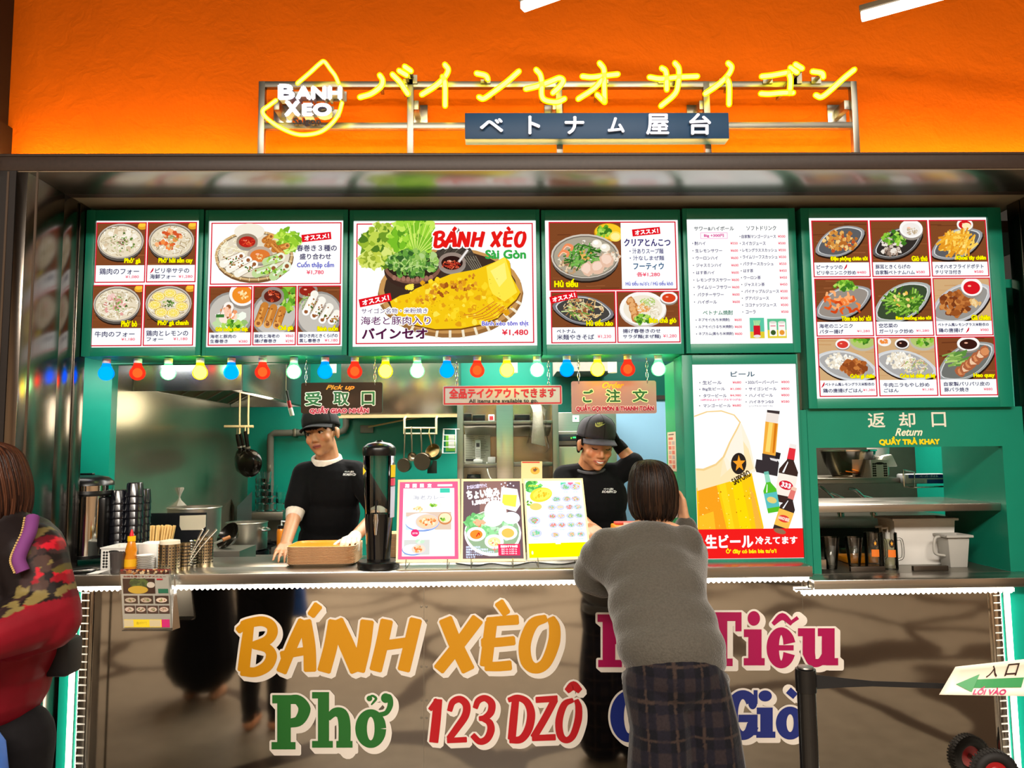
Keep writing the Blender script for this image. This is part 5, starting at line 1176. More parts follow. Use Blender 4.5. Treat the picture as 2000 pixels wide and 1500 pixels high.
c1 = can('widest perforated steel cutlery can, behind the menu leaflet', 311, 351, 1062, 1120, .0)
MB().lathe([(0, 0), (c1[3]*.93, 0), (c1[3]*.9, .014), (0, .02)], (c1[0], c1[1], c1[2]), 24).build('lid', mat('can_lid', (236, 226, 200), .4), c1[4], smooth=40)
c2 = can('slim perforated steel can with cutlery handles sticking out', 352, 371, 1060, 1112, .06, 7)
c3 = can('perforated steel can standing alone, nearest the cooking range', 387, 415, 1049, 1101, .16, 8)
M_fork = mat('cutlery_steel', (216, 210, 200), .15, 1.0)
for k, (dx, dy, tx) in enumerate(((-.006, .004, .10), (.004, -.004, .13), (.002, .006, .07))):
    o = MB().tube([(0, 0, 0), (tx*.5, .0, .09), (tx*.75, .0, .13), (tx, .0, .165)], [.0025, .0022, .004, .0045], 8).build('fork', M_fork, None, smooth=60); o.location = (c2[0]+dx*.6, c2[1]+dy*.6, HT+.006)
    tag(o, 'steel fork leaning out of the slim can, %s of the three' % ('lowest', 'longest', 'steepest')[(1, 0, 2)[k] if k < 2 else 2], 'cutlery', 'cutlery handles in the slim can')
for k in range(10):
    o = MB().lathe([(0, 0), (.014, 0), (.0205, .009), (.0215, .0115), (.014, .004), (0, .004)], (0, 0, 0), 24).build('saucer', mat('steel_saucer', (200, 196, 186), .2, 1.0), None, smooth=40) if k == 0 else o.copy()
    if k: COL.objects.link(o)
    o.location = (X(379, .15, 1090), .15, HT+k*.0115); tag(o, 'tiny steel sauce dish, %s from the counter in the stack between two cans' % NTH[k], 'sauce dish', 'stacked steel sauce dishes')
t = thing('chopstick_holder', 'holder packed with pale wooden chopsticks behind the napkin box', 'chopstick holder', None, (X(300, .2), .2, HT))
xh = X(302, .2, 1050); MB().lathe(cylwall(.05, .058, .10), (xh, .25, HT), 28).build('holder', M_steel2, t, smooth=40)
rg = random.Random(3)
M_chop = mat('pale_wood', (226, 190, 120), .6, var=.12, scale=20)
for k in range(34):
    a = rg.uniform(0, 6.28); q = math.sqrt(rg.random())*.042; bx, by = xh+q*math.cos(a), .25+q*math.sin(a)*.7; ln_ = Z(1029, .25, 300)-HT
    o = MB().bar((0, 0, 0), ((bx-xh)*.45+.012, (by-.25)*.2, ln_), .006, .006).build('chopstick', M_chop, None) if k == 0 else o.copy()
    if k: COL.objects.link(o)
    o.rotation_euler = (rg.uniform(-.05, .05), (bx-xh)*2.2, 0); o.location = (bx, by, HT+.006)
    tag(o, 'pale wooden chopstick standing in the packed holder behind the napkin box', 'chopstick', 'chopsticks in the holder')
o = MB().lathe([(0, 0), (.02, 0), (.034, .02), (.04, .04), (.038, .04), (.018, .003), (0, .003)], (0, 0, 0), 28).build('steel_bowl', M_chrome, None, smooth=50); o.location = (X(336, .32), .32, HT+.075); o.rotation_euler = (.9, 0, -.3); tag(o, 'small shiny steel bowl tilted beside the chopsticks', 'bowl')
o = MB().box(-.05, .05, -.05, .05, 0, .073).build('bowl_stand', M_steel2, None, bevel=.004); o.location = (X(336, .34), .36, HT); tag(o, 'small steel stand under the tilted bowl', 'stand')
o = MB().lathe([(0, 0), (.055, 0), (.062, .008), (.06, .01), (.05, .004), (0, .004)], (0, 0, 0), 32).build('round_tray', M_black, None, smooth=40); o.location = (X(166, .03), .03, HT); tag(o, 'small round black tray at the very end of the counter', 'tray')
nb = MB(); P0 = Vector((X(180, -.02), -.03, HT+.001)); nb.add([P0, P0+Vector((.05, 0, .002)), P0+Vector((.075, .04, .012)), P0+Vector((.02, .05, .004)), P0+Vector((.03, .02, .009))], [(0, 1, 4), (1, 2, 4), (2, 3, 4), (3, 0, 4)])
o = nb.build('paper_napkin', mat('napkin', (244, 242, 236), .8), None); sm_ = o.modifiers.new('t', 'SOLIDIFY'); sm_.thickness = .001; tag(o, 'crumpled white paper napkin beside the round black tray', 'napkin')
# orange trays
def tray_stack(px0, px1, pyb, pyt, Y, dep, rot, n, lab, grp):
    o = None; W = (px1-px0)*S(Y); x = X((px0+px1)/2, Y, 1090); Ht = .0062
    for k in range(n):
        if o is None:
            mb = MB(); rim = [rrect(-W/2, -dep/2, W/2, dep/2, .05, 5), rrect(-W/2+.004, -dep/2+.004, W/2-.004, dep/2-.004, .046, 5), rrect(-W/2+.018, -dep/2+.018, W/2-.018, dep/2-.018, .034, 5), rrect(-W/2+.018, -dep/2+.018, W/2-.018, dep/2-.018, .034, 5)]
            zs = [.011, .0115, .003, .001]; N = len(rim[0]); vs = []
            for r_, z in zip(rim, zs): vs += [(a, b, z) for a, b in r_]
            low = rrect(-W/2+.016, -dep/2+.016, W/2-.016, dep/2-.016, .036, 5); vs += [(a, b, 0) for a, b in low]
            fs = []
            for i in range(2): fs += [(i*N+j, i*N+(j+1) % N, (i+1)*N+(j+1) % N, (i+1)*N+j) for j in range(N)]
            fs.append(tuple(range(2*N, 3*N))); fs += [(j, 4*N+j, 4*N+(j+1) % N, (j+1) % N) for j in range(N)]; fs.append(tuple(range(5*N-1, 4*N-1, -1)))
            mb.add(vs, fs)
            o = mb.build('tray', mat('tray_underside', (244, 216, 176), .4), None); o.data.materials.append(M_orange_tray)
            for p in o.data.polygons:
                if N <= p.index <= 2*N: p.material_index = 1
            c = o
        else: c = o.copy(); COL.objects.link(c)
        c.location = (x, Y+dep/2, HT+k*Ht); c.rotation_euler = (0, 0, rot)
        tag(c, 'orange serving tray, %s from the counter in %s' % ((NTH+['twentieth'])[k], lab), 'tray', grp)
    return HT+n*Ht+.005
TRZ = tray_stack(556, 690, 1103, 1060, .10, .26, 0, 13, "the stack under the worker's gloved hand", 'front stack of orange trays')
tray_stack(720, 782, 1095, 1040, .30, .14, 0, 18, 'the stack behind the black beer tower', 'rear stack of orange trays')
# beer tower
Yq = .06; x = X(740, Yq, 1000); s = S(Yq); zt = lambda py: Z(py, Yq, 740)
t = thing('beer_tower', 'tall black beer tower with a clear tube and a chrome tap', 'beer tower', None, (x, Yq, HT)); r = 31*s
MB().lathe([(0, 0), (39*s, 0), (40*s, .004), (40*s, .026), (38*s, .03), (0, .03)], (x, Yq, HT), 40).build('base', M_black, t, smooth=40)
MB().lathe([(0, HT+.03), (22*s, HT+.03), (24*s, zt(1060)), (27*s, zt(1003)), (0, zt(1003))], (x, Yq, 0), 36).build('lower_column', mat('tower_gloss_black', (8, 8, 10), .12, coat=.6), t, smooth=50)
MB().lathe([(25*s, zt(1003)), (27*s, zt(890)), (27*s-.002, zt(890)), (25*s-.002, zt(1003))], (x, Yq, 0), 36).build('clear_tube', clearmat('tower_tube', (226, 230, 228), .0), t, smooth=50)
for a0, a1 in ((160, 222), (318, 380)):
    cage = MB(); L = [(26.5*s, zt(1010)), (29*s, zt(950)), (31*s, zt(885))]
    for r_, z in L: cage.v += [Vector((x+r_*math.cos(math.radians(a0+(a1-a0)*k/8)), Yq+r_*math.sin(math.radians(a0+(a1-a0)*k/8)), z)) for k in range(9)]
    for i in range(2):
        for k in range(8): cage.f.append((i*9+k, i*9+k+1, (i+1)*9+k+1, (i+1)*9+k)); cage.c.append(None)
    o = cage.build('shell_wing', mat('tower_gloss_black', (8, 8, 10), .12, coat=.6), t, smooth=60); m_ = o.modifiers.new('t', 'SOLIDIFY'); m_.thickness = .003
MB().lathe([(0, zt(890)), (31*s, zt(890)), (32*s, zt(886)), (32*s, zt(876)), (30*s, zt(872)), (22*s, zt(866)), (8*s, zt(863)), (6*s, zt(860)), (0, zt(860))], (x, Yq, 0), 40).build('lid', M_black, t, smooth=40)
tp = MB().cyl((x, Yq-24*s, zt(1008)), (x, Yq-38*s, zt(1008)), .007, n=14); tp.lathe([(0, 0), (.009, .002), (.011, .03), (.008, .05), (.005, .085), (.0045, .09), (0, .09)], (x, Yq-38*s, zt(1000)), 16, (0, 0, -1))
tp.build('tap', M_chrome, t, smooth=40); MB().tube([(x, Yq-38*s, zt(1000)), (x, Yq-37*s, zt(990)), (x, Yq-36*s, zt(976))], [.004, .004, .006], 10).build('tap_lever', M_black, t, smooth=50)
pt = Paint(lambda px, py, d: P(px, py, Yq-31.5*s-d)); pt.poly([(709, 912), (715, 920), (709, 928)], (240, 206, 30)); pt.build('sticker', M_matte, t)
for py0, py1, c in ((908, 932, (240, 206, 20)), (934, 948, (220, 60, 90)), (950, 1010, (200, 206, 226))):
    mb = MB(); mb.col = rgb(c)
    for k in range(6):
        a = math.radians(-36+k*7); a2 = math.radians(-36+(k+1)*7); rr = lambda py: (31.4-(py-885)*.02)*s+.0012
        mb.add([(x+rr(py0)*math.cos(a), Yq+rr(py0)*math.sin(a), zt(py0)), (x+rr(py0)*math.cos(a2), Yq+rr(py0)*math.sin(a2), zt(py0)), (x+rr(py1)*math.cos(a2), Yq+rr(py1)*math.sin(a2), zt(py1)), (x+rr(py1)*math.cos(a), Yq+rr(py1)*math.sin(a), zt(py1))], [(0, 1, 2, 3)])
    mb.build('sticker', M_matte, t)
# lit menu stands
M_plit = printmat('bright_print', 1.35)
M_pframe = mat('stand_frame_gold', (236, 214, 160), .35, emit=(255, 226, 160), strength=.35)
def stand(label, c, draw):
    z0 = Z(1100, 0, 960); lean = .42; fn = quadmap(c, .0, lean, z0, 0, 0, 100, 135); n = fn(50, 50, 1)-fn(50, 50, 0)
    t = thing('lit_menu_stand', label, 'menu stand', 'lit menu stands leaning on the counter', fn(50, 135, 0))
    b = MB()
    for q in ((0, 0, 100, 4), (0, 131, 100, 135), (0, 4, 3, 131), (97, 4, 100, 131)): b.prism([fn(q[0], q[1], 0), fn(q[2], q[1], 0), fn(q[2], q[3], 0), fn(q[0], q[3], 0)], -n*.014)
    b.build('frame', M_pframe, t); b = MB(); b.prism([fn(3, 4, -.002), fn(97, 4, -.002), fn(97, 131, -.002), fn(3, 131, -.002)], -n*.01); b.build('light_panel', emis('stand_white', (255, 254, 250), 1.4), t)
    pt = Paint(lambda u, v, d: fn(u, v, d-.0018), 1.5e-5); draw(pt); pt.build('poster', M_plit, t)
    for u in (16, 80):
        f0 = fn(u, 131, .003); ft = MB().tube([f0, fn(u, 137, .012), (fn(u, 137, 0).x, fn(u, 137, .03).y, HT+.003)], .0022, 8); ft.tube([(fn(u, 137, 0).x, fn(u, 137, .03).y, HT+.003), (fn(u, 100, 0).x, .16, HT+.003), fn(u, 60, -.016)], .0022, 8); ft.build('wire_foot', M_chrome, t, smooth=60)
def food_plate(pt, x, y, r, cols, rim=(236, 238, 250)): pt.ell(x, y, r*1.25, r*.85, (190, 196, 230)); pt.ell(x, y-.3, r*1.2, r*.8, rim); bits(pt, x, y, r*.8, r*.5, cols, 30, r*.16)
def st1(pt):
    pt.rect(3, 4, 97, 131, (240, 100, 140)); pt.rect(9, 15, 91, 126, (255, 255, 255))
    for k, ch in enumerate('期間限定'): pt.text(ch, 12+k*12, 7.5, 18+k*12, 13.5, (255, 240, 244), .5)
    pt.rect(64, 8.5, 88, 12, (255, 250, 250)); pt.rect(68, 15.5, 84, 23, (70, 200, 170)); pt.text('海老カレー', 25, 27, 76, 34, (170, 170, 180), .1)
    pt.rect(14, 55, 86, 84, (214, 190, 170)); pt.rect(14, 62, 60, 84, (200, 220, 236)); pt.ell(56, 44, 15, 9, (226, 226, 222)); pt.ell(56, 43, 12, 7, (250, 250, 246)); leaves(pt, 58, 43, 5, 3, 18, 1.6); bits(pt, 33, 50, 7, 4, [(250, 190, 120), (252, 220, 170)], 16, 2)
    pt.ell(40, 72, 27, 15, (120, 150, 210)); pt.ell(39, 70.5, 26, 14, (244, 246, 252)); food_plate(pt, 48, 71, 15, [(244, 160, 90), (250, 200, 150), (230, 120, 60), (252, 226, 190)], (240, 200, 170)); pt.ell(76, 66, 11, 10, (200, 130, 80)); pt.ell(76, 65, 9.5, 8, (244, 220, 180)); leaves(pt, 73, 67, 4, 3, 14, 1.4)
    pt.ell(29, 89, 6.5, 6, (226, 50, 110)); pt.text('おすすめ', 25, 88, 33, 91, (255, 230, 236), .1)
    pt.rect(12, 100, 52, 124, (206, 206, 200)); pt.ell(26, 116, 17, 9, (120, 150, 210)); pt.ell(26, 115, 16, 8, (244, 248, 252)); food_plate(pt, 35, 115, 9, [(244, 160, 90), (250, 200, 150), (230, 120, 60)], (240, 210, 190)); leaves(pt, 38, 103, 7, 3, 20, 2, ((190, 220, 190), (220, 236, 214)))
def st2(pt):
    pt.rect(3, 4, 97, 131, (112, 88, 92)); pt.rect(30, 4, 75, 60, (150, 112, 104)); pt.text('おつまみとお酒でサクッと', 9, 9, 42, 16, (236, 226, 255), .2, rot=-.12); pt.text('ちょい飲み', 9, 17, 62, 32, (255, 250, 250), 1.0, rot=-.1); pt.text('1,580円', 18, 35, 46, 43, (255, 246, 250), .8, rot=-.12); pt.text('セット', 48, 30, 63, 38, (255, 250, 250), .7, rot=-.1)
    for x, y in ((66, 9), (72, 7), (76, 11), (70, 13), (81, 8), (86, 12)): pt.ell(x, y, 1.3, 1.3, (240, 236, 255), n=10)
    pt.ell(50, 90, 45, 37, (255, 250, 240)); pt.ell(50, 88, 42, 34, (150, 176, 140)); leaves(pt, 28, 76, 22, 16, 60, 5, ((130, 206, 130), (170, 226, 160), (110, 186, 110))); leaves(pt, 60, 82, 30, 20, 50, 4, ((150, 216, 150), (190, 230, 190)))
    pt.poly([(66, 14), (92, 18), (96, 44), (88, 56), (62, 48)], (255, 250, 236)); pt.poly([(68, 27), (91, 28), (88, 48), (66, 44)], (250, 226, 80)); pt.ell(55, 56, 18, 20, (255, 255, 255)); pt.ell(50, 70, 16, 10, (255, 255, 255)); pt.ell(80, 66, 14, 10, (236, 250, 252))
    bits(pt, 28, 74, 8, 5, [(240, 130, 80), (250, 180, 140)], 20, 3)
    for x, y, c in ((24, 92, (240, 140, 50)), (52, 104, (252, 226, 160)), (74, 90, (244, 190, 90))): pt.ell(x, y, 15, 11.5, (255, 255, 252)); pt.ell(x, y+.5, 10, 7.5, c)
    pt.curve([(24, 96), (28, 90), (29, 94)], 1.6, (206, 40, 20)); bits(pt, 52, 105, 8, 5, [(250, 110, 80), (255, 240, 200), (240, 200, 100)], 20, 1.4)
    pt.rect(58, 108, 92, 126, (230, 50, 90)); pt.text('当店おすすめ3種', 62, 110, 88, 113.5, (255, 240, 246), .3)
    for k in range(3): pt.text('生ビール  ハイボール', 63, 115+k*3.4, 87, 117.4+k*3.4, (255, 226, 236), .15)
    for k, s_ in enumerate(('お好きなおつまみを', '生春巻き・揚げ春巻き', '海老トースト・フライドポテト', 'お好きなドリンク', 'セットで')): pt.text(s_, 8, 111+k*4, 8+(22, 34, 44, 26, 14)[k], 114+k*4, (214, 226, 255), .2)
    pt.rect(49, 116, 56, 117, (255, 120, 110)); pt.rect(52, 113, 53, 120, (255, 120, 110))
def st3(pt):
    pt.rect(2, 4, 98, 108, (255, 255, 255)); pt.rect(2, 108, 98, 131, (226, 240, 0)); pt.rect(46, 107, 54, 110, (255, 255, 255))
    for x, c in ((62, (90, 210, 160)), (74, (240, 110, 150)), (86, (250, 210, 110))): pt.rect(x, 7, x+9, 12, c)
    leaves(pt, 16, 14, 13, 9, 70, 3.4, ((90, 190, 90), (130, 214, 110), (70, 160, 70))); pt.ell(28, 28, 19, 12, (250, 214, 60), -.25); pt.ell(30, 27, 16, 9, (254, 230, 90), -.25); bits(pt, 28, 28, 13, 7, [(250, 200, 50), (254, 226, 90), (240, 180, 40)], 30, 1.6); pt.text('バインセオ', 8, 11, 24, 14, (240, 236, 60), .3)
    pt.ell(18, 48, 10, 6, (250, 206, 110)); leaves(pt, 8, 42, 4, 4, 12, 1.6)
    for y, xs, r_ in ((15, (70, 86), 7), (36, (53, 70, 85), 6), (50, (44, 58, 73, 87), 5.6), (65, (44, 58, 73, 87), 5.6), (80, (44, 58, 73, 87), 5.6), (96, (46, 72, 87), 5.6), (72, (14,), 8), (93, (15,), 8)):
        for x in xs: food_plate(pt, x, y, r_, [(pt.rng.choice([(120, 200, 150), (240, 180, 130), (250, 210, 160), (230, 130, 110), (140, 190, 120)])) for _ in range(3)], (200, 206, 236)); pt.text('¥580', x-4, y+r_+1, x+4, y+r_+2.6, (170, 210, 220), .1)
    pt.ell(8, 124, 1.6, 3, (250, 255, 200))
stand('lit menu stand with a pink border and a prawn curry, beside the beer tower', ((777.4, 937), (897.8, 935.4), (899.4, 1097), (773, 1098)), st1)
stand('lit menu stand with a dark poster of a beer and snack set, the middle one', ((901.5, 935.4), (1018.7, 934.8), (1027, 1096), (900, 1096.7)), st2)
stand('lit menu stand with many small dishes and a lime yellow foot, by the customer', ((1022, 934.8), (1138, 934), (1155, 1091), (1030.6, 1095)), st3)
# cable and plug behind the stands
cb = [(X(q, .1, 1100), y_, HT+.004) for q, y_ in ((890, .12), (930, .05), (960, .10), (1000, .03), (1040, .12), (1090, .05), (1130, .12))]
o = MB().tube(catmull(cb, 8), .003, 8).build('power_cable', M_black, None, smooth=60); tag(o, 'thin black power cable snaking behind the lit menu stands', 'cable')
# leaflet holder on the counter front
YH = -.085; t = thing('leaflet_holder', 'clear leaflet holder full of menu flyers hung on the counter front', 'leaflet holder', None, P(285, 1230, YH))
c4 = [P(232, 1116, YH-.01), P(330, 1116, YH-.01), P(336, 1231, YH-.035), P(238, 1231, YH-.035)]
MB().prism(c4, (0, .002, 0)).build('front_pane', M_film, t)
b = MB().prism([c4[3], c4[2], c4[2]+Vector((0, .04, 0)), c4[3]+Vector((0, .04, 0))], (0, 0, -.003)); b.prism([c4[1], c4[2], c4[2]+Vector((.012, .045, 0)), c4[1]+Vector((.012, .02, 0))], (.002, 0, 0)); b.build('pocket', M_film, t)
for i in range(3):
    dy = .004+.005*i; cc = [(233, 1113), (328, 1111), (333, 1227), (239, 1228)]
    def fl(u, v, d, dy=dy): a = c4[0]*(1-u)+c4[1]*u; e = c4[3]*(1-u)+c4[2]*u; return a*(1-v)+e*v+Vector((.003*i, dy-d, .004))
    pt = Paint(lambda u, v, d: fl(u/100, v/120, d), 2e-5); pt.rect(2, -2, 98, 118, (238, 232, 222))
    pt.rect(2, -2, 98, 8, (120, 40, 34)); bits(pt, 50, 3, 46, 4, [(80, 40, 30), (190, 120, 60), (226, 200, 160), (60, 26, 22)], 70, 3)
    if i == 0:
        pt.text('お持ち帰りランチメニュー', 8, 11, 92, 15, (150, 60, 50), .2); pt.rect(6, 17, 70, 48, (60, 34, 26)); leaves(pt, 40, 28, 18, 9, 50, 4, ((60, 80, 40), (90, 110, 50))); pt.ell(36, 40, 20, 8, (220, 180, 60)); pt.ell(62, 30, 8, 6, (226, 214, 200)); pt.rect(74, 17, 86, 20, (200, 30, 50)); pt.rect(76, 38, 96, 47, (40, 120, 90))
        for k in range(3): pt.rect(7+k*31, 52, 34+k*31, 68, (70, 50, 40)); pt.ell(20+k*31, 61, 11, 5, (206, 186, 166)); bits(pt, 20+k*31, 61, 7, 3, [(150, 100, 60), (120, 140, 80)], 12, 1.2)
        for k in range(4): pt.rect(7+k*23, 72, 28+k*23, 88, (76, 56, 46)); pt.ell(17+k*23, 80, 9, 5, (196, 176, 160)); bits(pt, 17+k*23, 80, 6, 3, [(140, 90, 60), (110, 120, 80)], 10, 1.2)
        pt.rect(5, 100, 96, 116, (236, 206, 40)); pt.rect(5, 101, 24, 115, (206, 190, 150)); pt.rect(56, 101, 78, 115, (206, 190, 150)); pt.rect(80, 100, 96, 116, (200, 40, 110)); pt.text('お弁当', 30, 105, 50, 110, (80, 60, 10), .2)
    o = pt.build('flyer', M_matte, None); tag(o, ('front printed flyer with dish photos in the clear holder', 'second flyer behind the front one in the clear holder', 'rearmost flyer in the clear holder')[i], 'flyer', 'flyers in the leaflet holder')
    sm_ = o.modifiers.new('t', 'SOLIDIFY'); sm_.thickness = .0004; sm_.offset = -1
# entrance barrier post, belt and sign; cart wheels
Yq = -1.0; xq = X(1577, Yq, 1400); r = 18*S(Yq); zt = lambda py: Z(py, Yq, 1577)
t = thing('barrier_post', 'black belt barrier post standing before the crimson and navy lettering', 'barrier post', None, (xq, Yq, 0))
MB().lathe([(0, 0), (.17, 0), (.17, .01), (.04, .03), (r*.95, .05), (r*.95, zt(1312)), (0, zt(1312))], (xq, Yq, 0), 36).build('pole', mat('post_black', (16, 15, 15), .25, coat=.3), t, smooth=40)
hd = MB().lathe([(0, zt(1350)), (r*1.06, zt(1350)), (r*1.08, zt(1315)), (r*1.04, zt(1306)), (0, zt(1304))], (xq, Yq, 0), 36).build('head', M_black, t, smooth=40)
MB().lathe([(0, 0), (r*.85, 0), (r*.8, .004), (0, .005)], (xq, Yq, zt(1304)), 28).build('cap', mat('post_cap', (140, 136, 130), .3, .9), t, smooth=40)
p0 = Vector((xq+r*1.05, Yq, zt(1332))); p1 = P(1850, 1340, -.95); p2 = p1+(p1-p0)*2.0
bb = MB(); N = 14
for k in range(N+1):
    u = k/N; c = p0*(1-u)+p2*u; hh = .021*(1-u*5) if u < .12 else .008; hh = max(hh, .007); bb.v += [c+Vector((0, 0, hh)), c+Vector((0, .002, -hh))]
for k in range(N): bb.f.append((2*k, 2*k+2, 2*k+3, 2*k+1)); bb.c.append(None)
o = bb.build('belt', mat('belt_black', (18, 17, 18), .7), t); sm_ = o.modifiers.new('t', 'SOLIDIFY'); sm_.thickness = .0015
Yz = -1.0; es = thing('entrance_sign', 'white curled entrance sign with a green arrow hanging over the barrier belt', 'sign', None, P(1920, 1350, Yz))
def ef(u, v, d):
    tl, tr, br, bl = (1866, 1302), (2140, 1272), (2130, 1362), (1834, 1357)
    xx = (tl[0]*(1-u)+tr[0]*u)*(1-v)+(bl[0]*(1-u)+br[0]*u)*v; yy = (tl[1]*(1-u)+tr[1]*u)*(1-v)+(bl[1]*(1-u)+br[1]*u)*v
    return P(xx, yy, Yz-.03-.03*math.sin(u*3.1)-.05*(v-.5)**2-d)
sh = MB(); nu, nv = 16, 6
for i in range(nu+1):
    for j in range(nv+1): sh.v.append(ef(i/nu, j/nv, 0))
for i in range(nu):
    for j in range(nv): sh.f.append((i*(nv+1)+j, (i+1)*(nv+1)+j, (i+1)*(nv+1)+j+1, i*(nv+1)+j+1)); sh.c.append(None)
o = sh.build('sheet', mat('sign_paper', (232, 224, 206), .5), es, smooth=60); sm_ = o.modifiers.new('t', 'SOLIDIFY'); sm_.thickness = .001; sm_.offset = -1 if False else 1
def grid_poly(pt, L, col): pt.poly(L, col)
pt = Paint(lambda x_, y_, d: ef(x_/300, y_/60, .003+d), 4e-5)
for a, b in ((48, 1), ): pass
G = (58, 140, 84)
pt.poly([(22, 38), (62, 20), (62, 30), (62, 46), (62, 54)], G)
for k in range(8): pt.poly([(62+k*12, 30), (74+k*12, 30), (74+k*12, 46), (62+k*12, 46)], G)
pt.text('入', 78, 6, 100, 27, (50, 30, 26), .3); pt.text('口', 116, 6, 140, 26, (50, 30, 26), .3); pt.text('LỐI VÀO', 66, 44, 130, 58, (176, 30, 90), .6)
pt.build('lettering', M_matte, es)
def wheel(px, py, rpx, Y, label):
    c = P(px, py, Y); r = rpx*S(Y); av = (.12, 1, 0)
    t = thing('cart_wheel', label, 'wheel', None, (c.x, Y, c.z-r))
    prof = [(r*.74+r*.26*math.cos(2*math.pi*k/16), r*.34*math.sin(2*math.pi*k/16)) for k in range(17)]
    ty = MB().lathe(prof, c, 40, av); ax = Vector(av).normalized(); ex = ax.orthogonal().normalized(); ey = ax.cross(ex)
    for k in range(40):
        a = 2*math.pi*k/40; d = ex*math.cos(a)+ey*math.sin(a); tt = ax.cross(d)
        for sgn in (-1, 1): ty.obox(c+d*r*.975+ax*sgn*r*.13, d*r*.035, tt*r*.045, ax*r*.10)
    ty.build('tyre', mat('tyre_rubber', (26, 24, 23), .7), t, smooth=40)
    MB().lathe([(0, -r*.20), (r*.2, -r*.24), (r*.3, -r*.16), (r*.5, -r*.18), (r*.55, -r*.14), (r*.55, r*.1), (0, r*.1)], c, 28, av).build('hub', mat('hub_red', (170, 22, 26), .4), t, smooth=40)
    MB().cyl(c, (c.x, -.001, c.z), .012, n=14).build('axle', M_steel2, t, smooth=40)
wheel(1942, 1508, 41, -.085, 'black treaded wheel with a red hub at the foot of the counter front')
# ================================================================ kitchen behind the counter
KW = XT+.004                                   # face of the steel side wall
# --- extraction hoods
M_hood = mat('hood_steel', (172, 178, 184), .2, 1.0, var=.06, scale=2, stretch=(1, 1, 10))
Yh0, Yh1 = .72, 2.2; xh1 = X(472, Yh0, 735); zh0, zh1 = Z(763, Yh0, 400), 2.63
t = thing('extractor_hood', 'steel extractor hood over the cooking range along the side wall', 'extractor hood', None, ((KW+xh1)/2, Yh0, zh0))
b = MB(); b.box(KW, xh1, Yh0, Yh0+.02, zh0, zh1); b.box(xh1-.02, xh1, Yh0+.02, Yh1, zh0, zh1); b.box(KW, xh1-.02, Yh1-.02, Yh1, zh0, zh1)
b.build('skirt', M_hood, t, bevel=.002)
fl = MB(); zc = zh0+.10
fl.add([(KW+.01, Yh0+.05, zh0+.02), (xh1-.04, Yh0+.05, zh0+.30), (xh1-.04, Yh1-.04, zh0+.30), (KW+.01, Yh1-.04, zh0+.02)], [(0, 1, 2, 3)])
o = fl.build('filter_panel', mat('hood_inner', (120, 100, 66), .35, .9, var=.25, scale=3), t)
rb = MB()
for k in range(7):
    y = Yh0+.15+k*.2; rb.bar((KW+.02, y, zh0+.02), (xh1-.05, y, zh0+.29), .012, .006)
rb.build('filter_rib', M_steel2, o)
b = MB(); b.box(xh1-.06, xh1-.02, Yh0+.02, Yh1-.02, zh0, zh0+.006); b.build('drip_rail', M_steel2, t)
o = MB().box(-.07, .07, -.03, .03, 0, .035).build('hood_lamp', mat('lamp_case', (70, 100, 120), .4), None, bevel=.004)
o.location = (X(246, .9, 778), .95, Z(788, .95, 246)); tag(o, 'small grey blue lamp case under the front of the range hood', 'lamp')
mb = MB().tube([(o.location.x, .95, o.location.z+.035), (o.location.x, .95, zh0+.06)], .006, 8); mb.build('lamp_stem', M_steel2, None).parent = o; mb_ = o.children[0]; mb_.location = -Vector(o.location)
Y2 = 2.22; x20, x21 = X(666, Y2, 750), X(896, Y2, 750); z20 = Z(815, Y2, 790)
t = thing('extractor_hood', 'wide steel hood front above the hanging ladles at the back wall', 'extractor hood', None, ((x20+x21)/2, Y2, z20))
MB().box(x20, x21, Y2, Y2+.02, z20, 2.63).build('skirt', mat('hood_front_steel', (176, 168, 150), .2, 1.0, var=.1, scale=1.2, bump=.04, bscale=2.5), t, bevel=.002)
b = MB(); b.box(x20, x20+.02, Y2+.02, 2.59, z20, 2.63); b.box(x21-.02, x21, Y2+.02, 2.59, z20, 2.63); b.build('side_panel', M_steel2, t)
MB().box(x20-.04, x21, Y2-.03, Y2-.004, z20-.004, z20+.012).build('drip_rail', mat('rail_cream', (206, 186, 140), .4, .5), t)
MB().box(x20+.02, x21-.02, Y2+.02, Y2+.024, Z(734, Y2, 790)-.004, Z(734, Y2, 790)).build('seam', M_steel2, t)
# --- pipes on the back wall
M_pipe = mat('lagged_pipe', (120, 118, 104), .6, var=.1)
t = thing('wall_pipe', 'grey lagged pipe with elbows running along the teal back wall', 'pipe', None, P(530, 960, 2.54))
Yp = 2.55
MB().tube([P(528, 1000, Yp), P(528, 862, Yp), P(529, 851, Yp), P(536, 846, Yp), P(600, 845, Yp), P(660, 845, Yp), P(672, 841, Yp), P(676, 832, Yp), P(676, 800, Yp), P(676, 700, Yp)], .026, 14).build('pipe', M_pipe, t, smooth=60)
for a_ in ((577, 845), (528, 915)): p = P(*a_, Yp); MB().box(p.x-.012, p.x+.012, Yp-.03, Yp+.048, p.z-.03, p.z+.03).build('clamp', M_steel2, t, bevel=.003)
o = MB().box(-.05, .05, 0, .03, -.03, .03).build('wall_socket', mat('socket_grey', (150, 150, 140), .5), None, bevel=.003); o.location = (P(716, 838, 2.56)); o.location.y = 2.565; tag(o, 'grey wall socket box beside the back hood, with a cord', 'socket')
o = MB().tube(catmull([P(720, 834, 2.5), P(760, 826, 2.4), P(800, 818, 2.3), P(838, 812, 2.2)], 6), .007, 8).build('electric_cable', mat('cord_cream', (214, 190, 130), .5), None, smooth=60); tag(o, 'cream power cord running up from the wall socket to the hood', 'cord')
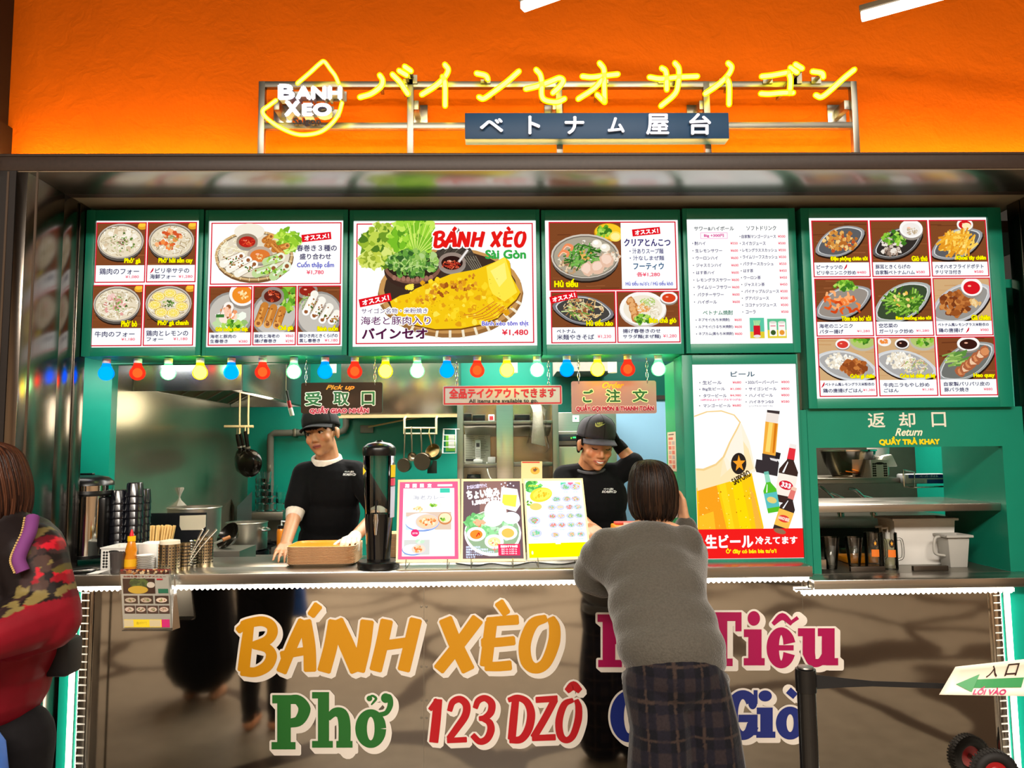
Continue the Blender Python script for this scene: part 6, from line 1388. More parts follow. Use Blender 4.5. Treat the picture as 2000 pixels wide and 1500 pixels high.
# --- utensil rail
Yu = 2.1; t = thing('utensil_rail', 'cream wire rail hanging from the hood, holding ladles and strainers', 'utensil rail', None, P(820, 840, Yu))
M_wire = mat('cream_wire', (222, 204, 156), .45)
b = MB()
for q in (790, 852): b.tube([Vector((P(q, 814, Yu).x, Y2-.017, z20+.003)), P(q, 818, Yu), P(q, 846, Yu)], .008, 8)
b.tube([P(788, 836, Yu), P(854, 836, Yu)], .007, 8); b.tube([P(788, 847, Yu), P(854, 847, Yu)], .007, 8)
b.build('wire_frame', M_wire, t, smooth=60)
M_uten = mat('worn_steel', (150, 138, 118), .3, 1.0, var=.1)
def hang_tool(label, px, py0, py1, r, kind, lean=0, col=M_uten, Y=Yu-.03):
    t = thing('ladle' if kind == 'ladle' else 'saucepan' if kind == 'pan' else 'strainer' if kind == 'net' else 'turner', label, 'utensil', 'utensils on the wire rail', P(px, py0, Y))
    a, c = P(px, py0, Y), P(px+lean, py1, Y); d = (c-a).normalized(); h = c-d*r*.9
    MB().tube([Vector((a.x, Yu, P(px, 836, Yu).z)), a+Vector((0, 0, .014)), a, a*.5+h*.5+Vector((.002, 0, 0)), h], [.003, .004, .0055, .006, .005], 8).build('handle', col, t, smooth=60)
    if kind == 'ladle': MB().lathe([(r, 0), (r*.95, r*.35), (r*.6, r*.7), (0, r*.85), (0, r*.8), (r*.55, r*.64), (r*.9, r*.3), (r*.97, 0)], c, 24, (-.25, 1, -.2)).build('cup', col, t, smooth=60)
    if kind == 'pan': MB().lathe([(0, -.0), (r*.96, 0), (r, .004), (r*.99, r*.8), (r*.96, r*.8), (r*.96, .006), (0, .006)], c, 28, (.25, 1, .12)).build('pan', col, t, smooth=40)
    if kind == 'net':
        MB().lathe([(r, 0), (r*.98, r*.9), (0, r*1.0), (0, r*.97), (r*.94, r*.88), (r*.95, 0)], c+Vector((0, -.03, .02)), 28, (.35, 1, -.5)).build('basket', col, t, smooth=40)
        MB().lathe([(r*1.03, -.004), (r*1.05, 0), (r*1.03, .006), (r*.96, .004)], c+Vector((0, -.03, .02)), 28, (.35, 1, -.5)).build('rim', M_steel, t, smooth=40)
    if kind == 'turner': MB().obox(c, (r*.75, 0, 0), (0, .002, 0), (0, 0, r)).build('blade', col, t, bevel=.001)
hang_tool('flat perforated skimmer hanging at the wall end of the wire rail', 791, 840, 909, .05, 'pan', -3)
hang_tool('small steel ladle hanging second along the wire rail', 803, 838, 892, .032, 'ladle', 2, Y=Yu-.06)
hang_tool('steel saucepan hanging by its loop in the middle of the wire rail', 822, 842, 902, .062, 'pan', 2, Y=Yu-.08)
hang_tool('deep round strainer hanging tilted beside the saucepan', 838, 848, 886, .052, 'net', 8, mat('brass_net', (150, 128, 80), .4, .8), Y=Yu-.05)
hang_tool('dark flat turner hanging behind the strainer', 850, 838, 912, .045, 'turner', -6, mat('dark_turner', (70, 84, 76), .4, .4), Y=Yu)
# --- cooking side: worktop, range, pots
ZK = .94
t = thing('side_worktop', 'steel worktop along the side wall carrying the big stock pot', 'worktop', None, (KW+.3, 1.0, 0))
MB().box(KW, KW+.78, .62, 1.5, ZK-.04, ZK).build('top', M_steel2, t, bevel=.003); MB().box(KW+.01, KW+.74, .66, 1.48, 0, ZK-.04).build('cabinet', M_steel2, t)
t = thing('cooking_range', 'steel gas range with black grates beneath the pot', 'cooking range', None, (KW+.4, 2.0, 0))
MB().box(KW, KW+.82, 1.52, 2.5, 0, ZK-.09).build('body', M_steel2, t, bevel=.004)
MB().box(KW+.01, KW+.80, 1.54, 2.48, ZK-.09, ZK-.075).build('hob', M_black, t)
g = MB()
for cx_, cy_ in ((KW+.25, 1.8), (KW+.25, 2.2)):
    for k in range(4):
        a = k*math.pi/4; g.bar((cx_-.15*math.cos(a), cy_-.15*math.sin(a), ZK-.012), (cx_+.15*math.cos(a), cy_+.15*math.sin(a), ZK-.012), .014, .022)
    g.lathe([(.135, 0), (.15, 0), (.15, .03), (.135, .03)], (cx_, cy_, ZK-.04), 28)
    for k in range(4): a = k*1.57+.4; g.cyl((cx_+.14*math.cos(a), cy_+.14*math.sin(a), ZK-.075), (cx_+.14*math.cos(a), cy_+.14*math.sin(a), ZK-.03), .008, n=8)
g.build('grate', M_black, t, smooth=40)
for k in range(4): MB().cyl((KW+.82, 1.65+k*.22, ZK-.14), (KW+.85, 1.65+k*.22, ZK-.14), .022, n=16).build('knob', M_black, t, smooth=40)
def pot(label, c, r, h, m, handles=True, lidless=True):
    t = thing('cooking_pot', label, 'pot', None, c); c = Vector(c)
    MB().lathe([(0, 0), (r*.97, 0), (r, .008), (r, h-.004), (r*1.04, h), (r*1.03, h+.004), (r*.97, h), (r*.97, .01), (0, .01)], c, 40).build('pot', m, t, smooth=40)
    if handles:
        for sg in (-1, 1):
            a = Vector((sg*.92, -.38*sg if sg < 0 else -.38, 0)).normalized(); tt = Vector((-a.y, a.x, 0)); q = c+Vector((0, 0, h*.8))
            MB().tube(catmull([q+a*r-tt*.035, q+a*(r+.03)-tt*.03+Vector((0, 0, -.012)), q+a*(r+.03)+tt*.03+Vector((0, 0, -.012)), q+a*r+tt*.035], 5), .006, 8).build('handle', M_steel, t, smooth=60)
    return t
M_alu = mat('aluminium_pot', (196, 190, 178), .34, 1.0, var=.06)
Ypt = 1.80; rp = 38*S(Ypt); pot('wide aluminium pot on the gas range in front of the steel wind guard', (X(482, Ypt, 1030), Ypt, ZK), rp, 50*S(Ypt), M_alu)
Yst = 1.0; rp = 48*S(Yst); xs_ = X(379, Yst, 1040); pot('tall stock pot behind the chopsticks and steel panel', (xs_, Yst, ZK), rp, Z(991, Yst, 379)-ZK, M_alu, False)
t = thing('splash_panel', 'dark steel panel with a taped clear film, standing behind the chopsticks', 'splash panel', None, (X(330, .72), .72, ZK))
b = MB().box(X(284, .72, 1040), X(402, .72, 1040), .72, .726, ZK, Z(1002, .72, 340)); b.build('sheet', mat('dark_splash', (74, 76, 82), .25, .9), t)
x0, x1 = X(350, .71, 1010), X(401, .71, 1010); b = MB().prism([(x0, .717, Z(1000, .71)), (x1, .717, Z(999, .71)), (x1, .717, Z(1022, .71)), (x1-.02, .717, Z(1028, .71)), (x0+.01, .717, Z(1028, .71)), (x0, .717, Z(1020, .71))], (0, .002, 0)); b.build('taped_film', mat('tape_film', (210, 200, 176), .3), t)
# knotted plastic bag
bg = MB(); rg = random.Random(5); bc = Vector((X(348, 1.35, 990), 1.35, ZK)); H = Z(952, 1.35, 348)-ZK; rb_ = 32*S(1.35)
prof = [(.0, 0), (.8, 0), (1.0, .15), (1.02, .35), (.9, .55), (.55, .72), (.16, .82), (.1, .86), (.16, .9), (.3, .98), (.26, 1.0), (0, .94)]
n = 26; vs = []
for a, z in prof:
    for k in range(n): q = 1+.10*math.sin(k*2.9+z*7)+.07*math.sin(k*5.1-z*9); vs.append(bc+Vector((rb_*max(a, .01)*q*math.cos(k*6.2832/n), rb_*max(a, .01)*.8*q*math.sin(k*6.2832/n), z*H)))
bg.add(vs, [(i*n+k, i*n+(k+1) % n, (i+1)*n+(k+1) % n, (i+1)*n+k) for i in range(len(prof)-1) for k in range(n)])
o = bg.build('plastic_bag', mat('milky_bag', (206, 200, 184), .3, trans=.35, ior=1.1), None, smooth=60); tag(o, 'knotted milky plastic bag standing behind the tall stock pot', 'plastic bag')
# wind guard, glass stacks, jar
Yw = 2.3; t = thing('wind_guard', 'folded steel wind guard standing behind the aluminium pot', 'wind guard', None, P(470, 1000, Yw))
zb_ = ZK; zt_ = Z(960, Yw, 470); xs = [X(q, Yw, 980) for q in (446, 470, 470, 492)]
MB().prism([(xs[0], Yw, zb_), (xs[1]-.01, Yw-.1, zb_), (xs[1]-.01, Yw-.1, zt_-.10), (xs[0], Yw, zt_)], (0, .003, 0)).build('leaf', M_steel, t); MB().prism([(xs[2]+.01, Yw-.1, zb_), (xs[3], Yw, zb_), (xs[3], Yw, zt_), (xs[2]+.01, Yw-.1, zt_-.10)], (0, .003, 0)).build('leaf', M_steel, t)
M_gl = mat('beer_glass', (250, 252, 252), .04, trans=1.0, ior=1.35, var=0)
t = thing('glass_shelf', 'steel shelf at the back corner carrying stacked drinking glasses', 'shelf', None, (X(520, 2.4), 2.4, ZK))
xg0, xg1 = X(490, 2.4, 1000), X(560, 2.4, 1000); zg = Z(998, 2.4, 520); MB().box(xg0, xg1, 2.3, 2.58, zg-.06, zg).build('top', M_steel2, t, bevel=.003); MB().box(xg0+.05, xg1-.0, 2.54, 2.58, ZK-.9, zg-.06).build('support', M_steel2, t)
g0 = None
for a, (q, Yc, n_) in enumerate(((507, 2.42, 5), (520, 2.38, 5), (533, 2.42, 3), (548, 2.36, 2))):
    for k in range(n_):
        if g0 is None: g0 = MB().lathe([(0, 0), (.026, 0), (.027, .004), (.034, .088), (.031, .088), (.024, .01), (0, .01)], (0, 0, 0), 18).build('drinking_glass', M_gl, None, smooth=40); o = g0
        else: o = g0.copy(); COL.objects.link(o)
        o.location = (X(q, Yc, 980), Yc, zg+.001+k*.05); tag(o, 'clear drinking glass, %s from the shelf in the %s stack along the back corner' % (NTH[k], NTH[a]), 'glass', 'stacked drinking glasses')
Yj = 1.75; o = thing('sauce_jar', 'orange sauce jar with a white pump behind the worker\'s bare forearm', 'jar', None, (X(550, Yj), Yj, ZK-.0))
xj = X(550, Yj, 1030); MB().lathe([(0, 0), (.03, 0), (.031, .10), (.026, .115), (0, .115)], (xj, Yj, ZK+.02), 20).build('jar', mat('orange_sauce', (226, 130, 20), .25, coat=.5), o, smooth=40); MB().lathe([(.028, .115), (.028, .135), (0, .135)], (xj, Yj, ZK+.02), 20).build('lid', M_black, o, smooth=40)
MB().tube([(xj, Yj, ZK+.155), (xj, Yj, ZK+.18), (xj+.03, Yj-.01, ZK+.178)], .006, 8).build('pump', M_white, o, smooth=60)
MB().box(xj-.05, xj+.05, Yj-.05, Yj+.05, ZK-.0745, ZK+.019).build('stand', M_steel2, o)
# frying pans on the hood hooks
M_iron = mat('seasoned_iron', (26, 22, 18), .22, .6, var=.2, coat=.3)
t = thing('pan_hook_rack', 'cream wire hook rack on the hood rail, holding frying pans', 'hook rack', None, P(470, 840, 1.6))
Yf = 1.62; b = MB()
for q in (468, 485): b.tube([Vector((P(q, 812, Yf).x, Yf, zh0+.02+.28*(P(q, 812, Yf).x-KW)/(xh1-KW))), P(q, 812, Yf), P(q, 845, Yf), P(q, 846, Yf-.05)], .006, 8)
b.tube([P(438, 833, Yf), P(495, 833, Yf)], .009, 8); b.build('wire', M_wire, t, smooth=60)
def fpan(label, px, pyh, pyc, rpx, Y, ax, lean):
    t = thing('frying_pan', label, 'frying pan', 'iron pans hung from the hood', P(px, pyh, Y)); c = P(px+lean, pyc, Y); r = rpx*S(Y); a = P(px, pyh, Y); ax = Vector(ax).normalized()
    MB().lathe([(0, 0), (r*.55, .004), (r*.85, r*.16), (r, r*.38), (r*1.01, r*.4), (r*.97, r*.4), (r*.82, r*.19), (r*.5, .012), (0, .008)], c, 36, ax).build('pan', M_iron, t, smooth=50)
    d = (c-a).normalized(); e = c-d*r*.92+ax*r*.3
    MB().tube([a, a*.6+e*.4, e], [.011, .013, .012], 10).build('handle', M_iron, t, smooth=60)
    MB().tube([e*.8+a*.2, e*.9+a*.1], .017, 12).build('collar', M_steel2, t, smooth=60)
    MB().tube([a, P(px, 833, Yf)], .003, 6).build('hook', M_wire, t)
fpan('black iron frying pan hung nearest, its round underside shining', 479, 842, 905, 27, 1.55, (.25, 1, .0), 2)
fpan('thin iron frying pan hung edge on against the side wall', 463, 848, 900, 24, 1.66, (.9, .6, .0), -3)
fpan('iron frying pan hung in between the other two pans', 470, 846, 896, 21, 1.78, (.75, .75, 0), 0)
# lighter hung beside the pick-up sign
t = thing('gas_lighter', 'long red and white gas lighter hanging beside the dark pickup sign', 'lighter', None, P(566, 790, .6))
MB().tube([P(560, 763, .9), P(564, 785, .9)], .007, 8).build('barrel', M_black, t, smooth=60); MB().tube([P(563.5, 783, .9), P(567, 797, .9)], .011, 10).build('grip', mat('lighter_red', (180, 24, 36), .35), t, smooth=60); MB().tube([P(567, 797, .9), P(571, 812, .9)], .012, 10).build('handle', M_white, t, smooth=60)
MB().tube([P(559, 763, .9), P(558.5, 757, .9), (P(558, 757, .9).x, .9, 2.63)], .0015, 5).build('hanging_string', M_wire, t)
# wok spoon with wooden handle over the can
t = thing('wok_turner', 'black wok turner with a wooden grip resting by the range', 'utensil', None, P(450, 1050, .62))
a, c = P(417, 1062, .62), P(449, 1049, .68); MB().tube([a, a*.45+c*.55], .0055, 8).build('shaft', M_steel, t, smooth=60); MB().tube([a*.45+c*.55, c], .010, 10).build('grip', mat('grip_wood', (170, 110, 60), .5), t, smooth=60)
c2_ = P(455, 1052, .8); MB().lathe([(0, 0), (.05, .01), (.075, .04), (.073, .042), (.045, .016), (0, .006)], c2_, 24, (-.5, -.7, .5)).build('blade', M_iron, t, smooth=50)
MB().box(KW+.42, KW+.60, .64, .9, ZK, ZK+.13).build('spoon_rest', M_steel2, None); tag(bpy.data.objects['spoon_rest'], 'flat steel rest under the black wok turner', 'spoon rest')
# --- centre: steel rack over the back worktop
Yr = 1.5; f = lambda q, y=900: X(q, Yr, y)
t = thing('steel_rack', 'tall steel rack with shelves and a broad post behind the lit menus', 'rack', None, (f(990), Yr, 0))
zt_, zm, zl = Z(805, Yr, 990), Z(905, Yr, 990), Z(940, Yr, 990)
MB().box(f(970), f(1003), Yr-.01, Yr+.03, .2, Z(786, Yr, 990)).build('post', M_steel, t, bevel=.003)
for a_, c_ in ((893, 905), (1080, 1092)): MB().box(f(a_), f(c_), Yr, Yr+.05, .2, Z(770, Yr, 900)).build('post', M_steel2, t, bevel=.003)
MB().box(f(905), f(970), Yr+.01, Yr+.4, zm-.025, zm).build('shelf', M_steel2, t, bevel=.002); MB().box(f(1003), f(1080), Yr+.01, Yr+.4, zm-.02, zm+.004).build('shelf', M_steel2, t, bevel=.002)
MB().box(f(905), f(970), Yr+.01, Yr+.4, Z(822, Yr, 940)-.02, Z(822, Yr, 940)).build('shelf', M_steel2, t, bevel=.002); MB().box(f(1003), f(1080), Yr+.01, Yr+.4, Z(822, Yr, 940)-.02, Z(822, Yr, 940)).build('shelf', M_steel2, t, bevel=.002)
bk = mat('rack_back', (150, 140, 116), .22, 1.0, var=.1, scale=2)
MB().box(f(893), f(1092), Yr+.4, Yr+.42, .2, Z(770, Yr, 900)).build('back_panel', bk, t)
for x0, x1 in ((906, 969), (1004, 1079)):
    cv = MB(); a_, b_ = f(x0), f(x1); zz0, zz1 = Z(822, Yr)-.021, Z(850, Yr); N = 10
    for k in range(N+1): u = k/N; cv.v += [Vector((a_, Yr+.05+.3*u*u, zz0+(zz1-zz0)*u)), Vector((b_, Yr+.05+.3*u*u, zz0+(zz1-zz0)*u))]
    for k in range(N): cv.f.append((2*k, 2*k+1, 2*k+3, 2*k+2)); cv.c.append(None)
    cv.build('curved_hood', M_steel, t, smooth=60)
MB().box(f(880), f(1095), Yr, Yr+.42, .84, .88).build('worktop', M_steel2, t, bevel=.003)
# rack contents
def at_rack(px, dy=.05): return Vector((f(px), Yr+dy, zm+.0005))
t = thing('cordless_phone', 'white cordless phone standing in its cradle on the rack shelf', 'phone', None, at_rack(933))
c = at_rack(933, .10); MB().box(c.x-.03, c.x+.03, c.y-.03, c.y+.03, c.z, c.z+.025).build('cradle', M_white, t, bevel=.006)
hs = MB().box(c.x-.017, c.x+.017, c.y-.012, c.y+.012, c.z+.02, c.z+.15).build('handset', M_white, t, bevel=.006)
MB().box(c.x-.011, c.x+.011, c.y-.0135, c.y-.012, c.z+.105, c.z+.13).build('screen', mat('phone_screen', (60, 66, 72), .2), hs)
kp = MB()
for i in range(3):
    for k in range(5): kp.box(c.x-.011+i*.0085, c.x-.006+i*.0085, c.y-.0135, c.y-.012, c.z+.04+k*.011, c.z+.046+k*.011)
kp.build('keypad_button', mat('phone_keys', (150, 146, 136), .5), hs)
c = at_rack(916, .3); t = thing('instruction_sheet', 'printed instruction sheet leaning at the back of the rack behind the phone', 'sheet', None, c)
pt = Paint(lambda x_, y_, d: Vector((f(903)+(f(957)-f(903))*x_/100, Yr+.28-d, zm+.002+(Z(846, Yr)-zm)*(1-y_/100))), 4e-5); pt.rect(0, 0, 100, 100, (206, 206, 184))
for k in range(13): pt.rect(5, 8+k*6, 5+pt.rng.uniform(25, 42), 10+k*6, (130, 128, 110)); pt.rect(55, 8+k*6, 55+pt.rng.uniform(20, 40), 10+k*6, (140, 138, 120))
pt.rect(6, 86, 40, 94, (70, 70, 66)); o = pt.build('sheet', M_matte, t); sm_ = o.modifiers.new('t', 'SOLIDIFY'); sm_.thickness = .001
c = at_rack(960, .12); o = MB().box(-.025, .025, -.03, .03, 0, .04).build('adapter_box', M_white, None, bevel=.004); o.location = c; tag(o, 'small white box beside the cordless phone on the rack', 'box')
o = MB().tube(catmull([c+Vector((-.03, -.03, .005)), c+Vector((-.028, -.1, -.03)), c+Vector((-.01, -.11, -.09)), c+Vector((.03, -.11, -.12))], 6), .004, 8).build('phone_cord', M_white, None, smooth=60); tag(o, 'white cord hanging from the phone over the shelf edge', 'cord')
c0 = Vector((f(925), Yr+.2, Z(822, Yr, 940)+.0005))
for k, (px, w_, h_, m_, lb_) in enumerate(((912, .05, .05, M_black, 'dark tin on the top shelf of the rack near the wire basket'), (935, .08, .04, M_black, 'flat black gadget on the top shelf of the rack'), (960, .04, .045, M_white, 'small white carton with red print on the top shelf of the rack'), (1022, .10, .04, M_black, 'black crate on the top shelf beyond the broad post'))):
    t = thing('carton' if m_ is M_white else 'gadget_box', lb_, 'box', None, (f(px), Yr+.15, c0.z)); MB().box(f(px)-w_/2, f(px)+w_/2, Yr+.12, Yr+.2, c0.z, c0.z+h_).build('box', m_, t, bevel=.004)
    if m_ is M_white: MB().box(f(px)-.012, f(px)+.012, Yr+.119, Yr+.12, c0.z+.01, c0.z+.035).build('red_print', mat('red_mark', (200, 50, 60), .5), t)
    else: MB().box(f(px)-w_/2-.002, f(px)+w_/2+.002, Yr+.118, Yr+.202, c0.z+h_, c0.z+h_+.006).build('lid', M_steel2, t)
o = MB().box(-.045, .045, -.04, .04, 0, .03).build('card_reader', M_black, None, bevel=.004); o.location = (f(925), Yr-.15, Z(936, Yr-.15, 925)-.03); tag(o, 'black card reader top showing just above the middle lit menu', 'card reader')
o.location.z = .88; o.scale = (1, 1, (Z(928, Yr-.1, 925)-.88)/.03); o.location.y = Yr+.06
# white wire basket on the rack's outer post
t = thing('wire_caddy', 'white wire caddy with a green packet hooked on the rack post', 'caddy', None, P(878, 870, Yr-.05)); Yb = Yr-.06
b = MB(); L = [P(866, 838, Yb), P(890, 838, Yb), P(890, 885, Yb), P(864, 885, Yb)]
for dy in (0, .05): b.tube([p+Vector((0, dy, 0)) for p in L], .0035, 6, closed=True)
for p in L: b.tube([p, p+Vector((0, .05, 0))], .003, 6)
for k in range(1, 4): b.tube([L[0].lerp(L[3], k/4), L[1].lerp(L[2], k/4)], .0025, 6)
b.tube([L[1], L[1]+Vector((.02, .06, .0))], .003, 6); b.build('wire_frame', M_white, t, smooth=60)
p = P(880, 866, Yb+.025); o = MB().box(-.03, .03, -.012, .012, -.05, .05).build('packet', mat('green_packet', (120, 190, 60), .4), None, bevel=.004); o.location = p; tag(o, 'white and green packet standing in the wire caddy', 'packet')
MB().box(p.x-.012, p.x+.026, p.y-.0135, p.y-.0122, p.z-.03, p.z+.048).build('paper_label', M_white, o).location = -p
# hanging plastic bag of bags, standing recipe card
bg = MB(); Yg = Yr-.05; out = [(1036, 790), (1056, 786), (1068, 800), (1066, 840), (1074, 876), (1064, 886), (1040, 882), (1028, 870), (1036, 838)]
fr = [P(a, b_, Yg-.02) for a, b_ in out]; cx_ = sum((p for p in fr), Vector())/len(fr)
mid = [cx_+(p-cx_)*.7+Vector((0, -.035, 0)) for p in fr]; bkk = [p+Vector((0, .05, 0)) for p in fr]; n = len(fr)
bg.add(mid+fr+bkk, [tuple(range(n))]+[(i, (i+1) % n, n+(i+1) % n, n+i) for i in range(n)]+[(n+i, n+(i+1) % n, 2*n+(i+1) % n, 2*n+i) for i in range(n)]+[tuple(range(3*n-1, 2*n-1, -1))])
t = thing('bag_bundle', 'clear bag of folded white carrier bags hanging from the rack', 'plastic bag', None, P(1050, 886, Yg))
bg.build('clear_wrap', clearmat('wrap', (250, 249, 245), .03, .1), t, smooth=30)
b = MB(); b.prism([P(1042, 790, Yg), P(1058, 792, Yg), P(1066, 872, Yg), P(1038, 866, Yg)], (0, .02, 0)); b.build('folded_bag', mat('folded_white', (236, 230, 218), .6, var=.1, bump=.5, bscale=30), t, bevel=.004)
MB().tube([P(1046, 790, Yg), P(1046, 772, Yg), P(1046, 772, Yr+.02)], .003, 6).build('hook', M_steel2, t)
t = thing('recipe_card', 'yellow recipe card with a dish picture standing above the lit menus', 'card', None, P(1040, 935, Yr-.02))
pt = Paint(lambda x_, y_, d: P(1018+x_*.41, 901+y_*.41, .55-d), 4e-5); pt.rect(0, 0, 100, 105, (240, 222, 160)); pt.rect(4, 2, 88, 8, (220, 60, 40)); pt.ell(66, 44, 22, 18, (236, 180, 60)); bits(pt, 66, 40, 12, 9, [(150, 60, 30), (80, 110, 40), (200, 100, 50)], 20, 3)
for k in range(5): pt.line([(8+k*9, 14), (12+k*9, 50+k*6)], 2, (255, 246, 200))
o = pt.build('card', M_matte, t); sm_ = o.modifiers.new('t', 'SOLIDIFY'); sm_.thickness = .002
MB().tube([P(1038, 940, .56), (P(1038, 940, .56).x, .6, .95), (P(1038, 940, .56).x, .44, HT+.001)], .004, 6).build('stand_wire', M_chrome, t)
# right: tall steel fridge with a display
Yk = 1.75; f2 = lambda q, y=880: X(q, Yk, y)
t = thing('upright_fridge', 'tall steel fridge with a green lit control panel behind the smiling worker', 'fridge', None, (f2(1140), Yk, 0))
MB().box(f2(1088), f2(1205), Yk, 2.06, .05, Z(805, Yk, 1140)).build('body', M_steel, t, bevel=.004)
MB().box(f2(1090), f2(1203), Yk-.03, Yk-.001, .1, Z(872, Yk, 1140)).build('door', mat('fridge_door', (196, 186, 164), .3, 1.0, var=.05), t, bevel=.006)
MB().box(f2(1089), f2(1203), Yk-.035, Yk-.001, Z(870, Yk, 1140), Z(842, Yk, 1140)).build('control_fascia', M_steel2, t, bevel=.006)
dp = MB().box(f2(1091), f2(1150), Yk-.04, Yk-.036, Z(861, Yk, 1140), Z(848, Yk, 1140)).build('display', mat('fridge_display', (40, 46, 48), .2), t, bevel=.002)
MB().box(f2(1118), f2(1124), Yk-.0415, Yk-.0402, Z(856, Yk, 1140), Z(853, Yk, 1140)).build('indicator', emis('lamp_green', (60, 255, 120), 2), dp); MB().box(f2(1114), f2(1116), Yk-.0415, Yk-.0402, Z(857, Yk, 1140), Z(854, Yk, 1140)).build('indicator', emis('lamp_lime', (120, 255, 60), 2), dp)
MB().box(f2(1119), f2(1132), Yk-.004, Yk-.001, Z(824, Yk, 1140), Z(811, Yk, 1140)).build('sticker', M_white, t); MB().lathe([(0, 0), (.006, .001), (0, .0012)], (f2(1125.5), Yk-.0042, Z(817, Yk, 1140)), 12, (0, -1, 0)).build('leaf_mark', M_teal, t)
# upper cylinders (down lights) seen between the bulbs
for q, lb_ in ((815, 'white cylinder down light above the back hood'), (1002, 'white cylinder down light behind a yellow bulb over the rack'), (1196, 'white cylinder down light beside the red bulb over the order sign'), (648, 'white cylinder down light behind the dark pickup sign')):
    Yd = 1.3; x = X(q, Yd, 715); zz = Z(728, Yd, q); t = thing('down_light', lb_, 'down light', 'cylinder down lights in the kitchen ceiling', (x, Yd, zz)); MB().lathe([(.026, 0), (.028, 0), (.028, 2.62-zz), (.0, 2.62-zz)], (x, Yd, zz), 20).build('cylinder', mat('downlight_white', (226, 220, 200), .4), t, smooth=40); MB().lathe([(0, .012), (.025, .012)], (x, Yd, zz), 20).build('lens', emis('downlight_lens', (255, 236, 190), 3), t)
# --- jamb notices
Xj = XJ-.001
def notice(label, pts, draw, w, h):
    q = [P(px, py, Y) for px, py, Y in pts]; q = [Vector((XJ, v.y, v.z)) for v in q]
    return q
def jmap(y0, y1, z0, z1): return lambda u, v, d: Vector((XJ-.0015-d, y0+(y1-y0)*u/100, z1+(z0-z1)*v/100))
def jz(py, Y): return Z(py, Y, 1320)
for lb_, yf, yb, pa, pb_, kind in (('small yellow notice with a green plant picture, high on the green jamb', .33, .17, 768, 826, 0), ('long pale notice with red print, low on the green jamb', .56, .36, 842, 922, 1)):
    pt = Paint(jmap(yf, yb, jz(pb_, .3), jz(pa, .3)), 4e-5); pt.rect(0, 0, 100, 100, (232, 222, 150) if kind == 0 else (232, 206, 176))
    if kind == 0:
        for k in range(3): pt.rect(12, 8+k*9, 12+60-k*8, 12+k*9, (110, 110, 90))
        pt.poly([(52, 42), (40, 60), (38, 88), (66, 88), (64, 60)], (70, 140, 110)); pt.ell(82, 52, 12, 7, (220, 70, 50)); pt.ell(52, 90, 26, 6, (80, 90, 70))
    else:
        pt.rect(12, 5, 70, 8, (110, 90, 80)); pt.rect(12, 14, 60, 20, (220, 100, 80))
        for k in range(12): pt.rect(12+(k % 2)*36, 24+k//2*12, 40+(k % 2)*36, 33+k//2*12, [(226, 150, 130), (190, 170, 160), (220, 110, 90)][k % 3])
    o = pt.build('notice', M_matte, None); tag(o, lb_, 'notice'); sm_ = o.modifiers.new('t', 'SOLIDIFY'); sm_.thickness = .001
# ================================================================ return hatch
Yn = .12; t = thing('return_hatch', 'green return hatch surround with white and yellow lettering over its opening', 'hatch', None, (1.75, Yn, HR))
xa_, xb_ = X(1582, Yn, 1000), XR-.003; xo0, xo1 = X(1597, Yn, 1000), XE; zo = Z(873, Yn, 1780); ztp = Z(796, Yn, 1780)
b = MB(); b.box(xa_, xb_, Yn-.015, Yn+.02, zo, ztp); b.box(xa_, xo0, Yn-.015, Yn+.02, HR, zo); b.box(xo1, xb_, Yn-.015, Yn+.02, HR, zo); b.build('surround', M_green, t)
struct(MB().box(X(1545, Yn), xa_+.001, YM+.03, YM+.1, HR+.001, Z(800, YM, 1590)).build('wall_post', M_green))
pt = Paint(flat(Yn-.0155, 1770, 840), 2e-6); pt.jit = True; pt.k = 50
for ch, a_, c_ in (('返', 1696, 1729), ('却', 1757, 1788), ('口', 1821, 1848)): pt.text(ch, a_, 806, c_, 834, (226, 226, 210), .5)
pt.text('Return', 1748, 836.5, 1801, 851, (236, 236, 210), .5, shear=.4); pt.text('QUẦY TRẢ KHAY', 1716, 853, 1833, 869.5, (240, 214, 20), .9)
pt.build('lettering', M_matte, t)
zs = Z(1000, .12, 1780); MB().box(xo0, xo1, .02+Yn, .62, zs, zs+.034).build('tray_shelf', M_steel, t, bevel=.003)
for q0, q1, y in ((1660, 1727, 1120), (1782, 1850, 1108)):
    MB().box(X(q0, .16, 1125), X(q1, .16, 1125), .145, .165, HR, HR+.022).build('tray_guide', mat('guide_bar', (80, 72, 64), .4, .8), t, bevel=.002)
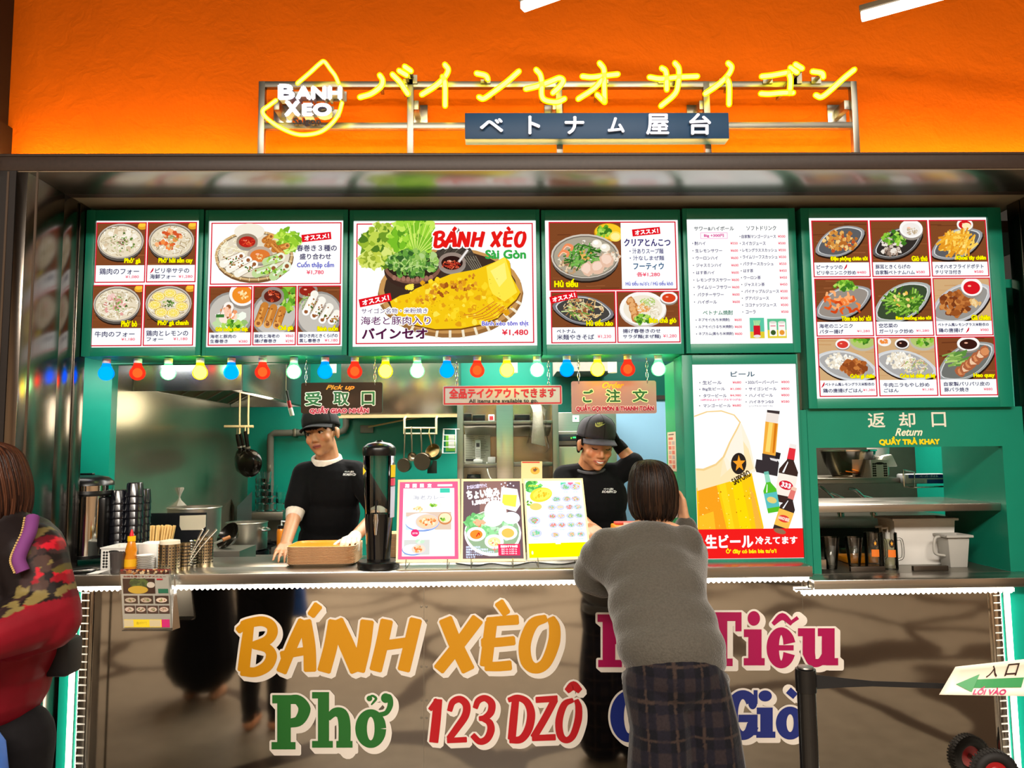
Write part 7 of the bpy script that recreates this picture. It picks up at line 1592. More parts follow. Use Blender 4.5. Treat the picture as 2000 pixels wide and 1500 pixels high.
# things on the lower counter
M_cg = clearmat('thick_glass', (246, 247, 247), .02, .03)
def tumbler(label, px, Y):
    s = S(Y); x = X(px, Y, 1080); t = thing('tall_glass', label, 'glass', None, (x, Y, HR)); h = Z(1049, Y, px)-HR; r = 17*s
    MB().lathe([(r*.5, 0), (r*.6, .004), (r, h), (r*.95, h), (r*.55, .018), (0, .018)], (x, Y, HR), 28).build('glass', M_cg, t, smooth=40); MB().lathe([(0, .001), (r*.5, .001), (r*.52, .016), (0, .016)], (x, Y, HR), 28).build('thick_base', M_cg, t, smooth=40)
tumbler('tapered clear glass nearest the beer menu on the return counter', 1623, .23); tumbler('second tapered clear glass beside the handled mugs', 1668, .23)
def mug(label, px, Y, flip):
    s = S(Y); x = X(px, Y, 1080); t = thing('beer_mug', label, 'mug', 'glass beer mugs on the return counter', (x, Y, HR)); h = Z(1040, Y, px)-HR; r = 15*s
    MB().lathe([(0, 0), (r, 0), (r*1.02, .006), (r, h), (r*.9, h), (r*.86, .02), (0, .02)], (x, Y, HR), 28).build('glass', M_cg, t, smooth=40)
    MB().tube(catmull([(x+r*.98, Y-.005, HR+h*.82), (x+r*1.55, Y-.01, HR+h*.78), (x+r*1.6, Y-.01, HR+h*.35), (x+r*.98, Y-.005, HR+h*.25)], 6), .006, 10).build('handle', M_cg, t, smooth=60)
    mb = MB(); mb.col = rgb((230, 120, 40))
    for k in range(6):
        a = math.radians(-125+k*9); a2 = math.radians(-125+(k+1)*9); mb.add([(x+(r*1.022)*math.cos(q), Y+(r*1.022)*math.sin(q), HR+h*z) for q, z in ((a, .35), (a2, .35), (a2, .55), (a, .55))], [(0, 1, 2, 3)])
    mb.col = rgb((30, 24, 22)); cx_ = math.radians(-98); mb.add([(x+(r*1.026)*math.cos(cx_+.35*math.cos(k*.785)), Y+(r*1.026)*math.sin(cx_+.35*math.cos(k*.785)), HR+h*(.72+.12*math.sin(k*.785))) for k in range(8)], [tuple(range(8))])
    mb.col = rgb((240, 170, 50)); mb.add([(x+(r*1.03)*math.cos(cx_+(.2 if k % 2 == 0 else .09)*math.cos(-1.57+k*.628)), Y+(r*1.03)*math.sin(cx_+(.2 if k % 2 == 0 else .09)*math.cos(-1.57+k*.628)), HR+h*(.72-(.075 if k % 2 == 0 else .03)*math.sin(-1.57+k*.628))) for k in range(10)], [tuple(range(10))])
    mb.build('print', M_matte, t)
mug('handled glass beer mug beside the tapered glasses', 1705, .24, 0); mug('handled glass beer mug with a star badge beside the white bin', 1737, .21, 1)
o = MB().box(-.06, .06, -.05, .05, 0, .012).build('orange_tray', M_orange_tray, None, bevel=.005); o.location = (X(1662, .5), .45, HR); o.scale = (1.6, 1.4, 2.6); tag(o, 'orange serving tray left lying behind the tapered glasses', 'tray')
# white bin
def bin_(label, name, px0, px1, py0, py1, Y, dep, m, ztop_z=None):
    zb = HR; x0, x1 = X(px0, Y, 1060), X(px1, Y, 1060); zt_ = Z(py0, Y, (px0+px1)/2); t = thing(name, label, 'bin' if name == 'storage_bin' else 'jug', None, ((x0+x1)/2, Y+dep/2, zb)); th = .004; tp = .012
    vs = []
    for (i, z, e) in ((tp, zb, 0), (0, zt_, 0), (th, zt_, 0), (tp+th, zb+.005, 0)): vs += [(x0+i, Y+i, z), (x1-i, Y+i, z), (x1-i, Y+dep-i, z), (x0+i, Y+dep-i, z)]
    fs = [(3, 2, 1, 0)]+[(k*4+j, k*4+(j+1) % 4, (k+1)*4+(j+1) % 4, (k+1)*4+j) for k in range(3) for j in range(4)]+[(12, 13, 14, 15)]
    MB().add(vs, fs).build('shell', m, t, bevel=.006); b = MB(); rr = .012
    b.box(x0-rr, x1+rr, Y-rr, Y-.0005, zt_-.012, zt_); b.box(x0-rr, x1+rr, Y+dep+.0005, Y+dep+rr, zt_-.012, zt_); b.box(x0-rr, x0-.0005, Y, Y+dep, zt_-.012, zt_); b.box(x1+.0005, x1+rr, Y, Y+dep, zt_-.012, zt_); b.build('rim', m, t, bevel=.003)
    return t, x0, x1, zt_
bin_('big white plastic bin on the return counter beneath the tray shelf', 'storage_bin', 1748, 1868, 1012, 1092, .32, .16, M_white)
M_pp = mat('frosted_plastic', (206, 204, 196), .35, trans=.3, ior=1.2)
t, x0, x1, z_ = bin_('frosted plastic jug with a handle beside the white bin', 'measuring_jug', 1852, 1895, 1045, 1104, .22, .10, M_pp)
MB().tube(catmull([(x0, .27, z_-.012), (x0-.035, .265, z_-.02), (x0-.04, .265, z_-.085), (x0+.008, .265, z_-.10)], 6), .006, 10).build('handle', M_pp, t, smooth=60)
for k, (px, Y) in enumerate(((1722, .42), (1733, .36))):
    x = X(px, Y, 1040); t = thing('soap_dispenser', ('pump soap bottle behind the handled mugs, deeper one', 'pump soap bottle behind the star badge mug, nearer the white bin')[k], 'soap dispenser', 'pump soap bottles', (x, Y, HR))
    MB().lathe([(0, 0), (.03, 0), (.031, .10), (.022, .115), (.012, .12), (0, .12)], (x, Y, HR), 24).build('bottle', mat('soap_bottle', (186, 182, 140), .3), t, smooth=40); pp = MB().cyl((x, Y, HR+.12), (x, Y, HR+.15), .011, n=16); pp.tube([(x, Y, HR+.15), (x, Y, HR+.172), (x-.03, Y, HR+.17)], .006, 8); pp.build('pump', M_white, t, smooth=50)
o = MB().box(-.035, .035, -.02, .02, 0, .025).build('sponge', mat('sponge_cream', (206, 200, 160), .9), None, bevel=.006); o.location = (X(1648, .75), .75, HR+.0); tag(o, 'cream sponge on the return counter behind the glasses', 'sponge')
# upper steel shelf of the nook with bowl and basket
zsh = Z(932, .85, 1670); t = thing('nook_shelf', 'steel wall shelf in the return nook under a big clear bowl', 'shelf', None, (X(1680, .9), .9, zsh))
MB().box(XN+.002, X(1742, .85, 930), .72, 1.2, zsh-.03, zsh).build('top', M_steel2, t, bevel=.003); MB().box(XN+.002, XN+.03, .74, 1.18, zsh-.2, zsh-.03).build('bracket', M_black, t)
Yb = .92; x = X(1657, Yb, 900); r = 50*S(Yb); h = Z(882, Yb, 1657)-zsh; t = thing('mixing_bowl', 'big clear mixing bowl with a steel rim and orange slices on the nook shelf', 'bowl', None, (x, Yb, zsh))
MB().lathe([(0, 0), (r*.6, 0), (r*.66, .01), (r*.9, h*.6), (r, h), (r*.96, h), (r*.86, h*.6), (r*.6, .012), (0, .006)], (x, Yb, zsh), 36).build('bowl', clearmat('bowl_clear', (206, 196, 180), .03, .1), t, smooth=40); MB().lathe([(r*.97, h), (r*1.04, h+.002), (r*1.04, h+.01), (r*.96, h+.012)], (x, Yb, zsh), 36).build('rim', M_chrome, t, smooth=40)
for k in range(3):
    o = MB().lathe([(0, 0), (.03, 0), (.032, .004), (0, .006)], (0, 0, 0), 20).build('orange_slice', mat('orange_flesh', (240, 150, 30), .4), None, smooth=40); o.location = (x-.02+k*.03, Yb-.01*k, zsh+.014+k*.008); o.rotation_euler = (.1*k, .2, 0); tag(o, 'orange slice lying in the clear bowl, %s layer' % ('bottom', 'middle', 'top')[k], 'fruit slice', 'orange slices in the bowl')
t = basket('white perforated basket with folded cloths on the nook shelf', 1711, 1744, 898, 922, .74, zsh, .22)
for k in range(2):
    o = MB().prism([(-.06, 0, 0), (.06, 0, 0), (.03, 0, .07-.02*k), (-.02, 0, .06)], (0, .05, 0)).build('folded_cloth', mat('cloth_white', (226, 220, 210), .85), None, bevel=.01); o.location = (X(1724, .85)-.01+.015*k, .78+.09*k, zsh+.055); tag(o, 'folded white cloth poking out of the shelf basket, %s one' % ('front', 'rear')[k], 'cloth', 'folded cloths in the basket')
Yq = 1.1; x = X(1715, Yq, 880); t = thing('white_jug', 'tall white jug with a handle behind the shelf basket', 'jug', None, (x, Yq, zsh)); MB().lathe(cylwall(.05, .06, .16), (x, Yq, zsh), 24).build('jug', M_white, t, smooth=40); MB().tube(catmull([(x-.055, Yq, zsh+.14), (x-.10, Yq, zsh+.13), (x-.10, Yq, zsh+.05), (x-.05, Yq, zsh+.04)], 5), .006, 8).build('handle', M_white, t, smooth=60)
# towel pack on a wire holder
Yt = .66; t = thing('towel_holder', 'chrome wire holder on the green nook wall with a blue towel pack', 'holder', None, P(1800, 960, Yt)); a = P(1764, 918, Yt); c = P(1852, 956, Yt)
b = MB(); b.tube([a, P(1786, 922, Yt), P(1786, 952, Yt), P(1850, 950, Yt)], .004, 8); b.tube([P(1766, 950, Yt), P(1764, 920, Yt), P(1764, 920, Yt+.1), P(1766, 950, Yt+.1)], .004, 8); b.tube([P(1850, 950, Yt), (XE-.001, Yt, P(1850, 950, Yt).z)], .004, 8); b.tube([P(1786, 952, Yt), P(1786, 952, Yt)+Vector((0, .1, 0))], .004, 8); b.build('wire', M_chrome, t, smooth=60)
o = thing('towel_pack', 'blue and white paper towel pack resting in the wire holder', 'paper towels', None, P(1810, 950, Yt+.05)); q0 = P(1768, 940, Yt+.01); q1 = P(1852, 926, Yt+.01); MB().box(q0.x, q1.x, Yt+.01, Yt+.1, P(1800, 945, Yt).z, P(1800, 926, Yt).z).build('pack', mat('pack_white', (222, 222, 226), .4), o, bevel=.008)
pt = Paint(lambda u, v, d: Vector((q0.x+(q1.x-q0.x)*u/100, Yt+.009-d, P(1800, 926, Yt).z+(P(1800, 945, Yt).z-P(1800, 926, Yt).z)*v/100)), 5e-5); pt.rect(8, 4, 96, 42, (40, 60, 150)); pt.text('ペーパータオル', 34, 12, 76, 32, (240, 244, 255), .5); pt.rect(50, 56, 92, 96, (50, 70, 160)); pt.rect(14, 60, 44, 92, (190, 196, 206)); pt.build('print', M_matte, o)
# taps and sink rim seen over the tray shelf
for k, (a_, b_, c_) in enumerate((((1600, 950), (1612, 958), (1636, 985)), ((1657, 955), (1672, 958), (1700, 985)))):
    Y = 1.15; t = thing('sink_tap', ('slim chrome tap nearest the beer menu in the nook', 'slim chrome tap in the middle of the nook')[k], 'tap', 'sink taps in the nook', P(*c_, Y)); MB().tube(catmull([P(*a_, Y), P(*b_, Y), P(*c_, Y), P(c_[0]+6, c_[1]+16, Y)], 6), .009, 10).build('spout', M_chrome, t, smooth=60)
    MB().tube([P(a_[0]+22, a_[1]+12, Y+.05), P(c_[0]+20, c_[1]-8, Y+.05), P(c_[0]+26, c_[1]+12, Y+.05)], .006, 8).build('lever', M_chrome, t, smooth=60); MB().cyl(P(c_[0]+6, c_[1]+16, Y), P(c_[0]+6, c_[1]+24, Y), .02, n=14).build('collar', M_chrome, t, smooth=40)
t = thing('sink_unit', 'steel sink unit at the back of the return nook', 'sink', None, (X(1700, 1.2), 1.2, HR)); zsk = Z(1012, 1.05, 1700); MB().box(XN+.01, XE+.38, 1.0, 1.54, zsk-.05, zsk).build('rim', M_steel2, t, bevel=.004); MB().box(XN+.02, XE+.36, 1.04, 1.53, HR+.002, zsk-.05).build('basin', mat('sink_dark', (66, 60, 54), .4, .6), t)
# ================================================================ people
from mathutils.bvhtree import BVHTree
def skinmat(name, rough, sss=0.0, bump=0.0, bscale=60, sheen=0.0, stretch=None):
    if name in _MC: return _MC[name]
    m = printmat(name, 0, False, rough); nt = m.node_tree; b = nt.nodes['Principled BSDF']; L = nt.links.new
    if sss: b.inputs['Subsurface Weight'].default_value = sss; b.inputs['Subsurface Radius'].default_value = (.01, .004, .002); b.inputs['Subsurface Scale'].default_value = .5
    b.inputs['Specular IOR Level'].default_value = .5 if sss else .12
    if sheen: b.inputs['Sheen Weight'].default_value = sheen; b.inputs['Sheen Roughness'].default_value = .4
    tc = nt.nodes.new('ShaderNodeTexCoord'); mp = nt.nodes.new('ShaderNodeMapping'); L(tc.outputs['Object'], mp.inputs[0])
    if stretch: mp.inputs['Scale'].default_value = stretch
    n = nt.nodes.new('ShaderNodeTexNoise'); n.inputs['Scale'].default_value = bscale; n.inputs['Detail'].default_value = 4; L(mp.outputs[0], n.inputs['Vector'])
    mul = nt.nodes.new('ShaderNodeMix'); mul.data_type = 'RGBA'; mul.blend_type = 'MULTIPLY'; mul.inputs['Factor'].default_value = .35 if bump else .12
    src = b.inputs['Base Color'].links[0].from_socket; L(src, mul.inputs['A']); 
    r = nt.nodes.new('ShaderNodeValToRGB'); r.color_ramp.elements[0].position = .3; r.color_ramp.elements[0].color = (.45, .45, .45, 1); r.color_ramp.elements[1].position = .65; r.color_ramp.elements[1].color = (1.15, 1.15, 1.15, 1)
    L(n.outputs['Fac'], r.inputs[0]); L(r.outputs[0], mul.inputs['B']); L(mul.outputs['Result'], b.inputs['Base Color'])
    if bump:
        bp = nt.nodes.new('ShaderNodeBump'); bp.inputs['Strength'].default_value = bump; bp.inputs['Distance'].default_value = .004; L(n.outputs['Fac'], bp.inputs['Height']); L(bp.outputs[0], b.inputs['Normal'])
    return m
M_skin = skinmat('skin', .45, .12)
M_knit = skinmat('wool_knit', .9, 0, .8, 150, .5)
M_cloth = skinmat('cotton_cloth', .85, 0, .35, 34, .03)
M_hair = skinmat('hair_strands', .34, 0, .5, 60, 0, (3, 3, .3))
class Blob:
    def __init__(s): s.mb = MB()
    def cap(s, p0, r0, p1, r1=None):
        p0, p1 = Vector(p0), Vector(p1); r1 = r0 if r1 is None else r1
        d = (p1-p0); L = d.length
        if L < 1e-5: s.mb.sphere(p0, r0, 12); return s
        d /= L; pts = []; rs = []
        for k in range(5): a = k/4*math.pi/2; pts.append(p0-d*r0*math.cos(a)); rs.append(max(r0*math.sin(a), r0*.05))
        for k in range(5): a = k/4*math.pi/2; pts.append(p1+d*r1*math.sin(a)); rs.append(max(r1*math.cos(a), r1*.05))
        s.mb.tube(pts, rs, 14); return s
    def chain(s, pts):
        for (a, ra), (b, rb) in zip(pts, pts[1:]): s.cap(a, ra, b, rb)
        return s
    def ell(s, c, r, rot=None):
        s.mb.sphere(c, 1.0, 20, r, rot); return s
    def build(s, name, m, parent, voxel=.005, smooth=6, colf=None):
        o = s.mb.build(name, None, None); r = o.modifiers.new('r', 'REMESH'); r.mode = 'VOXEL'; r.voxel_size = voxel; r.use_smooth_shade = True
        q = o.modifiers.new('s', 'SMOOTH'); q.factor = .5; q.iterations = smooth
        bpy.context.view_layer.update()
        me = bpy.data.meshes.new_from_object(o.evaluated_get(bpy.context.evaluated_depsgraph_get()))
        old = o.data; o.modifiers.clear(); o.data = me; bpy.data.meshes.remove(old); me.name = name
        me.polygons.foreach_set('use_smooth', [True]*len(me.polygons))
        at = me.color_attributes.new('Col', 'FLOAT_COLOR', 'POINT'); buf = []
        for v in me.vertices: buf += list(colf(v.co))+[1.0]
        at.data.foreach_set('color', buf)
        me.materials.append(m)
        org = ORG.get(parent.name, Vector()); me.transform(Matrix.Translation(-org)); o.parent = parent; ORG[o.name] = org
        return o
def flatcol(c): 
    c = rgb(c); return lambda p: c
def hand(B, w, d, n, side, curl=.5, sz=1.0, spread=.12, r=.0085):
    """Wrist w, finger direction d, palm side n, thumb side: vector. Adds palm, four unequal bent fingers and a thumb."""
    w, d, n, t = Vector(w), Vector(d).normalized(), Vector(n).normalized(), Vector(side).normalized()
    n = (n-d*n.dot(d)).normalized(); t = (t-d*t.dot(d)-n*t.dot(n)).normalized()
    for k in range(4): u = (1.5-k)/1.5; B.cap(w+t*u*.016*sz, .018*sz, w+d*.082*sz+t*u*.031*sz, .0125*sz)
    tips = []
    for k, ln in enumerate((.92, 1.0, .94, .76)):
        u = (1.5-k)/1.5; p = w+d*.084*sz+t*u*.031*sz; a = 0; dd = (d+t*u*spread).normalized(); rr = r*sz
        for j, sg in enumerate((.042, .027, .021)):
            a += curl*(.7, 1.1, .8)[j]; v = dd*math.cos(a)+n*math.sin(a); q = p+v*sg*ln*sz; B.cap(p, rr*(1-.08*j), q, rr*(.92-.1*j)); p = q
        tips.append(p)
    p = w+d*.022*sz+t*.024*sz; v = (d*.55+t*.75+n*.25).normalized()
    for sg, rr in ((.042, .0115), (.03, .010), (.022, .009)): q = p+v*sg*sz; B.cap(p, rr*sz, q, rr*.92*sz); p = q; v = (v+d*.35+n*.3*curl-t*.25).normalized()
    return tips
class Head:
    def __init__(s, c, yaw=0, pitch=0, roll=0, k=1.0):
        """Facing -Y (the viewer) when yaw is 0; yaw>0 turns towards +X; pitch>0 looks down; roll>0 leans towards +X."""
        s.c = Vector(c); s.k = k
        s.R = Matrix.Rotation(yaw, 3, 'Z') @ Matrix.Rotation(pitch, 3, 'X') @ Matrix.Rotation(roll, 3, 'Y') @ Matrix(((1, 0, 0), (0, -1, 0), (0, 0, 1)))
    def __call__(s, x, y, z): return s.c+s.R @ (Vector((x, y, z))*s.k)
    def inv(s, p): return (s.R.transposed() @ (p-s.c))/s.k
    def ell(s, B, c, r, rx=0): B.ell(s(*c), [a*s.k for a in r], s.R @ Matrix.Rotation(rx, 3, 'X'))
    def parts(s, B, smile=0.0, jaw=1.0):
        k = s.k
        s.ell(B, (0, -.014, .034), (.077, .094, .086)); s.ell(B, (0, .018, .0), (.070, .072, .07)); s.ell(B, (0, .022, -.044), (.061*jaw, .066, .064)); s.ell(B, (0, .036, -.082), (.040*jaw, .044, .03)); s.ell(B, (0, .058, -.100), (.021*jaw, .02, .016))
        for e in (-1, 1):
            s.ell(B, (e*.040, .050, -.03), (.024, .030, .026)); s.ell(B, (e*.047*jaw, .012, -.066), (.012, .026, .022)); s.ell(B, (e*.079, -.012, -.012), (.009, .02, .031)); s.ell(B, (e*.083, -.018, -.002), (.008, .012, .018))
            s.ell(B, (e*.011, .091, -.040), (.009, .009, .0075)); s.ell(B, (e*.03, .078, .022), (.022, .010, .007)); s.ell(B, (e*.031, .0705, .001), (.0165, .012, .011))
        B.cap(s(0, .084, .012), .0075*k, s(0, .099, -.032), .0105*k); s.ell(B, (0, .101, -.036), (.011, .010, .009))
        s.ell(B, (0, .074, -.064), (.027, .014, .017)); 
        s.ell(B, (0, .084, -.0605), (.020+.006*smile, .0075, .0048)); s.ell(B, (0, .0835, -.0715-.004*smile), (.017+.006*smile, .0075, .0058))
    def color(s, skin, lip, brow=None, smile=0.0):
        skin, lip = rgb(skin), rgb(lip)
        cheek = tuple(a*b for a, b in zip(skin, (1.06, .93, .88)))
        def f(p):
            q = s.inv(p); x, y, z = q
            if y > .066 and (x/(.024+.008*smile))**2+((z+.066+.002*smile-smile*.16*abs(x)*1.0)/(.0105-.0015*smile))**2 < 1: return lip
            if y > .03 and (abs(x)-.042)**2/.02**2+(z+.03)**2/.018**2 < 1: return cheek
            return skin
        return f
    def face(s, parent, look=0.0, closed=False, smile=0.0, brow_tilt=-.003, dark=(22, 16, 14)):
        k = s.k
        for e in (-1, 1):
            if not closed:
                o = MB().sphere(s(e*.031, .0795, .000), 1.0, 16, (.0135*k, .0055*k, .0062*k), s.R).build('eye', mat('eye_white', (214, 204, 196), .25), parent, smooth=80)
                MB().sphere(s(e*.031+look, .0845, -.0005), 1.0, 12, (.0058*k, .0022*k, .0058*k), s.R).build('iris', mat('iris_dark', (26, 16, 12), .15), o, smooth=80)
                lid = [s(e*.017, .083, .000), s(e*.024, .0865, .0052), s(e*.032, .0868, .0066), s(e*.040, .0845, .0048), s(e*.046, .078, .000)]
            else: lid = [s(e*.016, .082, -.003), s(e*.024, .0850, -.0055), s(e*.032, .0855, -.006), s(e*.040, .083, -.0045), s(e*.047, .0765, -.000)]
            MB().tube(catmull(lid, 4), [.0008*k]+[.0019*k]*15+[.0008*k]*1, 6).build('eyelash', mat('lash_dark', dark, .6), parent, smooth=80)
            bp = [s(e*.013, .0875, .018-brow_tilt*.3), s(e*.024, .088, .0225), s(e*.036, .0845, .0245+brow_tilt*.3), s(e*.049, .0735, .0195)]
            q = catmull(bp, 4); MB().tube(q, [.0024*k+.0018*k*math.sin(math.pi*i/(len(q)-1)) for i in range(len(q))], 6).build('eyebrow', mat('brow_dark', dark, .8), parent, smooth=80)
        pts = [s(-.024-.008*smile, .0765-.004*smile, -.0655+.007*smile), s(-.012, .0885, -.0660-.000*smile), s(0, .0905, -.0662-.001*smile), s(.012, .0885, -.0660), s(.024+.008*smile, .0765-.004*smile, -.0655+.007*smile)]
        q = catmull(pts, 4)
        if smile:
            mb = MB(); lo = [s(-.020, .0820, -.0640), s(-.011, .0885, -.0700), s(0, .0905, -.0722), s(.011, .0885, -.0700), s(.020, .0820, -.0640)]; up = [s(-.020, .0825, -.0625), s(-.011, .0890, -.0640), s(0, .0910, -.0648), s(.011, .0890, -.0640), s(.020, .0825, -.0625)]
            for i in range(5): mb.v += [up[i]+(s(0, .002, 0)-s(0, 0, 0)), lo[i]+(s(0, .002, 0)-s(0, 0, 0))]
            for i in range(4): mb.f.append((2*i, 2*i+2, 2*i+3, 2*i+1)); mb.c.append(None)
            mb.build('teeth', mat('teeth_white', (240, 234, 224), .25), parent)
        MB().tube(q, [.0007*k]+[.0013*k]*(len(q)-2)+[.0007*k], 6).build('mouth_line', mat('mouth_dark', (92, 40, 34), .6), parent, smooth=80)
    def cap_(s, parent, m, drop=.02, name='cap'):
        k = s.k; B = MB(); n = 36; prof = [(1.04, .012), (1.055, .03), (1.03, .06), (.93, .092), (.72, .117), (.4, .131), (.06, .135)]
        for a, z in prof:
            for i in range(n): t = 2*math.pi*i/n; B.v.append(s(.0855*a*math.cos(t), -.012+.104*a*math.sin(t), z*.86+.036-drop*(.5-.5*math.sin(t))))
        for j in range(len(prof)-1):
            for i in range(n): B.f.append((j*n+i, j*n+(i+1) % n, (j+1)*n+(i+1) % n, (j+1)*n+i)); B.c.append(None)
        o = B.build(name, m, parent, smooth=60); q = o.modifiers.new('t', 'SOLIDIFY'); q.thickness = .003; q.offset = -1
        V = MB(); nu, nv = 14, 5
        for i in range(nu+1):
            a = -1.15+2.3*i/nu
            for j in range(nv+1):
                u = j/nv; x = math.sin(a)*(.087+.006*u); y = -.012+math.cos(a)*.104+u*.066*max(0, math.cos(a*1.15))**.7; V.v.append(s(x, y, .049-.016*u-.020*(x/.09)**2))
        for i in range(nu):
            for j in range(nv): V.f.append((i*(nv+1)+j, (i+1)*(nv+1)+j, (i+1)*(nv+1)+j+1, i*(nv+1)+j+1)); V.c.append(None)
        v = V.build('visor', m, o, smooth=60); q = v.modifiers.new('t', 'SOLIDIFY'); q.thickness = .004
        sm = MB()
        for t0 in range(6):
            t = t0*math.pi/3+.52; sm.tube([s(.0865*a*math.cos(t)*1.005, -.012+.105*a*math.sin(t)*1.005, z*.86+.0365-drop*(.5-.5*math.sin(t))) for a, z in prof], .0009, 5)
        sm.build('seam', mat('cap_seam', (30, 28, 32), .8), o); MB().sphere(s(0, -.012, .151), .006*k, 10).build('button', m, o, smooth=80)
        return o
def onto(obj, fn):
    """Print that follows a garment: each point is pressed onto the garment along the view of its front."""
    me = obj.data; org = ORG.get(obj.name, Vector()); T = BVHTree.FromPolygons([v.co+org for v in me.vertices], [tuple(p.vertices) for p in me.polygons])
    def g(px, py, d):
        r = ray(px, py).normalized(); h = T.ray_cast(CAM, r)[0]
        return (h if h is not None else P(px, py, .6))-r*(.0025+d)
    return g
M_shirtc = (11, 11, 13)
def legs(B, hip, foot, dx=.095, r0=.085):
    hip, foot = Vector(hip), Vector(foot)
    for e in (-1, 1): B.chain([(hip+Vector((e*dx, 0, 0)), r0), ((hip+foot)/2+Vector((e*dx, -.02, 0)), r0*.7), (foot+Vector((e*dx, 0, .08)), r0*.48)]); B.cap(foot+Vector((e*dx, .02, .035)), .036, foot+Vector((e*dx, -.12, .03)), .032)
# ---------------------------------------------------------------- worker with trays
t = thing('person', 'person in a black cap and black shirt, gloved hand resting on the orange trays', 'person', 'people behind the counter', (X(645, .75), .75, 0))
H1 = Head(P(628, 846, .70), yaw=-.20, pitch=.04, roll=-.17, k=1.03)
nk = P(641, 903, .735); ch = P(645, 955, .73); wa = P(640, 1050, .76); hp = wa+Vector((0, .02, -.16))
sR, sL = P(591, 925, .70), P(699, 922, .73)
eR, wR = P(577, 1000, .62), P(557, 1066, .40); hR = PZ(549, 1090, HT+.022)
eL, wL = P(742, 1000, .60), P(690, 1052, .34); hL = PZ(668, 1060, TRZ+.034)
SK = (206, 148, 108)
B = Blob(); H1.parts(B)
B.chain([(H1(0, -.022, -.05), .056), (nk+Vector((0, .01, 0)), .062), (nk+Vector((0, .02, -.05)), .08)])
B.ell(ch, (.15, .095, .16)); B.ell(wa, (.135, .09, .16)); B.ell(hp, (.15, .10, .12)); B.chain([(sR, .05), (eR, .04), (wR, .027)]); B.chain([(sL, .05), (eL, .04), (wL, .027)]); B.cap(sR.lerp(nk, .3)-Vector((0, 0, .03)), .035, nk-Vector((0, 0, .045)), .045); B.cap(sL.lerp(nk, .3)-Vector((0, 0, .03)), .035, nk-Vector((0, 0, .045)), .045)
hand(B, wR, hR-wR, (0, .1, -1), (1, .3, 0), .18); hand(B, wL, hL-wL, (0, .2, -1), (-.4, .8, .2), .55)
legs(B, hp+Vector((0, 0, -.08)), Vector((hp.x, .82, 0)))
body = B.build('body', M_skin, t, .0045, 8, H1.color(SK, (176, 96, 84)))
H1.face(t, -.003)
B = Blob(); B.ell(ch+Vector((0, 0, .0)), (.172, .118, .165)); B.ell((ch+wa)/2, (.165, .118, .17)); B.ell(wa+Vector((0, 0, -.02)), (.158, .112, .15))
mR = sR.lerp(eR, .80); mL = sL.lerp(eL, .86)
B.chain([(nk+Vector((-.02, .01, -.035)), .058), (sR+Vector((.012, 0, -.004)), .066), (mR, .064)]); B.chain([(nk+Vector((.02, .01, -.035)), .058), (sL+Vector((-.012, 0, -.004)), .066), (mL, .062)]); B.cap(nk+Vector((0, .012, -.05)), .078, ch, .11)
sh1 = B.build('t_shirt', M_cloth, t, .006, 5, flatcol(M_shirtc))
B = Blob(); c0 = nk+Vector((-.004, .000, .012)); d0 = (H1(0, -.02, -.05)-nk).normalized()
for k in range(24):
    f_ = lambda q, u: c0+d0*u+Vector(((.073-.15*u)*math.cos(q), (.070-.1*u)*math.sin(q)-.004, .022*math.sin(q)-.010))
    for u in (0, .012, .022): B.cap(f_(k*math.pi/12, u), .010, f_((k+1)*math.pi/12, u), .010)
B.build('undershirt_collar', M_cloth, t, .004, 3, flatcol((232, 224, 214)))
B = Blob(); B.cap(mR.lerp(eR, .2), .052, eR.lerp(wR, .12), .045); B.cap(mL.lerp(eL, .1), .050, eL.lerp(wL, .10), .043); B.build('undershirt_cuff', M_cloth, t, .005, 3, flatcol((226, 214, 200)))
B = Blob(); w2 = eL.lerp(wL, .93); B.cap(w2, .031, wL, .030); hand(B, wL, hL-wL, (0, .2, -1), (-.4, .8, .2), .55, 1.06, r=.0095); B.build('glove', skinmat('glove_white', .5), t, .004, 4, flatcol((232, 222, 206)))
B = Blob(); B.ell(hp, (.165, .115, .13)); legs(B, hp+Vector((0, 0, -.06)), Vector((hp.x, .82, .05)), .095, .095); B.build('trousers', M_cloth, t, .009, 5, flatcol((24, 24, 28)))
M_cap1 = mat('cap_black', (30, 31, 34), .8, var=.1, scale=30); H1.cap_(t, M_cap1, .032)
B = Blob()
for k in range(15):
    a = -1.35+k*.193; x, y = math.sin(a)*.074, math.cos(a)*.083-.004; B.cap(H1(x, y, .050), .011, H1(x*1.0, y+.004, .022-(k % 3)*.004), .006)
for e in (-1, 1):
    for k in range(5): B.cap(H1(e*.073, .026-k*.018, .045), .010, H1(e*.073, .026-k*.018, -.002-(k > 2)*.02), .004)
for k in range(12): a = math.pi*.5+math.pi*(k+.5)/12; B.cap(H1(.082*math.cos(a-1.57+1.57), -.02+.086*math.sin(a+1.57-1.57)*-1, .03), .014, H1(.074*math.cos(a), -.02-.082*math.sin(a), -.045), .009)
B.build('hair', M_hair, t, .004, 2, flatcol((22, 18, 18)))
pt = Paint(onto(sh1, None), 5e-5); pt.text('ベトナム屋台', 673, 919.5, 691, 923, (226, 226, 226), .1); pt.text('バインセオサイゴン', 670, 924, 695, 929, (236, 236, 236), .25); pt.build('shirt_print', M_matte, t)
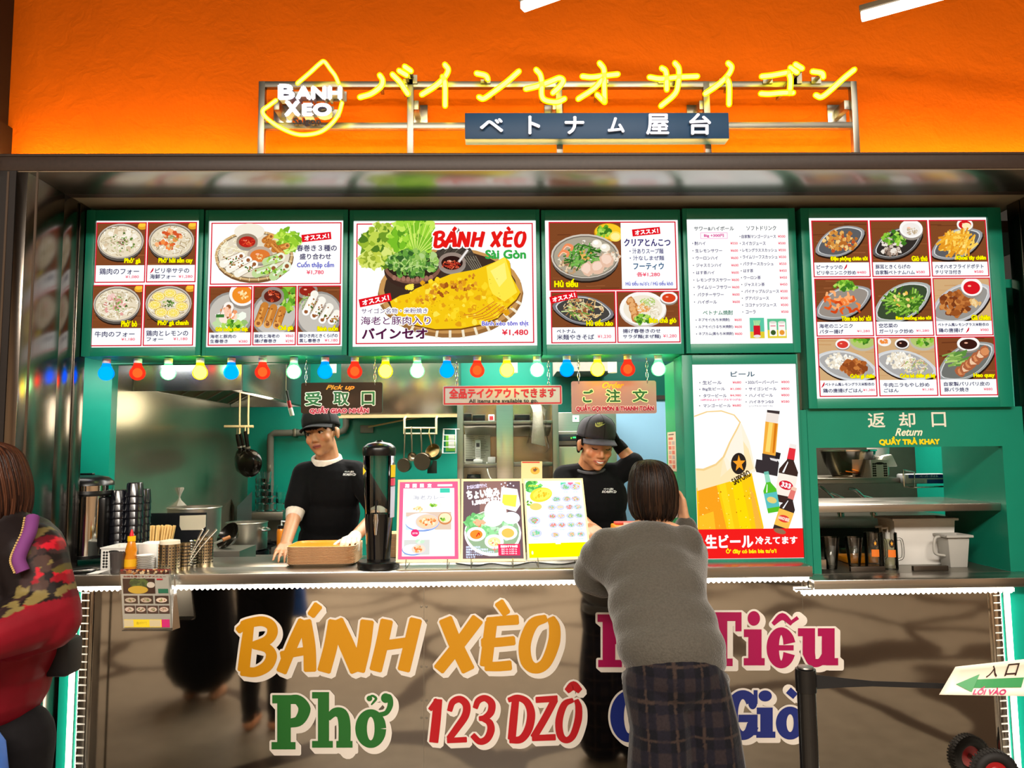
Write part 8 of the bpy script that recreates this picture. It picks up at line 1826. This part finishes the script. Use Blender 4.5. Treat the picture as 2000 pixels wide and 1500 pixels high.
# ---------------------------------------------------------------- smiling worker
t = thing('person', 'smiling person in a grey cap and black shirt, one hand behind the head', 'person', 'people behind the counter', (X(1160, .75), .75, 0))
H2 = Head(P(1164, 868, .58), yaw=.20, pitch=.24, roll=.06, k=1.06)
nk = P(1152, 912, .66); ch = P(1160, 975, .66); wa = P(1165, 1060, .72); hp = wa+Vector((0, .05, -.16))
sR, sL = P(1096, 925, .66), P(1215, 922, .68)
eR, wR = P(1116, 1000, .52), P(1152, 1030, .30); hR = P(1170, 1048, .20)
eL, wL = P(1236, 905, .66), P(1207, 868, .68); hL = P(1190, 838, .69)
B = Blob(); H2.parts(B, 1.0, 1.04); SK2 = (204, 138, 96)
B.chain([(H2(0, -.03, -.05), .058), (nk+Vector((0, .01, 0)), .064), (nk+Vector((0, .03, -.05)), .08)])
B.ell(ch, (.15, .10, .16)); B.ell(wa, (.14, .095, .16)); B.ell(hp, (.15, .10, .12)); B.chain([(sR+Vector((.02, 0, -.02)), .038), (eR, .038), (wR, .028)]); B.chain([(sL+Vector((-.02, 0, -.02)), .04), (eL, .042), (wL, .030)]); B.cap(sR.lerp(nk, .3)-Vector((0, 0, .03)), .035, nk-Vector((0, 0, .045)), .045); B.cap(sL.lerp(nk, .3)-Vector((0, 0, .03)), .035, nk-Vector((0, 0, .045)), .045)
hand(B, wR, hR-wR, (.3, .2, -1), (-.6, .4, .5), .5); hand(B, wL, hL-wL, (-.9, -.1, 0), (0, -1, .1), .5)
legs(B, hp+Vector((0, 0, -.08)), Vector((hp.x, .85, 0)))
B.build('body', M_skin, t, .0045, 8, H2.color(SK2, (176, 92, 78), smile=1.0)); H2.face(t, 0, True, 1.0, .006)
B = Blob(); B.ell(ch, (.178, .122, .17)); B.ell((ch+wa)/2, (.168, .12, .17)); B.ell(wa+Vector((0, 0, -.02)), (.16, .115, .15))
mR = sR.lerp(eR, .85); mL = sL.lerp(eL, .98)
B.chain([(nk+Vector((-.02, .015, -.035)), .06), (sR+Vector((.016, 0, -.012)), .058), (mR, .058)]); B.chain([(nk+Vector((.02, .015, -.035)), .06), (sL+Vector((-.016, 0, -.008)), .058), (mL, .060)]); B.cap(nk+Vector((0, .02, -.05)), .08, ch, .11)
sh2 = B.build('t_shirt', M_cloth, t, .006, 5, flatcol(M_shirtc))
B = Blob(); c0 = nk+Vector((.0, .000, -.004))
for k in range(16): a = k*math.pi/8; a2 = (k+1)*math.pi/8; f_ = lambda q: c0+Vector((.078*math.cos(q), .078*math.sin(q), .026*math.sin(q))); B.cap(f_(a), .0085, f_(a2), .0085)
B.build('neckband', M_cloth, t, .004, 2, flatcol((84, 84, 88)))
B = Blob(); B.cap(eL.lerp(wL, .72), .036, wL, .033); hand(B, wL, hL-wL, (-.9, -.1, 0), (0, -1, .1), .5, 1.06, r=.0098); B.build('glove', M_cloth, t, .0045, 4, flatcol((26, 24, 26)))
B = Blob(); B.ell(hp, (.165, .115, .13)); legs(B, hp+Vector((0, 0, -.06)), Vector((hp.x, .85, .05)), .095, .095); B.build('trousers', M_cloth, t, .009, 5, flatcol((24, 24, 28)))
M_cap2 = mat('cap_grey', (74, 70, 78), .85, var=.1, scale=30); cp2 = H2.cap_(t, M_cap2, .022)
B = Blob()
for e in (-1, 1):
    for k in range(6): B.cap(H2(e*.073, .024-k*.018, .045), .010, H2(e*.073, .024-k*.018, -.004-(k > 2)*.02), .004)
for k in range(12): a = math.pi*(k+.5)/12; B.cap(H2(.082*math.cos(a), -.02-.086*math.sin(a), .03), .014, H2(.074*math.cos(a), -.02-.082*math.sin(a), -.045), .009)
B.build('hair', M_hair, t, .004, 2, flatcol((20, 17, 17)))
bpy.context.view_layer.update()
pt = Paint(onto(sh2, None), 5e-5); pt.text('ベトナム屋台', 1179, 953, 1198, 957, (226, 226, 226), .1); pt.text('バインセオサイゴン', 1176, 957.5, 1204, 963, (236, 236, 236), .25); pt.build('shirt_print', M_matte, t)
pt = Paint(onto(cp2, None), 5e-5); pt.curve([(1163.5, 826), (1164, 831), (1169, 832.5), (1176, 830), (1182, 827.5)], [1.2, 3.4, 3.4, 2.0, .4], (232, 236, 150), 5); pt.text('NIKE', 1166, 825, 1177, 829.5, (232, 236, 150), .35, shear=.25); pt.build('cap_mark', M_matte, cp2)
# bill and tray held out to the customer
o = MB().box(-.05, .05, -.03, .03, 0, .012).build('paper_box', mat('red_box', (206, 74, 54), .5), None, bevel=.003); o.location = P(1222, 1024, .16); o.location.z = max(o.location.z, HT+.06); tag(o, 'small red and white card box between the smiling worker and the customer', 'box')
MB().box(-.015, .045, -.032, -.0305, .002, .010).build('white_label', M_white, o)
MB().box(o.location.x-.06, o.location.x+.06, .10, .22, HT, o.location.z).build('till_stand', M_orange_tray, None, bevel=.006); tag(bpy.data.objects['till_stand'], 'orange stand under the small red box on the counter', 'stand')
# ---------------------------------------------------------------- customer
t = thing('person', 'person with a dark bob in a baggy grey knit sweater, leaning on the counter', 'person', None, (X(1310, -.6, 1300), -.62, 0))
Q = P
hc = Q(1274, 962, -.27); H3 = Head(hc, yaw=math.pi-.06, pitch=.10, k=1.0)
nk = Q(1276, 1028, -.31); ch = Q(1266, 1085, -.36); md = Q(1284, 1180, -.50); lo = Q(1310, 1262, -.62); hp = Q(1318, 1320, -.66)
sL_, sR_ = Q(1178, 1066, -.35), Q(1344, 1060, -.35)
eL_, wL_ = Q(1154, 1118, -.24), PZ(1188, 1100, HT+.045); eR_, wR_ = Q(1350, 1100, -.16), Q(1336, 1012, -.13)
if wL_.y < -.05: wL_ = Vector((wL_.x, -.02, HT+.045))
B = Blob(); H3.parts(B); B.chain([(H3(0, -.02, -.05), .052), (nk, .056), (ch, .09)]); B.ell(ch, (.14, .09, .13)); B.ell(md, (.13, .09, .15)); B.ell(lo, (.15, .10, .12)); B.ell(hp, (.15, .105, .12))
B.chain([(sL_, .045), (eL_, .037), (wL_, .025)]); B.chain([(sR_, .045), (eR_, .037), (wR_, .025)]); B.cap(sL_, .05, nk, .045); B.cap(sR_, .05, nk, .045)
hand(B, wL_, Vector((.3, 1, -.12)), (0, 0, -1), (1, -.2, 0), .3, .92); hand(B, wR_, Vector((-.15, .1, 1)), (-1, -.2, 0), (0, 1, .2), .45, .92)
legs(B, hp+Vector((.015, 0, -.06)), Vector((hp.x+.03, -.70, 0)), .085, .08)
B.build('body', M_skin, t, .005, 5, H3.color((214, 160, 122), (180, 100, 90)))
B = Blob(); KN = (78, 74, 67)
B.ell(ch, (.185, .125, .135)); B.ell(ch.lerp(md, .5), (.182, .135, .15)); B.ell(md, (.185, .14, .15)); B.ell(md.lerp(lo, .5)+Vector((.005, 0, 0)), (.19, .145, .14)); B.ell(lo, (.193, .15, .12)); B.ell(lo+Vector((.012, 0, -.05)), (.182, .145, .08))
B.chain([(nk+Vector((-.035, 0, -.06)), .052), (sL_+Vector((.015, 0, 0)), .072), (eL_, .074), (eL_.lerp(wL_, .75), .058)]); B.chain([(nk+Vector((.035, 0, -.06)), .052), (sR_+Vector((-.012, 0, 0)), .072), (eR_, .068), (eR_.lerp(wR_, .8), .05)])
B.cap(sL_.lerp(eL_, .4), .075, ch.lerp(md, .4)+Vector((-.08, 0, 0)), .10); B.cap(sR_.lerp(eR_, .5), .075, md+Vector((.07, 0, .05)), .11); B.cap(nk-Vector((0, 0, .05)), .066, ch, .12)
B.cap(eL_+Vector((-.01, -.01, -.02)), .062, eL_+Vector((.05, 0, -.045)), .06)
def fold(p):
    return rgb(KN)
sw = B.build('sweater', M_knit, t, .007, 45, fold)
B = Blob(); c0 = nk+Vector((0, -.004, -.004))
for k in range(18):
    a = k*math.pi/9; f_ = lambda q, z=0: c0+Vector((.066*math.cos(q), .066*math.sin(q), z+.012*math.sin(q)))
    B.cap(f_(a, -.012), .0105, f_(a, .016), .0095)
B.build('ribbed_collar', M_knit, t, .0035, 1, flatcol((70, 66, 59)))
B = Blob(); hb = lo+Vector((.012, 0, -.105))
for k in range(22): a = k*2*math.pi/22; a2 = a+2*math.pi/22; f_ = lambda q: hb+Vector((.172*math.cos(q), .137*math.sin(q), 0)); B.cap(f_(a), .014, f_(a2), .014); B.cap(f_(a)+Vector((0, 0, -.018)), .012, f_(a2)+Vector((0, 0, -.018)), .012)
B.build('hem_band', M_knit, t, .005, 2, flatcol((71, 67, 61)))
PL = [rgb(c) for c in ((22, 20, 28), (38, 31, 33), (52, 41, 37), (14, 14, 20))]
def plaid(p):
    x = (p.x-hp.x)*1.0; z = p.z
    a = (x*11.0) % 1; b = (z*9.0) % 1; k = (1 if a < .42 else 0)+(1 if b < .4 else 0); c = PL[(3, 0, 1)[k]]
    if .66 < a < .74 or .66 < b < .74: c = PL[2] if k < 1 else PL[1]
    return c
B = Blob(); B.ell(hp, (.165, .13, .13))
for e, kn, an in ((-1, Q(1292, 1420, -.70), Q(1290, 1560, -.72)), (1, Q(1382, 1420, -.68), Q(1398, 1560, -.70))): B.chain([(hp+Vector((e*.075, 0, -.03)), .105), (kn, .105), (an, .115), (Vector((an.x, an.y, .10)), .12)])
B.build('plaid_trousers', skinmat('plaid_wool', .85, 0, .3, 120, .2), t, .006, 6, plaid)
# bob of hair: base and strands
B = Blob(); H3.ell(B, (0, -.010, .030), (.090, .106, .098)); H3.ell(B, (0, -.024, -.02), (.088, .088, .085)); B.build('hair', M_hair, t, .005, 3, flatcol((30, 21, 16)))
hm = MB(); rg = random.Random(21); HC = [(28, 19, 15), (38, 26, 19), (22, 15, 12), (52, 35, 25), (66, 46, 33)]
for k in range(300):
    a = rg.uniform(-.62, math.pi+.62); sx, sy = math.cos(a), math.sin(a); u = rg.uniform(.1, .5); top = H3(.090*u*sx+.012, -.012-.104*u*sy, .129-.03*u*u); ln_ = -.088-.020*rg.random()
    if sy < 0: ln_ += .01
    pts = [top, H3(.073*sx+.004, -.012-.088*sy, .095), H3(.093*sx, -.013-.108*sy, .035), H3(.096*sx, -.016-.106*sy, -.03), H3(.086*sx+rg.uniform(-.005, .005), -.016-.094*sy, ln_*.75), H3(.066*sx+rg.uniform(-.008, .008), -.016-.074*sy, ln_*1.08)]
    hm.col = rgb(HC[rg.choice((0, 0, 0, 1, 1, 2, 2, 3) if a < 2.2 else (0, 1, 1, 2, 3, 3, 4))]); q = catmull(pts, 4); r = rg.uniform(.0028, .0046); hm.tube(q, [r*.5]+[r]*(len(q)-4)+[r*.8, r*.5, r*.15], 6)
hm.build('hair_strands', M_hair, t, smooth=70)
ph = thing('smartphone', 'pale smartphone held up in the customer\'s hand beside the dark bob', 'phone', None, wR_)
c = wR_+Vector((-.035, -.0, .065)); MB().obox(c, (.012, .030, 0), (-.003, .001, 0), (-.006, 0, .062)).build('body', mat('phone_back', (206, 204, 206), .25), ph, bevel=.003); MB().obox(c+Vector((.004, -.014, .04)), (.004, .008, 0), (-.0012, .0004, 0), (-.001, 0, .009)).build('camera_bump', M_black, ph)
# ---------------------------------------------------------------- passer-by
Yp = -1.25; t = thing('person', 'person walking by in a jacket with floral shoulder, red sleeve and purple front', 'person', None, (X(40, Yp, 1200), Yp, 0))
hc = Q(-40, 958, Yp); H4 = Head(hc, yaw=-1.35, pitch=.16, k=.96)
nk = Q(-2, 1026, Yp); ch = Q(24, 1110, Yp+.03); md = Q(12, 1250, Yp+.03); hp = Q(-28, 1410, Yp+.04); sh_ = Q(74, 1085, Yp-.04); el = Q(92, 1195, Yp-.06); wr = Q(-30, 1250, Yp-.22); sh2_ = Q(-10, 1080, Yp+.18)
B = Blob(); H4.parts(B); B.chain([(H4(0, -.02, -.05), .052), (nk, .056), (ch, .09)]); B.ell(ch, (.10, .14, .15)); B.ell(md, (.10, .13, .15)); B.ell(hp, (.11, .14, .13)); B.chain([(sh_, .045), (el, .038), (wr, .026)]); B.chain([(sh2_, .045), (sh2_+Vector((-.02, .02, -.25)), .038), (sh2_+Vector((-.15, -.05, -.35)), .026)])
hand(B, wr, Vector((-1, -.1, .1)), (0, .6, -1), (0, -.5, 1), .4, .92); hand(B, sh2_+Vector((-.15, -.05, -.35)), Vector((-1, -.2, -.1)), (0, -.4, -1), (0, .5, 1), .4, .92)
legs(B, hp+Vector((0, 0, -.05)), Vector((hp.x, Yp+.05, 0)), .07, .075)
B.build('body', M_skin, t, .006, 5, H4.color((206, 140, 96), (180, 96, 84)))
B = Blob(); B.ell(ch, (.125, .165, .15)); B.ell(ch.lerp(md, .5), (.13, .165, .16)); B.ell(md, (.125, .16, .15)); B.ell(md.lerp(hp, .55), (.122, .16, .12)); B.ell(hp+Vector((-.0, 0, .03)), (.112, .15, .07))
B.chain([(nk+Vector((.01, 0, -.03)), .07), (sh_+Vector((-.02, 0, 0)), .085), (el, .078), (el.lerp(wr, .5), .072), (wr, .055)]); B.chain([(nk+Vector((0, .03, -.03)), .07), (sh2_, .075), (sh2_+Vector((-.02, .02, -.25)), .07), (sh2_+Vector((-.13, -.05, -.34)), .055)])
B.cap(nk+Vector((.015, 0, .0)), .062, ch, .1); B.cap(el+Vector((.0, 0, -.02)), .08, el+Vector((-.07, -.01, -.03)), .085)
rg = random.Random(4); FL = []
for k in range(80):
    px, py = rg.uniform(55, 150), rg.uniform(1040, 1195)
    FL.append((px, py, rg.uniform(4, 13), rgb(rg.choice([(130, 16, 28), (180, 24, 40), (90, 14, 26), (84, 74, 36), (110, 96, 56), (66, 46, 40), (50, 34, 34), (40, 28, 28), (46, 30, 30)]))))
def proj(p):
    d = p-CAM; z = d.dot(_f); return 1000+F_PX*d.dot(_r)/z, 750-F_PX*d.dot(_u)/z
BK, RD, PU, MR = rgb((26, 20, 20)), rgb((118, 18, 30)), rgb((78, 28, 80)), rgb((96, 20, 34))
FL3 = [(P(a, b, Yp-.1), r_*S(Yp-.1), c) for a, b, r_, c in FL]
JX0, JZ1, JZ2 = P(30, 1200, Yp).x, P(58, 1178, Yp-.05).z, P(58, 1300, Yp-.05).z
def jacket(p):
    near = p.y < Yp+.05
    if p.z > JZ1-.02*math.sin(p.x*30):
        if near:
            for c, r_, cl in FL3:
                if (c.x-p.x)**2+(c.z-p.z)**2 < r_*r_: return cl
        return BK
    if p.z > JZ2: return RD if p.x > JX0-.12 or near else PU
    return (PU if p.x < JX0+.03*math.sin(p.z*25) else RD)
B.build('jacket', skinmat('satin_jacket', .5, 0, .4, 14), t, .006, 6, jacket)
cz = [Q(48, 1012, Yp-.10), Q(42, 1040, Yp-.125), Q(28, 1070, Yp-.14), Q(20, 1095, Yp-.15), Q(28, 1118, Yp-.15)]
b = MB(); b.tube(catmull([p+Vector((.012, .014, 0)) for p in cz], 6), .016, 10); b.build('collar_trim', mat('purple_cloth', (96, 38, 98), .8), t, smooth=60)
b = MB(); q = catmull(cz, 6)
for p in q[::1]: b.sphere(p, .0032, 6)
b.build('collar_bead', mat('gold_bead', (226, 196, 130), .3, .6), t)
B = Blob(); H4.ell(B, (0, -.012, .03), (.090, .108, .098)); H4.ell(B, (0, -.03, -.03), (.086, .084, .075)); B.build('hair', M_hair, t, .005, 3, flatcol((40, 22, 16)))
hm = MB()
for k in range(260):
    a = rg.uniform(-.5, math.pi+.5); sx, sy = math.cos(a), math.sin(a); u = rg.uniform(.1, .5); ln_ = -.085-.02*rg.random()
    pts = [H4(.090*u*sx, -.012-.106*u*sy, .130-.03*u*u), H4(.074*sx, -.012-.09*sy, .095), H4(.094*sx, -.013-.110*sy, .03), H4(.095*sx, -.018-.106*sy, -.03), H4(.084*sx+rg.uniform(-.005, .005), -.02-.09*sy, ln_*.8), H4(.066*sx+rg.uniform(-.008, .008), -.022-.07*sy, ln_)]
    hm.col = rgb(rg.choice([(44, 25, 18), (56, 32, 22), (34, 18, 13), (72, 42, 28)])); q = catmull(pts, 4); r = rg.uniform(.0028, .0044); hm.tube(q, [r*.5]+[r]*(len(q)-4)+[r*.8, r*.5, r*.15], 6)
hm.build('hair_strands', M_hair, t, smooth=70)
B = Blob(); legs(B, hp+Vector((0, 0, -.05)), Vector((hp.x, Yp+.05, .03)), .075, .1); B.ell(hp+Vector((0, 0, -.02)), (.12, .15, .13)); B.build('black_trousers', M_cloth, t, .009, 5, flatcol((18, 16, 18)))
o = thing('shoulder_bag', 'small black bag hanging behind the floral jacket\'s red sleeve', 'bag', None, Q(135, 1290, Yp+.12)); c = Q(124, 1280, Yp+.10)
MB().box(c.x-.035, c.x+.035, c.y-.04, c.y+.04, c.z-.05, c.z+.05).build('pouch', mat('bag_black', (14, 13, 15), .6), o, bevel=.015); MB().tube(catmull([c+Vector((0, 0, .05)), c+Vector((-.01, .02, .2)), nk+Vector((.05, .09, .0))], 6), .006, 8).build('strap', M_black, o, smooth=60)
o = thing('tote_bag', 'blue and white shopping bag carried low by the passer-by', 'bag', None, Q(5, 1500, Yp-.18)); c = Q(-62, 1552, Yp-.20)
MB().prism([c+Vector((-.10, 0, -.2)), c+Vector((.075, 0, -.2)), c+Vector((.03, 0, .09)), c+Vector((.0, 0, .13)), c+Vector((-.08, 0, .13))], (0, .09, 0)).build('sack', mat('blue_bag', (40, 100, 190), .4, var=.3, scale=12), o, bevel=.012)
MB().tube(catmull([c+Vector((-.06, .04, .12)), wr+Vector((-.06, .03, -.02)), c+Vector((0, .04, .12))], 6), .006, 8).build('handle', M_white, o, smooth=60)
# ================================================================ the hall seen in the polished front
M_cw = mat('white_tube', (226, 222, 214), .35); M_wood = mat('table_wood', (120, 78, 48), .45, var=.2, scale=5, stretch=(1, 12, 1))
ta = thing('hall_table', 'dark wooden dining table in the hall, mirrored in the counter front', 'table', 'hall tables', (1.6, -6.0, 0)); MB().box(1.0, 2.2, -6.4, -5.6, .70, .74).build('top', M_wood, ta, bevel=.005)
for a in (1.06, 2.14):
    for c in (-6.34, -5.66): MB().cyl((a, c, 0), (a, c, .70), .02, n=10).build('leg', M_black, ta)
dup(ta, (-1.0, -6.6, 0), 0, 'second dark wooden dining table in the hall, mirrored in the counter front')
cs = thing('hall_chair', 'white tube chair beside the hall table, nearest the counter', 'chair', 'white hall chairs', (1.3, -5.2, 0))
MB().box(1.08, 1.52, -5.42, -4.98, .43, .46).build('seat', M_cw, cs, bevel=.012); b = MB(); b.tube(catmull([(1.1, -5.0, .44), (1.1, -4.95, .7), (1.15, -4.93, .84), (1.45, -4.93, .84), (1.5, -4.95, .7), (1.5, -5.0, .44)], 5), .014, 8); b.build('back_frame', M_cw, cs, smooth=60); MB().box(1.14, 1.46, -4.945, -4.925, .6, .8).build('backrest', M_cw, cs, bevel=.005)
for a in (1.1, 1.5):
    for c in (-5.4, -5.0): MB().tube([(a, c, .44), (a+(.03 if a > 1.3 else -.03), c+(.03 if c > -5.2 else -.03), 0)], .012, 8).build('leg', M_cw, cs)
for k, (x, y, r) in enumerate(((2.0, -5.1, .3), (.2, -5.4, -.4), (-.7, -5.8, .2))): dup(cs, (x, y, 0), r, 'white tube chair in the hall, %s along the row' % NTH[k+1])
t = thing('person', 'person in a long black skirt, seen mirrored in the counter front', 'person', None, (-1.55, -2.0, 0))
B = Blob(); c = Vector((-1.9, -1.75, 0)); H5 = Head(c+Vector((0, 0, 1.5)), yaw=math.pi); H5.parts(B); z = lambda q, x=0, y=0: c+Vector((x, y, q))
B.chain([(H5(0, -.02, -.05), .05), (z(1.36), .055), (z(1.2), .1)]); B.ell(z(1.2), (.15, .1, .16)); B.ell(z(1.0), (.13, .09, .14)); B.ell(z(.88), (.15, .11, .12))
for e in (-1, 1): B.chain([(z(1.3, e*.15), .045), (z(1.05, e*.19), .036), (z(.88, e*.17, .14), .025)]); hand(B, z(.88, e*.17, .14), (0, 1, -.2), (0, 0, -1), (-e, 0, 0), .4, .92)
legs(B, z(.82), z(0), .08, .075); B.build('body', M_skin, t, .008, 4, H5.color((206, 150, 110), (170, 90, 80))); t.location
B = Blob(); B.ell(z(1.2), (.175, .125, .17)); B.ell(z(1.0), (.16, .12, .16))
for e in (-1, 1): B.chain([(z(1.31, e*.14), .062), (z(1.05, e*.19), .055), (z(.9, e*.175, .11), .045)])
B.build('top', M_cloth, t, .01, 4, flatcol((26, 24, 30))); B = Blob(); B.ell(z(.88), (.17, .13, .12)); B.chain([(z(.8), .16), (z(.5), .2), (z(.28), .24)]); B.build('skirt', M_cloth, t, .012, 4, flatcol((16, 15, 18)))
B = Blob(); H5.ell(B, (0, -.012, .03), (.09, .107, .097)); H5.ell(B, (0, -.03, -.05), (.086, .08, .1)); B.build('hair', M_hair, t, .008, 3, flatcol((26, 18, 15)))
